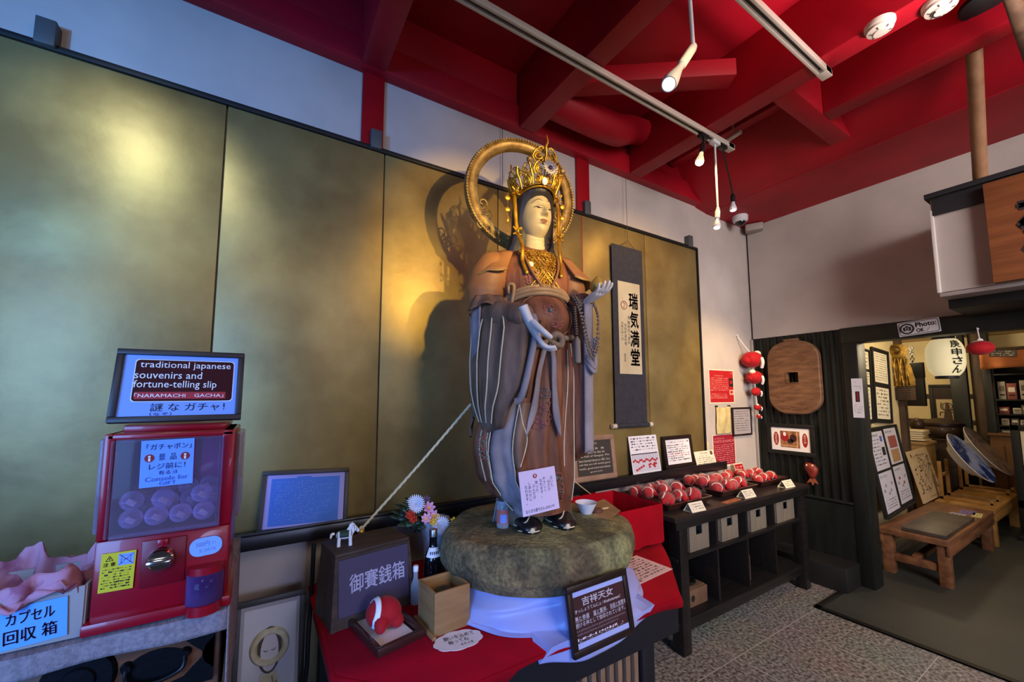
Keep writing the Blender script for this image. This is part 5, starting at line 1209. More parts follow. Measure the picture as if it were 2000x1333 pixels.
# halo
HZ, HY0 = 1.562, .15; HK = .892
g = G()
prof = [(.262, -.006), (.266, -.014), (.274, -.010), (.284, -.008), (.298, -.008), (.306, -.012), (.312, -.008), (.318, -.016), (.326, -.016), (.332, -.006), (.332, .012), (.262, .012)]
rings = []
for i in range(97):
    a = 2*PI*i/96; rings.append([(HK*r*math.cos(a), HY0+y, HZ+HK*r*math.sin(a)) for r, y in prof])
g.loft(rings, True, False); ha = g.build('halo', M_gilt2, ST, smooth=50)
g = G()
for i in range(120):
    a = 2*PI*i/120; g.box((HK*.322*math.cos(a), HY0-.017, HZ+HK*.322*math.sin(a)), (.010, .008, .007), .001, rot=Matrix.Rotation(-a, 3, 'Y'), seg=1)
g.build('halo_beading', M_gilt2, ha, smooth=0)
g = G()
for a0, sg in ((math.radians(215), 1), (math.radians(325), -1), (math.radians(200), 1), (math.radians(340), -1)):
    c = V((.22*math.cos(a0), HY0-.004, HZ+.22*math.sin(a0)))
    g.tube(spiral(c, V((1, 0, 0)), V((0, 0, 1)), .034, 1.2, a0, sg), .005, 6); g.tube(spiral(c+V((-.03*sg, 0, -.05)), V((1, 0, 0)), V((0, 0, 1)), .028, 1.2, a0+1, -sg), .005, 6)
g.tube([(0, .1, 1.1), (0, HY0, 1.25), (0, HY0, 1.30)], .012, 8); g.build('halo_carving', M_gilt2, ha, smooth=80)
# hands: five separate bent fingers each, made one surface
def remesh(o, vox, it=4):
    md = o.modifiers.new('remesh', 'REMESH'); md.mode = 'VOXEL'; md.voxel_size = vox
    s = o.modifiers.new('smooth', 'SMOOTH'); s.iterations = it; s.factor = .5
    dg = bpy.context.evaluated_depsgraph_get(); me = bpy.data.meshes.new_from_object(o.evaluated_get(dg)); old = o.data; o.modifiers.clear(); o.data = me
    bpy.data.meshes.remove(old)
    for p in me.polygons: p.use_smooth = True
def hand(name, w, X, Z, side, curl, s=1.0, spread=.06, thumb=(.5, .35)):
    X = V(X).normalized(); Z = V(Z); Z = (Z-X*Z.dot(X)).normalized(); Y = Z.cross(X)
    m = Matrix((X, Y, Z)).transposed().to_4x4(); m.translation = V(w)
    g = G(); g.M = m @ Matrix.Diagonal((s, s*side, s, 1))
    # wrist and palm
    rings = []
    for x, hy, hz, cz in ((-.05, .022, .018, 0), (-.01, .021, .016, 0), (.015, .027, .0165, 0), (.04, .034, .0145, .001), (.062, .036, .012, .001), (.072, .033, .009, .001)):
        rings.append([(x, hy*math.cos(2*PI*k/16), cz+hz*math.sin(2*PI*k/16)) for k in range(16)])
    g.loft(rings); g.ball((.03, .024, .006), (.026, .014, .012), 12)
    for i, (y, L, r) in enumerate(((.0265, .066, .0082), (.0088, .074, .0086), (-.009, .069, .0082), (-.0255, .054, .0073))):
        p = V((.062, y, .001)); a = curl[i]*.35; yaw = (1.5-i)*spread; pts = [p]
        for k, seg in enumerate((.46, .31, .23)):
            d = V((math.cos(a)*math.cos(yaw), math.sin(yaw), math.sin(a))); p = p+d*L*seg; pts.append(p); a += curl[i]
        c = spline(pts, 4); n = len(c); g.tube(c, [lerp(r*1.05, r*.78, t/(n-1)) for t in range(n)], 12); g.ball(c[-1], r*.79, 10); g.ball(c[4], r*.97, 10)
    pts = [V((.012, .02, .006)), V((.036, .043, .014)), V((.058, .056, .014+thumb[1]*.03)), V((.078, .057-thumb[0]*.012, .016+thumb[1]*.06))]
    c = spline(pts, 4); n = len(c); g.tube(c, [lerp(.0125, .0078, t/(n-1)) for t in range(n)], 12); g.ball(c[-1], .0079, 10)
    o = g.build(name, M_skin, ST, smooth=80); remesh(o, .0022, 5); return o
hand('hand', (-.128, -.245, .84), (.42, -.06, -.90), (.86, -.34, .42), -1, (.52, .5, .46, .42), 1.2, .06, (.5, .3))
hand('hand', (.197, -.150, .966), (.2, -.93, .24), (-.12, .3, .95), 1, (.30, .33, .36, .42), .98, .05, (-.2, .5))
g = G(); g.torus((.1975, -.139, .965), .027, .005, 'y', 20, 8); g.build('cuff', M_robe3, ST, smooth=80)
def sw(p): return ST.matrix_basis @ V(p)
# jewel held on the left hand, prayer beads over the left forearm
jp = sw((.208, -.205, 1.016))
g = G(); n = 28; g.lathe([(.004, -.034), (.02, -.03), (.03, -.016), (.033, 0), (.030, .014), (.02, .027), (.009, .037), (.0015, .046)], seg=n); o = g.build('wish_jewel', mat('dull_gold_jewel', '#b8a052', .35, .35, col2='#9a8440', scale=14), smooth=80); o.location = jp; tag(o, 'round golden wish jewel resting on the open palm of the statue', 'jewel')
pb = thing('prayer_beads', 'long brown prayer beads looped over the raised forearm of the statue', 'beads', sw((.195, -.09, .99)))
def loop(w, depth, y, tilt=0, n=70):
    pts = []
    for i in range(n):
        t = i/n*2*PI; x = w*math.sin(t); z = -depth*(.5-.5*math.cos(t))**.8
        pts.append((x, y, z))
    return pts
pinv = pb.matrix_basis.inverted()
def beadrun(pts, r, m, name, sp=1.75):
    g = GW(pb); L = 0; c = spline(pts, 12); acc = 0; last = c[0]; g.ball(last, r, 8)
    for p in c[1:]:
        if (p-last).length >= r*sp: g.ball(p, r, 8); last = p
    return g.build(name, m, pb, smooth=80)
M_bead = mat('dark_brown_beads', '#2e2019', .35, coat=.3); M_bead2 = mat('grey_brown_beads', '#7a6a5c', .35, coat=.2)
xl, xr = .146, .248
fr = -.172
beadrun([sw((.15, -.09, .995)), sw((.145, -.13, .96)), sw((.146, fr, .88)), sw((.16, fr-.01, .78)), sw((.188, fr-.012, .71)), sw((.222, fr-.005, .76)), sw((.236, fr+.01, .88)), sw((.235, -.13, .96)), sw((.215, -.1, 1.0))], .0066, M_bead2, 'outer_strand')
beadrun([sw((.155, -.1, .998)), sw((.15, -.14, .96)), sw((.158, fr-.006, .86)), sw((.172, fr-.016, .77)), sw((.192, fr-.02, .735)), sw((.214, fr-.012, .79)), sw((.228, fr, .9)), sw((.225, -.13, .97))], .006, M_bead2, 'inner_strand')
beadrun([sw((.17, -.05, 1.0)), sw((.128, -.10, .965)), sw((.122, -.15, .93)), sw((.122, -.16, .87)), sw((.126, -.16, .81))], .0125, M_bead, 'big_strand', .75)
g = GW(pb); c = sw((.128, -.165, .80)); g.tube([c, c+V((0, 0, -.012)), c+V((0, 0, -.02)), c+V((0, 0, -.11)), c+V((0, 0, -.115))], [.003, .009, .013, .0155, .012], 16); g.build('tassel', mat('grey_silk_tassel', '#8a8078', .8, col2='#6f665f', scale=60, stretch=(4, 4, .2)), pb, smooth=60)
# hanging scroll right of the statue
M_scr = mat('slate_brocade', '#34343e', .8, col2='#2b2b34', scale=30); M_sp = mat('aged_scroll_paper', '#cbbfa0', .75, col2='#b8aa8a', scale=5)
a, b, c, d = ony(1196, 478, 2.035), ony(1254, 490, 2.035), ony(1265, 830, 2.02), ony(1202, 835, 2.02)
x0, x1 = (a.x+d.x)/2, (b.x+c.x)/2; zb, zt = (c.z+d.z)/2+.012, (a.z+b.z)/2
sc = thing('hanging_scroll', 'tall hanging scroll with slate mounting and black brush calligraphy beside the statue', 'scroll', (x0, 2.03, zb)); W, H = x1-x0, zt-zb
g = G(); g.box((W/2, .002, H/2), (W, .004, H)); g.build('mounting', M_scr, sc)
p0, p1 = ony(1206, 548, 2.03), ony(1256, 732, 2.03); q0, q1 = (p0.x-x0), (p1.x-x0); r0, r1 = p1.z-zb, p0.z-zb
g = G(); g.M = Matrix.Translation((q0, -.0012, r0)); w, h = q1-q0-.01, r1-r0; g.box((w/2, .0003, h/2), (w, .001, h))
g.m = 1
for ch, x, z, s in (('瑞', .68, .80, .30), ('気', .70, .592, .28), ('満', .70, .385, .30), ('堂', .70, .185, .30)): textfit(g, ch, w*(x-s*.66), w*(x+s*.66), h*(z-.088), h*(z+.088), bold=.02, mi=1)
textfit(g, '祝', w*.40, w*.52, h*.59, h*.63, mi=1)
g.text('開館四十周年', (w*.44, -.001, h*.55), w*.125, vert=True); g.text('奈良町資料館', (w*.29, -.001, h*.52), w*.115, vert=True); g.text('令和七年一月', (w*.15, -.001, h*.54), w*.1, vert=True); g.text('雲石館', (w*.24, -.001, h*.2), w*.085, vert=True)
g.m = 2; g.torus((w*.25, -.001, h*.74), w*.13, w*.012, 'y', 24, 6); g.tube(spline([(w*.2, -.001, h*.77), (w*.3, -.001, h*.75), (w*.22, -.001, h*.72), (w*.29, -.001, h*.715)], 4), w*.01, 6)
g.build('calligraphy', [M_sp, M_ink, mat('seal_red', '#9a4a3e', .7)], sc, smooth=0)
g = G(); g.cyl((-.006, -.006, -.008), (W+.006, -.006, -.008), .0165, seg=20); g.build('roller', M_scr, sc)
for s in (0, 1):
    g = G(); e = -1 if s == 0 else 1; xx = 0 if s == 0 else W
    g.lathe([(.0165, 0), (.0175, .006), (.012, .012), (.015, .022), (.0175, .034), (.014, .038)], seg=18)
    bmesh.ops.transform(g.bm, matrix=Matrix.Translation((xx+e*.006, -.006, -.008)) @ Matrix.Rotation(e*PI/2, 4, 'Y'), verts=g.bm.verts[:]); g.build('roller_knob', mat('ivory_knob', '#cfc6b6', .35), sc)
g = G(); g.tube([(W*.28, .0, H), (W*.52, -.002, H+.05), (W*.75, .0, H)], .0025, 6); g.tube([(W*.52, -.002, H+.05), (W*.52, .0, 3.19-zb)], .0016, 6); g.build('hanging_cord', mat('brown_cord', '#5a4632', .8), sc)
g = G(); zz = ony(974, 230, 2.04).z; xx = ony(982, 270, 2.04).x; g.tube([(xx, 2.045, 3.2), (xx+.002, 2.045, 2.79)], .0018, 6); tag(g.build('hanging_wire', M_ink), 'thin dark wire hanging down the white wall behind the halo', 'wire')
# ================================================================== RIGHT PART OF THE GOLD WALL: things on the ledge and on the plaster
M_tan = mat('tan_frame', '#a08270', .5, col2='#8c705f', scale=10); M_chblack = mat('slate_print', '#3a3634', .6); M_crm = mat('cream_lettering', '#d9cfc0', .6)
M_redp = mat('red_poster', '#b01a22', .6); M_grp = mat('grey_print2', '#4a4650', .7); M_pinkp = mat('pale_pink_print', '#d98a90', .7)
LY0, LY1 = 2.005, 2.035
def wr(g, w, h):
    rect(g, -.0, w, 0, h, -.0004, 1); g.m = 2
    for i, t in enumerate(('she is a', 'and used to be in', 'the Hall of Gangoji. We', 'have burned down in 1451. It is', 'said that you will receive good', 'health, good mind and divine')):
        textfit(g, t, w*.06, w*(.94 if i > 1 else .8), h*(.74-.115*i), h*(.81-.115*i))
    textfit(g, '吉祥天', w*.4, w*.6, h*.88, h*.94, mi=2); textfit(g, 'good luck', w*.35, w*.7, h*.07, h*.12, mi=2)
framed('framed_text', 'tan wood framed dark panel of pale English text on the ledge right of the statue', 'picture', frame_of((1.73, LY0, .936), (2.115, LY0, .936), (1.71, LY1, 1.228)), .034, .016, M_tan, M_crm, wr, (M_chblack, M_crm))
def wr(g, w, h):
    for i in range(5): g.dashes(w*.06, w*.95, h*(.93-.075*i), h*.045, -.0008, mi=1)
    rect(g, w*.02, w*.95, h*.5, h*.525, -.0008, 1); rect(g, w*.03, w*.97, h*.04, h*.5, -.0006, 3)
    g.m = 1
    for k in range(12): x = w*(.05+.08*k); rect(g, x, x+w*.004, h*.36, h*.5, -.0008)
    for k in range(16): disc(g, w*(.07+.055*k), h*(.33+.03*math.sin(k*1.7)), w*.035, h*.03, -.0010-.00004*k, 2, 10)
    for k in range(9): disc(g, w*(.55+.3*R_.random()), h*(.1+.14*R_.random()), w*.04, h*.03, -.0012-.00004*k, 2, 8)
    for k in range(4): disc(g, w*(.15+.08*k), h*(.1+.03*k), w*.045, h*.03, -.0012-.00004*k, 2, 8)
sheet('photo_sheet', 'white curled sheet with text above a photo of red charms, leaning on the ledge', 'paper', frame_of((2.27, 1.995, .936), (2.575, 1.995, .936), (2.245, 2.035, 1.2)), .001, M_paper, wr, (M_ink, mat('photo_red', '#b02a30', .6), mat('photo_pale', '#c9c6d2', .6)))
def wr(g, w, h):
    textfit(g, '『一度いのってみる！』', w*.1, w*.86, h*.86, h*.93, mi=1); rect(g, w*.9, w*.94, h*.87, h*.93, -.001, 1)
    for i in range(8): g.dashes(w*.06, w*(.95 if i % 3 else .75), h*(.77-.088*i), h*.055, -.0008, mi=2 if i in (4, 5) else 1, dens=.95)
framed('framed_notice', 'dark framed white notice of handwritten Japanese lines on the ledge beside the photo sheet', 'picture', frame_of((2.64, LY0, .936), (3.0, LY0, .936), (2.6, LY1, 1.18)), .03, .016, M_bwood, M_paper, wr, (M_ink, mat('dark_red_print', '#8a2a34', .7)))
def wr(g, w, h):
    textfit(g, 'お守りの由来', w*.3, w*.65, h*.86, h*.93, mi=1)
    for i in range(8): g.dashes(w*(.2 if i == 0 else .08), w*(.7 if i == 0 else .93), h*(.76-.09*i), h*.05, -.0008, mi=1)
    rect(g, w*.8, w*.92, h*.78, h*.96, -.0008, 1); disc(g, w*.86, h*.88, w*.03, h*.04, -.0012, 2)
sheet('cream_notice', 'small cream printed notice leaning at the right end of the ledge', 'paper', frame_of((3.03, 1.99, .87), (3.30, 1.99, .87), (3.02, 2.03, 1.035)), .001, M_cpaper, wr, (M_grp, M_redp))
g = G(); g.box((2.985, 2.037, 1.0), (.10, .004, .13)); tag(g.build('gold_card', mat('gold_card', '#c99a2e', .4, .4)), 'small gold card behind the cream notice', 'card')
WF = WY+.019
def poster_red(g, w, h, face=False):
    rect(g, w*.03, w*.97, h*.03, h*.97, -.0004, 1)
def wr(g, w, h):
    poster_red(g, w, h); textfit(g, '奈良町の身代り申', w*.22, w*.55, h*.79, h*.83, mi=2)
    for i in range(7): g.dashes(w*.06, w*.76, h*(.74-.058*i), h*.03, -.0008, mi=2, dens=.97)
    for i in range(3): g.dashes(w*.06, w*.7, h*(.27-.055*i), h*.03, -.0008, mi=2, dens=.97)
    rect(g, w*.8, w*.97, h*.5, h*.75, -.0008, 3); rect(g, w*.8, w*.97, h*.25, h*.4, -.0008, 2); disc(g, w*.88, h*.63, w*.05, h*.06, -.0012, 1); disc(g, w*.88, h*.33, w*.05, h*.04, -.0012, 1); disc(g, w*.9, h*.9, w*.06, h*.035, -.0008, 4)
sheet('red_poster', 'red poster of pale text with two small photos, upper of two on the wall', 'poster', frame_of((3.345, WF-.002, 1.425), (3.74, WF-.002, 1.425), (3.345, WF-.002, 1.73)), .001, M_cpaper, wr, (M_redp, mat('poster_pale_text', '#e0a090', .6), M_ink, mat('poster_round_red', '#c6404a', .6)))
def wr(g, w, h):
    rect(g, w*.03, w*.97, h*.06, h*.99, -.0004, 1)
    textfit(g, 'LE MAÎTRE DES', w*.08, w*.5, h*.86, h*.92, mi=2); textfit(g, 'PORTE-BONHEUR', w*.06, w*.95, h*.75, h*.83, mi=2)
    for i in range(10): g.dashes(w*.06, w*.93, h*(.68-.062*i), h*.036, -.0008, mi=2, dens=.97)
sheet('red_leaflet', 'dark red leaflet headed in capitals on the cream wall, lower of the two red sheets', 'poster', frame_of((3.36, WF-.002, .865), (3.71, WF-.002, .865), (3.355, WF-.002, 1.148)), .001, M_cpaper, wr, (mat('crimson_paper', '#98182c', .6), M_pinkp))
def wr(g, w, h):
    for i in range(9): g.dashes(w*.08, w*(.9-.3*(i == 3)), h*(.9-.095*i), h*.03, -.0008, mi=1, dens=.9)
framed('framed_leaflet', 'black framed grey text sheet on the wall under the hanging red charms', 'picture', frame_of((3.665, WF-.012, 1.125), (3.985, WF-.012, 1.125), (3.665, WF-.012, 1.385)), .016, .014, M_bwood, mat('grey_sheet', '#a49ea2', .6), wr, (M_ink,))
# cloth bag on two pins
g = G()
def bagp(u, v):
    x = lerp(3.425, 3.63, u)+.02*(v*(u-.5)*2 if v < .7 else .7*(u-.5)*2-(v-.7)*(u-.5)*1.5); z = lerp(1.40, 1.155, v)-.014*math.sin(PI*u)*(1-v)
    return (x, WF-.012-.014*math.sin(PI*u)*math.sin(PI*min(1, v*1.1))-.005*math.sin(u*14+v*3)*(1-abs(2*v-1)*.5), z)
g.grid(bagp, 24, 20); bg = thing('cloth_bag', 'cream cotton pouch pinned to the wall between the two red sheets', 'bag', (3.53, WF-.01, 1.28)); g.M = Matrix(); 
bmesh.ops.transform(g.bm, matrix=bg.matrix_basis.inverted(), verts=g.bm.verts[:]); g.build('pouch', mat('unbleached_cotton', '#d3c38e', .9, col2='#b9a872', scale=14, bump=.2, bscale=40), bg, smooth=80, solid=.006)
for x in (3.43, 3.625):
    g = GW(bg); g.cyl((x, WF, 1.4), (x, WF-.02, 1.4), .008, seg=10); g.tube([(x, WF-.015, 1.4), (x+.01, WF-.014, 1.36)], .003, 6); g.build('pin', M_ink, bg)
g = G(); g.box((3.26, WF-.004, 1.04), (.075, .012, .11), .003); g.box((3.26, WF-.012, 1.04), (.03, .006, .05), .002); tag(g.build('light_switch', mat('ivory_plastic', '#d2c6a2', .4)), 'ivory light switch on the wall beside the gold screen', 'switch')
def wr(g, w, h): rect(g, w*.04, w*.96, h*.08, h*.92, -.0006, 1); g.dashes(w*.1, w*.9, h*.7, h*.2, -.001, mi=2); disc(g, w*.3, h*.35, w*.12, h*.2, -.001, 2); disc(g, w*.65, h*.35, w*.12, h*.2, -.001, 2)
sheet('small_card', 'small red and white card standing in the corner behind the last tray', 'card', frame_of((3.60, 2.0, .7905), (3.74, 2.0, .7905), (3.60, 2.03, .89)), .001, M_cpaper, wr, (M_redp, M_pinkp))
# hanging string of five charms, big to small
hs_ = thing('charm_string', 'string of five red stuffed charms, large to small, hanging by the wall corner', 'hanging ornament', (3.93, 2.0, 1.8))
zs = [(3.90, 1.83, .105), (3.925, 1.665, .085), (3.94, 1.53, .055), (3.955, 1.385, .04), (3.965, 1.30, .026)]
g = GW(hs_); g.tube(spline([(3.82, 2.06, 2.065), (3.86, 2.02, 1.97), (3.90, 1.99, 1.9)], 4), .004, 6); g.tube([(3.9, 1.98, 1.78), (3.925, 1.98, 1.70), (3.94, 1.98, 1.57), (3.955, 1.98, 1.41), (3.965, 1.98, 1.31)], .0035, 6); g.cyl((3.82, 2.068, 2.065), (3.82, 2.05, 2.065), .007, seg=10); g.build('string', M_paper, hs_)
for i, (x, z, r) in enumerate(zs):
    g = GW(hs_)
    def sp_(u, v, x=x, z=z, r=r):
        a = 2*PI*u; t = PI*v; k = 1-.18*max(0, math.cos(2*a+i))**4*math.sin(t); return (x+r*k*math.sin(t)*math.cos(a), 1.975+.8*r*k*math.sin(t)*math.sin(a), z-.72*r*math.cos(t))
    g.grid(sp_, 24, 14); 
    for s in (-1, 1): g.ball((x+s*r*.75, 1.975, z-r*.12), (r*.34, r*.3, r*.3), 10)
    c_ = g.build('stuffed_charm', M_felt, hs_, smooth=80)
    if i != 2:
        g = GW(hs_); g.ball((x+r*(.72 if i == 0 else -.6), 1.965, z+r*.58), (r*.36, r*.3, r*.26), 12); g.build('white_head', mat('cream_white_cloth', '#e6dcc8', .8), c_)
    g = GW(hs_); g.tube(spline([(x, 1.975-.8*r, z+.1*r), (x-.02*r, 1.972-.86*r, z-.3*r), (x+.15*r, 1.975-.7*r, z-.75*r)], 4), r*.14, 6); g.build('white_tail', M_paper, c_)
# ================================================================== CONSOLE TABLE
cn = thing('console_table', 'long black console shelf against the wall holding three trays of red charms', 'shelf', (2.9, 1.78, 0))
def cpart(name, c, d, bev=.003, m=None): g = GW(cn); g.box(c, d, bev); return g.build(name, m or M_blackc, cn)
M_blackc = mat('black_stained_wood', '#141314', .38, col2='#1c1a1b', scale=8, stretch=(1, 6, 6)); M_ctop = mat('dark_brown_top', '#2b2323', .35, col2='#221b1b', scale=8, stretch=(1, 6, 6))
X0, X1, Y0, Y1 = 2.06, 3.75, 1.515, 2.035
cpart('top', ((X0+X1)/2, (Y0+Y1)/2, .775), (X1-X0, Y1-Y0, .03), .004, M_ctop); cpart('apron', ((X0+X1)/2, Y0+.03, .735), (X1-X0-.06, .03, .05))
for x in (X0+.105, X1-.07):
    for y in (Y0+.06, Y1-.05): cpart('leg', (x, y, .38), (.075, .075, .76))
cpart('shelf_board', ((X0+X1)/2, (Y0+Y1)/2, .525), (X1-X0-.12, Y1-Y0-.08, .022)); cpart('shelf_board', ((X0+X1)/2, (Y0+Y1)/2, .17), (X1-X0-.12, Y1-Y0-.08, .025)); cpart('bottom_rail', ((X0+X1)/2+.02, Y0+.06, .145), (X1-X0-.12, .03, .07))
for x in (2.565, 2.925, 3.30): cpart('divider', (x, Y0+.27, .46), (.02, .42, .56))
cpart('back_board', ((X0+X1)/2, Y1-.02, .45), (X1-X0-.1, .012, .6))
cpart('side_board', (X0+.105, (Y0+Y1)/2, .42), (.02, Y1-Y0-.12, .6))
# baskets
M_wick = mat('white_wicker', '#7f776b', .8, col2='#6c655a', scale=90, stretch=(1, 1, 2.2), bump=.5, bscale=160)
bk = None
for i, (x, w, h) in enumerate(((2.375, .2, .17), (2.715, .195, .16), (3.08, .21, .16), (3.475, .27, .16))):
    lab = 'pale wicker basket with a dark hand hole on the console shelf, %s from the left' % ('first', 'second', 'third', 'fourth')[i]
    b = thing('wicker_basket', lab, 'basket', (x, 1.575, .537), 0, 'wicker baskets on the console shelf')
    g = G(); t = .01
    for c, d in (((-w/4-.016, t/2, h/2), (w/2-.032, t, h)), ((w/4+.016, t/2, h/2), (w/2-.032, t, h)), ((0, t/2, h*.28), (.066, t, h*.56)), ((0, t/2, h*.94), (.066, t, h*.12)), ((-w/2+t/2, .14, h/2), (t, .27, h)), ((w/2-t/2, .14, h/2), (t, .27, h)), ((0, .275, h/2), (w, t, h)), ((0, .14, .006), (w-.01, .27, .01))): g.box(c, d, .002)
    g.build('basket_body', M_wick, b)
    g = G(); n = 40; g.tube([(-w/2, .005, h), (w/2, .005, h), (w/2, .275, h), (-w/2, .275, h), (-w/2, .005, h)], .007, 6); g.build('rim', M_wick, b)
# boxes and small things on the lower shelf
cbx = thing('cardboard_box', 'brown cardboard box on the lower console shelf at the left', 'box', (2.40, 1.7, .184))
g = G(); g.box((0, 0, .05), (.2, .16, .1), .002); g.box((0, -.03, .101), (.2, .06, .003)); g.build('carton', mat('cardboard', '#6d5340', .8, col2='#5f4737', scale=12), cbx); g = G(); disc(g, -.05, .05, .018, .02, -.0812); g.build('printed_mark', M_ink, cbx, smooth=0)
g = G(); c = []
for i in range(70): a = i*.42; c.append((2.40+(.055+.012*math.sin(i*.9))*math.cos(a), 1.70+(.045+.008*math.cos(i*.7))*math.sin(a), .296+.012*(i % 12)/12+.004*math.sin(i)))
g.tube(c, .0055, 6); tag(g.build('cable_coil', mat('black_cable', '#121214', .4)), 'coil of black cable lying on the cardboard box', 'cable')
g = G(); g.box((0, 0, .085), (.07, .025, .17), .003); g.m = 1; g.box((0, -.0132, .12), (.05, .001, .05)); o = g.build('small_pack', [mat('pinkish_pack', '#a9877c', .7), M_navy]); o.location = (3.0, 1.64, .184); tag(o, 'small pinkish packet standing on the lower console shelf in the middle', 'packet')
g = G(); g.box((0, 0, 0), (.045, .012, .075), .004); g.m = 1
for z in (-.018, .018): g.cyl((0, -.0062, z), (0, -.0075, z), .012, seg=14)
o = g.build('wall_socket', [M_wick, M_ink]); o.location = (3.52, 2.008, .40); tag(o, 'pale wall socket in the dark right-hand console compartment', 'socket')
# three trays of red charms wrapped in clear film
M_film = clearmat('clear_film', '#fff6f2', .06, .015, .22)
proto = None
tl_ = ['the tray nearest the red box', 'the middle tray on the console', 'the last tray near the corner']
for ti, (x0, x1, y0, y1, n, sc) in enumerate(((2.12, 2.57, 1.60, 1.99, 9, .78), (2.72, 3.18, 1.62, 2.0, 11, .78), (3.28, 3.68, 1.64, 2.0, 8, .66))):
    t = thing('charm_tray', 'dark red lacquer tray filled with wrapped red charms, %s on the console' % ('leftmost', 'middle', 'rightmost')[ti], 'tray', ((x0+x1)/2, (y0+y1)/2, .791), 0, 'lacquer trays on the console')
    w, d = x1-x0, y1-y0
    g = G(); 
    for s in (-1, 1):
        g.loft([[(s*(w/2-.03+e)-.005, -d/2+.03-e, z), (s*(w/2-.03+e)+.005, -d/2+.03-e, z), (s*(w/2-.03+e)+.005, d/2-.03+e, z), (s*(w/2-.03+e)-.005, d/2-.03+e, z)] for e, z in ((0, .002), (.03, .045))])
        g.loft([[(-w/2+.03-e, s*(d/2-.03+e)-.005, z), (w/2-.03+e, s*(d/2-.03+e)-.005, z), (w/2-.03+e, s*(d/2-.03+e)+.005, z), (-w/2+.03-e, s*(d/2-.03+e)+.005, z)] for e, z in ((0, .002), (.03, .045))])
    g.build('rim', M_tray, t); g = G(); g.box((0, 0, .004), (w-.06, d-.06, .006)); g.build('base_board', M_tray, t)
    for k in range(n):
        cols = 3 if n < 10 else 4
        cx_ = x0+.085+(w-.17)*(k % cols)/(cols-1)+R_.uniform(-.012, .012); cy_ = y0+.085+(d-.15)*((k//cols)/max(1, (n-1)//cols))+R_.uniform(-.012, .012)
        z = .803+.006*R_.random()+(.018 if (k//cols) == 1 else 0)
        lab = 'small red charm in clear film in %s' % tl_[ti]
        if proto is None:
            proto = thing('wrapped_charm', lab, 'charm', (cx_, cy_, z), 0, 'wrapped charms in the console trays'); charm_mesh(proto, 1, bw=.17)
            g = G()
            def fm_(u, v):
                a = 2*PI*u; t_ = PI*v; r = (1.06+.05*math.sin(7*a)*math.sin(t_)+.04*math.sin(5*a+9*v)); return (.062*r*math.sin(t_)*math.cos(a), .058*r*math.sin(t_)*math.sin(a), .052-.053*math.cos(t_)*r)
            g.grid(fm_, 40, 20)
            g.grid(lambda u, v: (.06+.035*u, (v-.5)*.05*(1+u)+.004*math.sin(9*v), .07+.02*u+.006*math.sin(11*v+4*u)), 6, 10); g.build('film', M_film, proto, smooth=25)
            c = proto
        else:
            c = dup(proto, loc=(cx_, cy_, z), label=lab)
        c.rotation_euler = (R_.uniform(-.25, .25), R_.uniform(-.25, .25), R_.uniform(-1.2, 1.2)); c.scale = (sc,)*3
for i, (x, y) in enumerate(((2.31, 1.555), (2.92, 1.565), (3.50, 1.57))):
    t = thing('tent_card', 'white folded price card in front of %s' % ('the leftmost charm tray', 'the middle charm tray', 'the rightmost charm tray')[i], 'card', (x, y, .7905), -.05, 'price cards on the console')
    g = G(); w = .13
    for a, b in (((-.03, 0), (.0, .05)), ((.0, .05), (.034, 0)), ((.034, 0), (-.03, .0))): g.face([(-w/2, a[0], a[1]+.0006), (w/2, a[0], a[1]+.0006), (w/2, b[0], b[1]+.0006), (-w/2, b[0], b[1]+.0006)])
    g.build('folded_card', M_cpaper, t, smooth=0, solid=.001)
    g = G(); fm, w_, h_ = frame_of((-w/2, -.0305, .001), (w/2, -.0305, .001), (-w/2, -.0005, .051)); g.M = fm
    for k in range(3): g.dashes(w_*.1, w_*.9, h_*(.76-.24*k), h_*.1, -.002)
    g.build('price_lettering', M_grp, t, smooth=0)
g = G(); g.box((w/2*0, 0, .0008), (.2, .045, .0012), rot=Matrix.Rotation(.06, 3, 'Z')); o = g.build('orange_flyer', mat('orange_print', '#b0503a', .6, col2='#cf8a58', scale=40)); o.location = (2.72, 1.56, .7905); tag(o, 'orange printed flyer lying on the console between the first two price cards', 'flyer')
# ================================================================== END WALL
XB = BX-.012
M_koban = mat('old_brown_plank', '#755640', .6, col2='#583d2c', scale=5, detail=8, stretch=(.6, 1.4, 6), bump=.25, bscale=30)
kb = thing('wooden_plaque', 'large rounded brown wooden plaque with a square hole hanging on the black boards', 'plaque', (XB-.035, 1.702, 1.655))
g = G(); W_, H_ = .205, .325
out = rrect(-W_, W_, -H_, H_, .155, 10); n = len(out)
inn = []
for x, z in out:
    k = .045/max(abs(x), abs(z)); inn.append((x*k, z*k))
def ring(p, y, s=1): return [(y, -x*s, z*s) for x, z in p]
g.loft([ring(inn, .025), ring(inn, -.022), ring(out, -.022, .965), ring(out, -.014), ring(out, .03), ring(inn, .03)], True, False); g.build('board', M_koban, kb, smooth=30)
g = G(); 
for c, d in (((-.024, 0, .05), (.006, .105, .008)), ((-.024, 0, -.05), (.006, .105, .008)), ((-.024, .05, 0), (.006, .008, .1)), ((-.024, -.05, 0), (.006, .008, .1))): g.box(c, d, .002)
g.build('hole_border', M_koban, kb)
g = G(); g.box((0, .0, H_+.012), (.03, .12, .026), .006); g.build('hanger', M_koban, kb)
g = G(); rr = random.Random(5)
for k in range(26): z = rr.uniform(-.28, .28); y = rr.uniform(-.15, .15); g.tube([(-.0235, y, z), (-.0235, y+rr.uniform(-.05, .05), z+rr.uniform(-.01, .01))], .0015, 4) if abs(z) > .07 else None
g.build('carved_strokes', mat('dark_carving', '#4a3022', .7), kb)
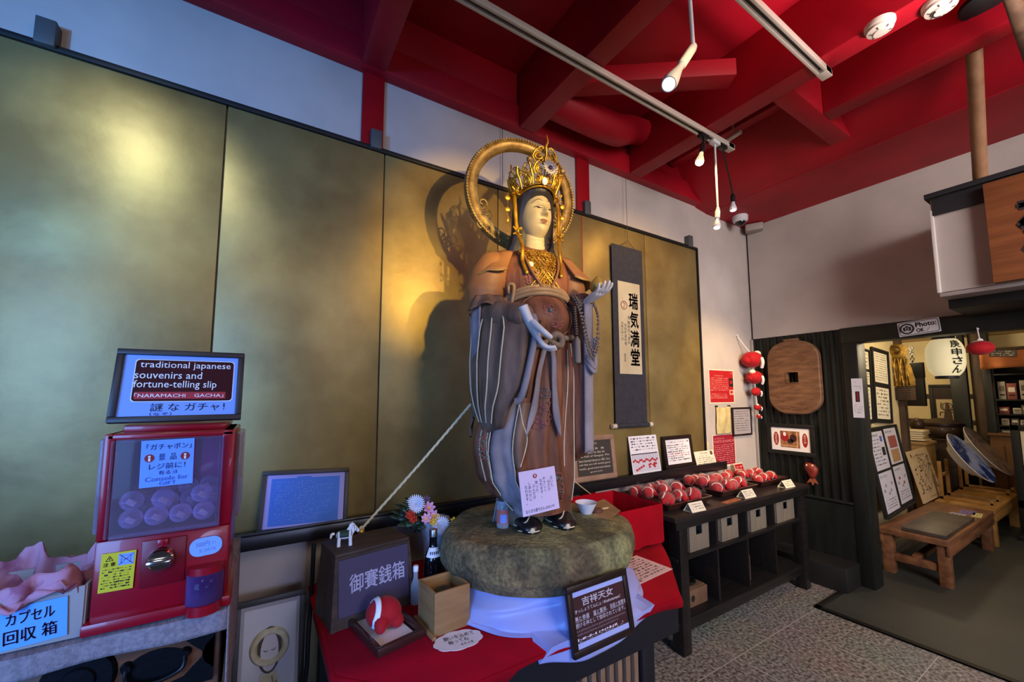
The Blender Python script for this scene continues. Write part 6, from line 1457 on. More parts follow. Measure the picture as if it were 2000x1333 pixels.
def wr(g, w, h):
    rect(g, w*.1, w*.9, h*.12, h*.88, -.0006, 0); rect(g, w*.24, w*.74, h*.14, h*.86, -.0010, 1)
    for x in (.13, .87): disc(g, w*x, h*.5, w*.07, h*.3, -.001, 2); g.text('身代り申', (w*x, -.0014, h*.66), h*.1, vert=True) if False else None
    for x in (.13, .87):
        g.m = 3; g.text('奈良町庚申' if x < .5 else '身代り申', (w*x, -.0016, h*.68), h*.095, vert=True)
    disc(g, w*.36, h*.6, w*.1, h*.2, -.0014, 2); disc(g, w*.58, h*.56, w*.09, h*.17, -.0014, 4); disc(g, w*.36, h*.72, w*.04, h*.09, -.0018, 0); disc(g, w*.5, h*.42, w*.08, h*.1, -.0014, 5)
    rect(g, w*.66, w*.69, h*.16, h*.84, -.0014, 6); rect(g, w*.26, w*.66, h*.2, h*.24, -.0014, 6)
M_ph = mat('photo_brown', '#7a4a34', .6, col2='#a87a52', scale=30)
framed('framed_photo', 'black framed photo of red charms with two red oval labels on the black boards', 'picture', frame_of((XB-.02, 1.955, .965), (XB-.02, 1.575, .965), (XB-.02, 1.955, 1.24)), .036, .02, M_blackm, M_paper, wr, (M_ph, mat('label_red', '#9a1c24', .6), M_cpaper, mat('photo_dark', '#3a1a1c', .6), mat('photo_shadow', '#2a1a1a', .6), mat('photo_gold', '#c9a06a', .6)))
# red fish ornament
fs = thing('fish_ornament', 'small dark red hanging fish ornament on the black boards above the console end', 'ornament', (XB-.02, 1.615, .84))
g = G(); g.loft([[(r*.6*math.cos(2*PI*k/16), r*math.sin(2*PI*k/16)+o, z) for k in range(16)] for z, r, o in ((.075, .012, .02), (.065, .035, .015), (.035, .05, .005), (0, .043, 0), (-.03, .028, 0), (-.05, .02, 0))]); g.build('fish_body', mat('dark_red_fish', '#6a1f1c', .5, col2='#8a3526', scale=30), fs, smooth=80)
g = G(); g.prism([(-.012, 0), (.012, 0), (.045, -.055), (.012, -.04), (0, -.07), (-.015, -.04), (-.04, -.05)], .008, -.004)
bmesh.ops.transform(g.bm, matrix=Matrix.Translation((0, 0, -.045)) @ Matrix(((0, 0, 1), (1, 0, 0), (0, 1, 0))).to_4x4(), verts=g.bm.verts[:]); g.build('tail_fin', mat('rust_fin', '#8f4a34', .6), fs)
g = G(); g.ball((-.02, .03, .055), .008, 10); g.ball((-.02, -.012, .058), .008, 10); g.build('eye', M_crm, fs)
# Photo OK sign on the lintel
def wr(g, w, h):
    g.m = 1
    pr = rrect(w*.03, w*.97, h*.07, h*.93, h*.14); g.tube([(x, -.0008, z) for x, z in pr]+[(pr[0][0], -.0008, pr[0][1])], .0018, 4)
    g.torus((w*.22, -.001, h*.5), h*.33, h*.045, 'y', 28, 6)
    rect(g, w*.125, w*.315, h*.36, h*.62, -.002, 1); rect(g, w*.18, w*.26, h*.62, h*.7, -.002, 1); disc(g, w*.22, h*.49, h*.1, h*.1, -.0026, 0); disc(g, w*.22, h*.49, h*.07, h*.07, -.0032, 1)
    textfit(g, 'Photo:', w*.44, w*.92, h*.52, h*.84, mi=1, bold=.02); textfit(g, 'OK', w*.44, w*.62, h*.16, h*.42, mi=1, bold=.02)
    g.m = 2; g.tube([(w*.66, -.001, h*.22), (w*.68, -.001, h*.17), (w*.76, -.001, h*.4)], .0016, 4)
M_signw = mat('sign_white', '#cfd0da', .45)
Q = quad_x((1757, 659), (1839, 647), (1755, 632), BX-.036)
sheet('photo_sign', 'white photo permitted sign with a camera symbol on the black lintel', 'sign', Q, .004, M_signw, wr, (M_ink, mat('tick_olive', '#8a8a5a', .6)))
# notice on the doorway post
def wr(g, w, h):
    for i in range(4): g.dashes(w*.15, w*(.9-.4*(i < 2)), h*(.9-.05*i), h*.018, -.0006, mi=1)
    rect(g, w*.3, w*.68, h*.4, h*.67, -.0006, 2); rect(g, w*.42, w*.56, h*.43, h*.64, -.001, 3)
    for i in range(6): g.dashes(w*.15, w*.9, h*(.33-.04*i), h*.016, -.0006, mi=1)
sheet('post_notice', 'narrow white notice with a small picture on the black doorway post', 'paper', quad_x((1667, 816), (1689, 817), (1662, 740), BX-.0265), .001, M_signw, wr, (M_grp, M_ink, M_badge))
# canopy box over the doorway with a wooden signboard
cp = thing('sign_canopy', 'boxed white canopy with black trim and a wooden signboard over the doorway', 'canopy', (3.75, -.3, 2.1))
def cpart2(name, c, d, m, bev=.003): g = GW(cp); g.box(c, d, bev); return g.build(name, m, cp)
cpart2('panel', (3.76, -.3, 2.4), (.66, 1.896, .585), M_white); cpart2('edge_board', (3.424, .645, 2.36), (.02, .016, .51), mat('pale_edge', '#b8b4b0', .6)); cpart2('base_trim', (3.77, -.3, 2.092), (.69, 1.89, .024), mat('grey_trim', '#8f898a', .6))
cpart2('cap', (3.74, -.3, 2.7), (.70, 1.93, .03), mat('charcoal_cap', '#26272c', .5), .002); cpart2('fascia', (3.418, -.3, 2.635), (.012, 1.88, .115), mat('charcoal_cap', '#26272c'))
cpart2('soffit', (3.84, -.3, 2.055), (.54, 1.88, .062), M_blackm)
sb = cpart2('signboard', (3.385, -.25, 2.385), (.05, 1.36, .56), mat('cedar_signboard', '#83502e', .5, col2='#6d3f24', scale=4, stretch=(1, .5, 8), bump=.08, bscale=20))
g = GW(cp)
g.M = cp.matrix_basis.inverted() @ frame_of((3.358, .43, 2.12), (3.358, -.93, 2.12), (3.358, .43, 2.65))[0]
g.m = 0; textfit(g, '奈', .105, .29, .11, .43, bold=.03); g.build('sign_lettering', M_ink, cp, smooth=0)
g = G(); g.tube([(3.0, .362, 3.24), (3.47, .449, 2.715)], .030, 16); struct(g.build('trim_%d' % bi, mat('bare_cedar_post', '#8f6a4c', .6, col2='#7d5a3e', scale=6, stretch=(3, 3, .6))), 'bare wooden brace from the ceiling to the canopy'); bi += 1
# red ball charm on a cord under the lintel
rbp = onx(1915, 680, BX-.06)
rb2 = thing('red_ball', 'round red stuffed ball with a white top hanging from the lintel', 'hanging ornament', rbp)
g = G(); g.ball((0, 0, 0), (.064, .064, .047), 24); g.build('ball_body', M_felt, rb2, smooth=80)
g = G(); g.ball((0, .012, .024), (.034, .034, .026), 16); g.build('white_top', mat('cream_white_cloth', '#e6dcc8'), rb2, smooth=80)
g = G(); g.tube([(0, 0, .045), (-.002, .004, .13)], .0035, 6); g.tube(spline([(-.014, .002, .052), (0, 0, .06), (.012, -.01, .05)], 4), .006, 6); g.cyl((.03, .004, .13), (-.006, .004, .132), .004, seg=8); g.build('cord', M_paper, rb2)
# ================================================================== ROOM BEYOND THE DOORWAY
M_in = mat('inner_cream', '#d6c79c', .85, col2='#c8b88e', scale=4); M_inc = mat('inner_ceiling', '#b89a6c', .8)
IX, IY = 8.4, 1.53
g = G(); g.box((5.2, IY+.06, 1.15), (2.0, .12, 2.3)); struct(g.build('wall_inner_left', M_in, smooth=0), 'cream wall of the room beyond the doorway')
g = G(); g.box((7.3, 2.56, 1.15), (2.6, .12, 2.3)); g.box((6.14, 2.05, 1.15), (.12, 1.1, 2.3)); struct(g.build('wall_inner_recess', M_in, smooth=0), 'cream recess wall beyond the doorway')
g = G(); g.box((IX+.06, -.2, 1.15), (.12, 5.6, 2.3)); struct(g.build('wall_inner_back', M_in, smooth=0), 'far cream wall beyond the doorway')
g = G(); g.box((6.35, -.2, 2.33), (4.3, 5.6, .06)); struct(g.build('ceiling_inner', M_inc, smooth=0), 'low tan ceiling beyond the doorway')
g = G(); g.box((6.3, -2.2, 1.15), (4.4, .1, 2.3)); struct(g.build('wall_inner_right', M_dkgreen, smooth=0), 'dark wall at the far right beyond the doorway')
M_bp = mat('brown_old_post', '#4f3c2c', .6, col2='#38291e', scale=6, stretch=(3, 3, .5))
# timber rails on the far wall, posts
g = G(); g.box((IX-.01, .9, 1.48), (.03, 2.6, .06), .003); g.box((IX-.01, .9, 1.12), (.03, 2.6, .05), .003); struct(g.build('trim_%d' % bi, M_bp), 'brown rails along the far wall'); bi += 1
def vpost(px0, px1, py, x, m, label, z0=0, z1=2.3, name=None):
    global bi
    a, b = onx(px0, py, x), onx(px1, py, x); g = G(); g.box((x+.05, (a.y+b.y)/2, (z0+z1)/2), (.1, abs(a.y-b.y), z1-z0), .004); struct(g.build('trim_%d' % bi, m), label); bi += 1
vpost(1746, 1772, 850, 6.02, M_bp, 'brown timber post beyond the doorway')
vpost(1861, 1894, 800, 7.9, M_dkgreen, 'black timber pillar beyond the doorway')
vpost(1903, 1926, 800, 8.0, M_bp, 'brown timber post beside the shop shelves')
vpost(1926, 1943, 800, 7.6, M_dkgreen, 'dark post at the edge of the shop shelves')
# two black frames of papers on the inner wall
def wr(g, w, h):
    z = h
    for i, (a, b) in enumerate(((.80, 1.0), (.62, .78), (.02, .58)) if False else ((.74, .99), (.52, .70), (.03, .48))):
        rect(g, w*.06, w*.94, h*a, h*b, -.0006, 1)
        for k in range(7 if i == 2 else 4): zz = lerp(h*b, h*a, (k+.7)/(7.5 if i == 2 else 4.6)); g.dashes(w*.12, w*.88, zz, h*.02, -.0012, mi=2 if i else 0, dens=.98)
framed('black_notice_panel', 'black panel of three printed sheets on the inner wall, nearer the doorway post', 'picture', quad_y((1676, 826), (1706, 828), (1670, 676), IY-.012), .02, .02, M_blackm, M_blackm, wr, (M_cpaper, M_grp))
def wr(g, w, h):
    for a, b in ((.54, .97), (.03, .47)):
        rect(g, w*.08, w*.92, h*a, h*b, -.0006, 1)
        for k in range(12 if a > .5 else 8): zz = lerp(h*b, h*a, (k+.8)/(13 if a > .5 else 9)); g.dashes(w*.13, w*.87, zz, h*.014 if a > .5 else h*.03, -.0012, mi=2, dens=.95 if a > .5 else .7)
framed('black_notice_panel', 'black panel of two printed sheets on the inner wall, next to the gilt plaque', 'picture', quad_y((1710, 826), (1743, 828), (1703, 678), IY-.012), .02, .02, M_blackm, M_blackm, wr, (M_cpaper, M_grp))
# gilt carved plaque and black wooden block
q = onx(1752, 720, 5.98); 
gp = thing('gilt_plaque', 'tall old gilded carved plaque hanging on the brown post beyond the doorway', 'plaque', q)
g = G(); g.loft([[(-.02-.02*k, y*w_, z) for k, y in ((0, -1), (1, -.5), (1.3, 0), (1, .5), (0, 1), (-1, 0))] for z, w_ in ((.26, .06), (.22, .1), (.12, .085), (0, .12), (-.12, .14), (-.2, .14))]); g.ball((-.05, .0, .2), (.04, .06, .05), 12)
for k in range(9): g.tube(spline([(-.05, -.1+.025*k, .1), (-.055, -.1+.025*k+.01*(-1)**k, 0), (-.05, -.11+.028*k, -.19)], 4), .008, 6)
g.build('carving', mat('gilt_carving', '#b08a34', .45, .5, col2='#5a431c', scale=18, bump=.4, bscale=40), gp, smooth=60)
g = G(); g.box((-.02, 0, -.28), (.03, .27, .14), .004); g.m = 1
for k in range(6): g.box((-.037, 0, -.225-.022*k), (.002, .2, .006))
g.build('name_board', [M_bp, M_blackm], gp)
q = onx(1786, 748, 7.2)
bb = thing('wooden_block', 'black hanging wooden block on a chain in the recess beyond the doorway', 'block', q)
g = G(); g.box((0, 0, .16), (.08, .2, .2), .01); g.box((0, 0, -.1), (.07, .19, .4), .01); g.build('block_body', M_blackm, bb); g = G()
for k in range(6): g.torus((0, 0, .275+.035*k), .018, .005, 'x' if k % 2 else 'y', 12, 6)
g.build('chain', M_blackm, bb)
# framed deity scroll on the far wall
a = onx(1813, 752, IX-.03); b = onx(1876, 748, IX-.03); c = onx(1822, 832, IX-.03)
def wr(g, w, h):
    rect(g, w*.1, w*1.0, h*.0, h*.72, -.001, 1)
    cx_ = w*.55; g.m = 2; g.torus((cx_, -.004, h*.56), w*.2, w*.02, 'y', 24, 6)
    disc(g, cx_, h*.55, w*.1, h*.08, -.003, 2); g.face([(cx_-w*.12, -.003, h*.48), (cx_+w*.12, -.003, h*.48), (cx_+w*.18, -.003, h*.3), (cx_+w*.14, -.003, h*.06), (cx_-w*.14, -.003, h*.06), (cx_-w*.18, -.003, h*.3)])
    for s in (-1, 1):
        g.tube(spline([(cx_+s*w*.1, -.004, h*.46), (cx_+s*w*.26, -.004, h*.52), (cx_+s*w*.24, -.004, h*.64)], 4), w*.025, 6); g.tube(spline([(cx_+s*w*.1, -.004, h*.42), (cx_+s*w*.3, -.004, h*.42), (cx_+s*w*.32, -.004, h*.34)], 4), w*.025, 6)
M_, w_, h_ = frame_of(V((a.x, a.y, .95)), V((a.x, b.y, .95)), V((a.x, a.y, a.z)))
framed('deity_picture', 'framed ink picture of a many-armed standing figure on the far wall', 'picture', (M_, w_, h_), .04, .03, M_blackm, M_bwood, wr, (mat('old_paper', '#b9a984', .7), mat('dark_ink_wash', '#4a3a30', .7)))
# cabinet, chest, seated figure, books
def boxthing(name, label, cat, px0, px1, pyt, pyb, x, dep, m, extra=None, floor=False):
    a, b = onx(px0, pyb, x), onx(px1, pyt, x); z0 = 0 if floor else a.z; w = abs(a.y-b.y)
    t = thing(name, label, cat, (x+dep/2, (a.y+b.y)/2, z0)); h = b.z-z0
    g = G(); g.box((0, 0, h/2), (dep, w, h), .006); g.box((0, 0, h-.012), (dep+.03, w+.03, .03), .004); g.build('carcass', m, t)
    g = G(); 
    for s in (-1, 1): g.box((-dep/2-.004, s*w/4, h*.48), (.012, w*.44, h*.78), .003)
    g.build('door_panel', m, t); return t, w, h, (a.y+b.y)/2, z0
M_dw = mat('dark_old_wood', '#3a2619', .5, col2='#28190f', scale=6, coat=.2)
boxthing('dark_cabinet', 'dark wooden cabinet below the framed ink picture beyond the doorway', 'cabinet', 1808, 1866, 860, 1000, 7.6, .45, M_dw, floor=True)
boxthing('low_shelf', 'low pale wooden shelf unit behind the leaning boards beyond the doorway', 'shelf', 1760, 1806, 866, 1000, 6.6, .4, mat('pale_shelf_wood', '#9a7c50', .6), floor=True)
p = onx(1783, 860, 6.75)
bkn = 0
for k in range(5):
    g = G(); g.box((0, 0, .012), (.2, .26-.02*(k % 3), .022), .002); g.m = 1; g.box((-.1005, 0, .012), (.001, .24-.02*(k % 3), .016)); o = g.build('book', [mat('cream_cover%d' % (k % 2), ('#c9b88a', '#a89468')[k % 2], .6), M_cpaper]); o.location = (6.78, p.y+.01*(k % 2), p.z+.0255*k); o.rotation_euler = (0, 0, .05*(k % 3-1))
    tag(o, ('pale book lying at the bottom of the pile on the low shelf', 'tan book, second from the bottom of the pile on the low shelf', 'pale book in the middle of the pile on the low shelf', 'tan book, second from the top of the pile on the low shelf', 'pale book lying on top of the pile on the low shelf')[k], 'book', 'books piled on the low shelf')
p = onx(1778, 870, 7.0)
sf = thing('seated_figurine', 'dark carved seated figurine beyond the low shelf', 'figurine', (7.3, onx(1778, 850, 7.0).y, 0)); zb_ = onx(1778, 880, 7.0).z
g = G(); g.lathe([(.09, zb_), (.14, zb_+.02), (.13, zb_+.1), (.09, zb_+.2), (.06, zb_+.26)], seg=20); g.ball((0, 0, zb_+.31), (.07, .075, .085), 16); g.ball((-.08, .06, zb_+.08), (.07, .06, .05), 12); g.ball((-.08, -.06, zb_+.08), (.07, .06, .05), 12); g.build('figure_body', M_dw, sf, smooth=80)
g = G(); g.box((0, 0, zb_/2), (.3, .3, zb_), .006); g.build('plinth', M_dw, sf)
p = onx(1833, 850, 7.5)
hl = thing('lidded_tub', 'dark lacquered lidded tub on top of the dark cabinet', 'tub', (7.82, onx(1838, 850, 7.8).y, onx(1838, 860, 7.6).z+.035))
g = G(); g.lathe([(.2, 0), (.22, .03), (.22, .12), (.19, .16)], seg=24); g.build('tub_body', M_dw, hl, smooth=50); g = G(); g.lathe([(.225, .15), (.225, .18), (.12, .22), (.05, .24)], seg=24); g.build('lid', M_bwood, hl, smooth=50)
# paper lantern
lp_ = onx(1846, 699, 4.5)
ln = thing('paper_lantern', 'white oval paper lantern with black brush characters hanging in the doorway', 'lantern', lp_)
def lprof(v): return .107*(1-abs(2*v-1)**3.2*.42)
g = G(); rings = []
for i in range(61):
    v = i/60; r = lprof(v)+.0014*math.cos(v*2*PI*22); rings.append([(r*math.cos(2*PI*k/40), r*math.sin(2*PI*k/40), lerp(-.145, .145, v)) for k in range(40)])
g.loft(rings, True, False); g.build('paper_shade', mat('lantern_paper', '#e8dcae', .7, emit=.45), ln, smooth=80)
g = G(); g.lathe([(.05, -.163), (.065, -.163), (.065, -.14), (.05, -.14)], seg=28); g.build('rim', M_blackm, ln); g = G(); g.lathe([(.05, .14), (.065, .14), (.065, .16), (.05, .16)], seg=28); g.tube([(0, 0, .16), (0, 0, 2.3-lp_.z)], .004, 6); g.build('rim', M_blackm, ln)
g = G()
vdir = (EYE-lp_); base_a = math.atan2(vdir.y, vdir.x)+.62
for i, ch in enumerate('庚申さん'):
    tm = G(); zc = .098-.064*i; textfit(tm, ch, -.030, .030, zc-.028, zc+.028, y=0, bold=.02)
    for v in tm.bm.verts:
        a = base_a+v.co.x/.107; r = lprof((v.co.z+.145)/.29)+.004; v.co = V((r*math.cos(a), r*math.sin(a), v.co.z))
    me = bpy.data.meshes.new('t'); tm.bm.to_mesh(me); tm.bm.free(); g.bm.from_mesh(me); bpy.data.meshes.remove(me)
g.build('brush_lettering', M_ink, ln, smooth=0)
# two long benches running back from the doorway
M_bench = mat('worn_bench_wood', '#7b5236', .55, col2='#5c3a26', scale=5, stretch=(.6, 4, 4), bump=.15, bscale=30); M_bench2 = mat('honey_bench_wood', '#9a7038', .5, col2='#84602e', scale=5, stretch=(.6, 4, 4))
BZ = onx(1846, 1052, 4.62).z
def bench(x0, x1, y0, y1, z, m, label):
    t = thing('trestle_bench', label, 'bench', ((x0+x1)/2, (y0+y1)/2, 0)); cx_, cy_ = (x0+x1)/2, (y0+y1)/2
    g = GW(t); g.box((cx_, cy_, z-.03), (x1-x0, y1-y0, .045), .005); g.build('seat_board', m, t)
    for x in (x0+.07, x1-.07):
        for y in (y0+.045, y1-.045): g = GW(t); g.box((x, y, (z-.05)/2), (.075, .07, z-.05), .005); g.build('leg', m, t)
        g = GW(t); g.box((x, cy_, .14), (.04, y1-y0-.1, .06), .004); g.build('stretcher', m, t)
    g = GW(t); g.box((cx_, cy_, .17), (x1-x0-.14, .05, .04), .004); g.build('long_stretcher', m, t)
    for y in (y0+.012, y1-.012): g = GW(t); g.box((cx_, y, z-.09), (x1-x0-.04, .024, .08), .004); g.build('rail', m, t)
    return t
bench(4.56, 6.12, .94, 1.36, BZ, M_bench, 'worn brown wooden bench just inside the doorway carrying the leaning boards')
bench(6.2, 7.46, .94, 1.36, BZ, M_bench2, 'second wooden bench further back carrying the two large plates')
BT = BZ-.0075
g = G(); g.box((5.05, 1.09, BT+.016), (.9, .26, .03), .004); tag(g.build('slate_board', mat('dark_worn_board', '#4a4038', .5, col2='#36302b', scale=6, bump=.15, bscale=30)), 'dark worn board lying on the near end of the brown bench', 'board')
# black display board of four sheets
bl, br = onz(1731, 1016, BT+.035), onz(1787, 982, BT+.035); w = (br-bl).length
tl = ony(1689, 838, bl.y+.10)
def wr(g, w, h):
    for k, (x0, x1, z0, z1) in enumerate(((.05, .47, .51, .97), (.54, .96, .53, .985), (.05, .47, .02, .48), (.54, .96, .04, .5))):
        rect(g, w*x0, w*x1, h*z0, h*z1, -.0008, 1); ww, hh = (x1-x0), (z1-z0)
        textfit(g, ('庚申信仰', '身代り申', 'まじない', 'お祈り')[k], w*(x0+.04), w*(x0+.25), h*(z1-.06), h*(z1-.03), y=-.0014, mi=2)
        if k == 1: rect(g, w*(x0+.08), w*(x1-.06), h*(z0+.2), h*(z1-.1), -.0013, 3); rect(g, w*(x0+.08), w*(x1-.06), h*(z0+.02), h*(z0+.18), -.0013, 5)
        elif k == 0:
            rect(g, w*(x1-.13), w*(x1-.03), h*(z0+.16), h*(z0+.26), -.0013, 2); rect(g, w*(x1-.12), w*(x1-.05), h*(z0+.33), h*(z0+.4), -.0013, 4)
            for i in range(8): g.dashes(w*(x0+.03), w*(x1-(.16 if i < 6 else .05)), h*(z1-.1-.042*i), h*.016, -.0014, mi=2)
        else:
            for i in range(4): g.dashes(w*(x0+.05), w*(x1-.05), h*(z0+.05+.03*i), h*.012, -.0014, mi=2)
            for i in range(5): disc(g, w*(x0+.08+.26*ww*i/1.7), h*(z0+.25+.06*math.sin(i*2)), w*.03, h*.02, -.0014, 3 if k == 3 and i % 2 else 6)
M_pap2 = mat('lilac_white_print', '#b9b8c8', .7)
framed('display_board', 'black display board of four printed sheets leaning on the near end of the bench', 'board', frame_of(bl, br, tl), .018, .03, M_blackm, M_blackm, wr, (M_pap2, M_ink, mat('print_redbrown', '#8a4a44', .7), mat('print_blue', '#4a5aa8', .7), mat('print_ochre', '#9a7a50', .7), mat('print_grey', '#8a8a98', .7)))
# illustrated map board
bl, br = onz(1806, 985, BT+.006), onz(1842, 966, BT+.006); tl = ony(1769, 884, bl.y+.10)
def wr(g, w, h):
    rr = random.Random(4)
    for k in range(60): x, z = rr.uniform(.06, .9), rr.uniform(.12, .95); rect(g, w*x, w*(x+rr.uniform(.02, .06)), h*z, h*(z+rr.uniform(.008, .04)), -.0006-.00003*k, 1 if rr.random() < .7 else 2)
    for k in range(6): g.m = 1; g.tube(spline([(w*rr.uniform(.1, .9), -.0008, h*rr.uniform(.15, .9)) for q in range(3)], 4), .0015, 4)
    g.dashes(w*.4, w*.95, h*.06, h*.03, -.0008, mi=2)
sheet('map_board', 'cream board with a drawn picture map leaning between the display board and the blue plate', 'board', frame_of(bl, br, tl), .012, mat('map_cream', '#c2ab86', .7), wr, (mat('map_ink', '#3a342c', .7), mat('map_brown', '#8a5a40', .7)))
# flyers on the bench
fl_ = [(5.42, 1.02, .26, .07, '#c9c4d2', 'white strip leaflet lying nearest on the bench'), (5.62, 1.1, .2, .1, '#9a94a8', 'grey leaflet lying beside the white strip on the bench'), (5.85, 1.06, .2, .1, '#6a5a9a', 'violet leaflet lying at the far end of the brown bench'), (5.78, .99, .2, .06, '#b9b478', 'yellowish leaflet at the front edge of the brown bench')]
for x, y, w, d, c, lab in fl_:
    g = G(); g.box((0, 0, .001), (w, d, .002)); g.m = 1
    for k in range(3): g.box((0, d*(.25-.25*k), .0022), (w*.7, d*.06, .0004))
    o = g.build('leaflet', [mat('leaflet_'+c[1:], c, .6), M_grp], smooth=0); o.location = (x, y, BT+(.0 if x > 5.5 else .0)); o.rotation_euler = (0, 0, R_.uniform(-.15, .15)); tag(o, lab, 'leaflet', 'leaflets on the bench')
# two large porcelain plates on wooden stands
M_pw = mat('porcelain_white', '#c9cdd6', .15, coat=.5); M_pb = mat('porcelain_blue', '#20336e', .15, col2='#8fa0d0', scale=5, detail=6, thr=(.46, .56), coat=.5); M_pg = mat('porcelain_grey_brown', '#5b4f4c', .2, col2='#837670', scale=14, thr=(.42, .6), coat=.4)
def plate(c, R, lean, yaw, m, label, deco):
    t = thing('porcelain_plate', label, 'plate', M=Matrix.Translation(c) @ Matrix.Rotation(yaw, 4, 'Z') @ Matrix.Rotation(-lean, 4, 'X'))
    # local: face towards -y
    def lat(prof, seg=56): return [[(r*math.cos(2*PI*k/seg), y, r*math.sin(2*PI*k/seg)) for k in range(seg)] for r, y in prof]
    g = G(); g.loft(lat([(.02, .02), (R*.55, .03), (R*.6, .045), (R*.62, .03), (R*.97, -.035), (R, -.045), (R*.985, -.05)]), True, True); g.build('plate_back', M_pw, t, smooth=50)
    g = G(); g.loft(lat([(R*.985, -.051), (R*.95, -.042), (R*.62, .012), (R*.55, .015), (.01, .014)]), True, True); g.build('painted_face', m, t, smooth=60)
    g = G(); rr = random.Random(9)
    if deco == 'blue':
        for k in range(9):
            a = rr.uniform(0, 6.28); r0 = rr.uniform(.1, .75)*R; pts = [(r0*math.cos(a)+rr.uniform(-.05, .05)*q, -.0+lerp(.008, -.03, max(0, (r0/R-.55)/.4)), r0*math.sin(a)+.04*q) for q in range(4)]
            g.tube(spline(pts, 4), .008, 6, flat=((0, 1, 0), .3))
        g.build('wave_lines', M_pw, t, smooth=80)
    else:
        disc(g, -.02, 0, .12, .07, .004); g.m = 1
        for k in range(4): g.box((-.09+.045*k, .001, 0), (.018, .003, .09), .001)
        g.build('cartouche', [M_pw, M_pg], t, smooth=0)
    return t
pc1 = ony(1886, 898, 1.16); pc2 = ony(1930, 884, 1.12)
plate(V((pc1.x, 1.16, pc1.z+.005)), .28, .56, -.05, M_pb, 'large blue and white porcelain plate leaning on a wooden stand on the benches', 'blue')
plate(V((pc2.x, 1.16, pc2.z)), .31, .56, -.05, M_pg, 'large grey brown porcelain plate leaning behind the blue and white plate', 'grey')
for i, pc in enumerate((pc1, pc2)):
    t = thing('plate_stand', ('wooden easel stand holding the blue and white plate', 'wooden easel stand holding the grey brown plate')[i], 'stand', (pc.x, 1.2, BT), 0, 'plate stands on the benches')
    g = GW(t); 
    for s in (-1, 1): gg = GW(t); gg.box((pc.x+s*.14, 1.335, BT+.20), (.03, .03, .4), .003); gg.build('upright', M_bench2, t)
    for s in (-1, 1): gg = GW(t); gg.box((pc.x+s*.14, 1.16, BT+.014), (.03, .38, .028), .003); gg.box((pc.x+s*.14, .985, BT+.03), (.03, .025, .05), .003); gg.build('foot', M_bench2, t)
    g.box((pc.x, 1.335, BT+.25), (.28, .02, .03), .003); g.build('crossbar', M_bench2, t)
# shop beyond: orange valance, shelves of goods
a, b = onx(1912, 690, 7.3), onx(2006, 684, 7.3); zb_ = onx(1925, 722, 7.3).z
vl = thing('orange_valance', 'orange cloth valance hung across the shop end beyond the doorway', 'curtain', (7.3, (a.y+b.y)/2, zb_))
g = GW(vl); y1_ = b.y-1.2; g.grid(lambda u, v: (7.3+.02*math.sin(u*40)*v, lerp(a.y, y1_, u), lerp(a.z+.02, zb_+.02*math.sin(u*5), v)), 50, 6); g.build('cloth_panel', mat('orange_cloth', '#b86f3e', .85, col2='#a86236', scale=5), vl, smooth=80, solid=.006)
g = GW(vl); g.cyl((7.3, a.y+.1, a.z+.03), (7.3, y1_, a.z+.03), .02, seg=10); g.build('pole', M_bp, vl)
def wr(g, w, h):
    for k in range(3): g.dashes(w*.06, w*.94, h*(.78-.28*k), h*.16, -.001, mi=1, dens=.95)
sheet('shop_sign', 'dark lettered sign board in front of the orange valance', 'sign', quad_x((1932, 697), (1985, 697), (1930, 684), 7.25), .01, M_bwood, wr, (M_crm,))
shx = 7.9
a, b = onx(1938, 735, shx), onx(2000, 735, shx)
yL = a.y; yR = b.y-.9
sh = thing('shop_shelf', 'dark tall shop shelf stocked with small goods at the far right beyond the doorway', 'shelf', (shx+.2, (yL+yR)/2, 0))
g = GW(sh); g.box((shx+.38, (yL+yR)/2, 1.0), (.03, yL-yR, 2.0)); g.build('back_board', M_blackm, sh)
szs = [onx(1950, py, shx).z for py in (782, 810, 832, 852, 900)]
for z in [1.75]+szs: g = GW(sh); g.box((shx+.18, (yL+yR)/2, z), (.4, yL-yR, .02), .002); g.build('shelf_board', M_blackm, sh)
for y in (yL, yR): g = GW(sh); g.box((shx+.18, y, .95), (.4, .03, 1.9), .003); g.build('side_board', M_blackm, sh)
# goods: one packet kind copied along the shelves
cols = ['#a89e98', '#8f4a44', '#b5ada0', '#6d6460', '#c9c0b0', '#57606a']
pm = None; kk = 0
rr = random.Random(21)
for si, z in enumerate(szs[:4]):
    y = yL-.06
    hmax = ((1.75, *szs)[si]-z)-.05
    i = 0
    while y > yL-.62:
        w = rr.uniform(.07, .11)
        c = cols[kk % len(cols)]; h = hmax*rr.uniform(.55, .95)
        g = G(); g.box((0, 0, h/2), (.06, w*.8, h), .004); g.m = 1; g.box((-.031, 0, h*.6), (.002, w*.55, h*.3)); g.m = 2; g.box((-.0315, 0, h*.25), (.002, w*.5, h*.08))
        o = g.build('goods_packet', [mat('goods_'+c[1:], c, .6), M_cpaper if kk % 2 else M_wick, M_ink]); o.location = (shx+.06, y, z+.0105)
        tag(o, 'small packet on the %s row of the dark shop shelf, %s from its left end' % (('top', 'second', 'third', 'fourth')[si], ('first', 'second', 'third', 'fourth', 'fifth', 'sixth', 'seventh', 'eighth', 'ninth')[min(i, 8)]), 'packet', 'packets on the shop shelf'); kk += 1; i += 1
        y -= w
boxthing('brown_crate', 'brown wooden crate in front of the shop shelf, behind the grey plate', 'crate', 1944, 1990, 850, 960, 7.54, .3, mat('crate_brown', '#6b4a30', .6), floor=True)
q = onx(1958, 905, 7.3)
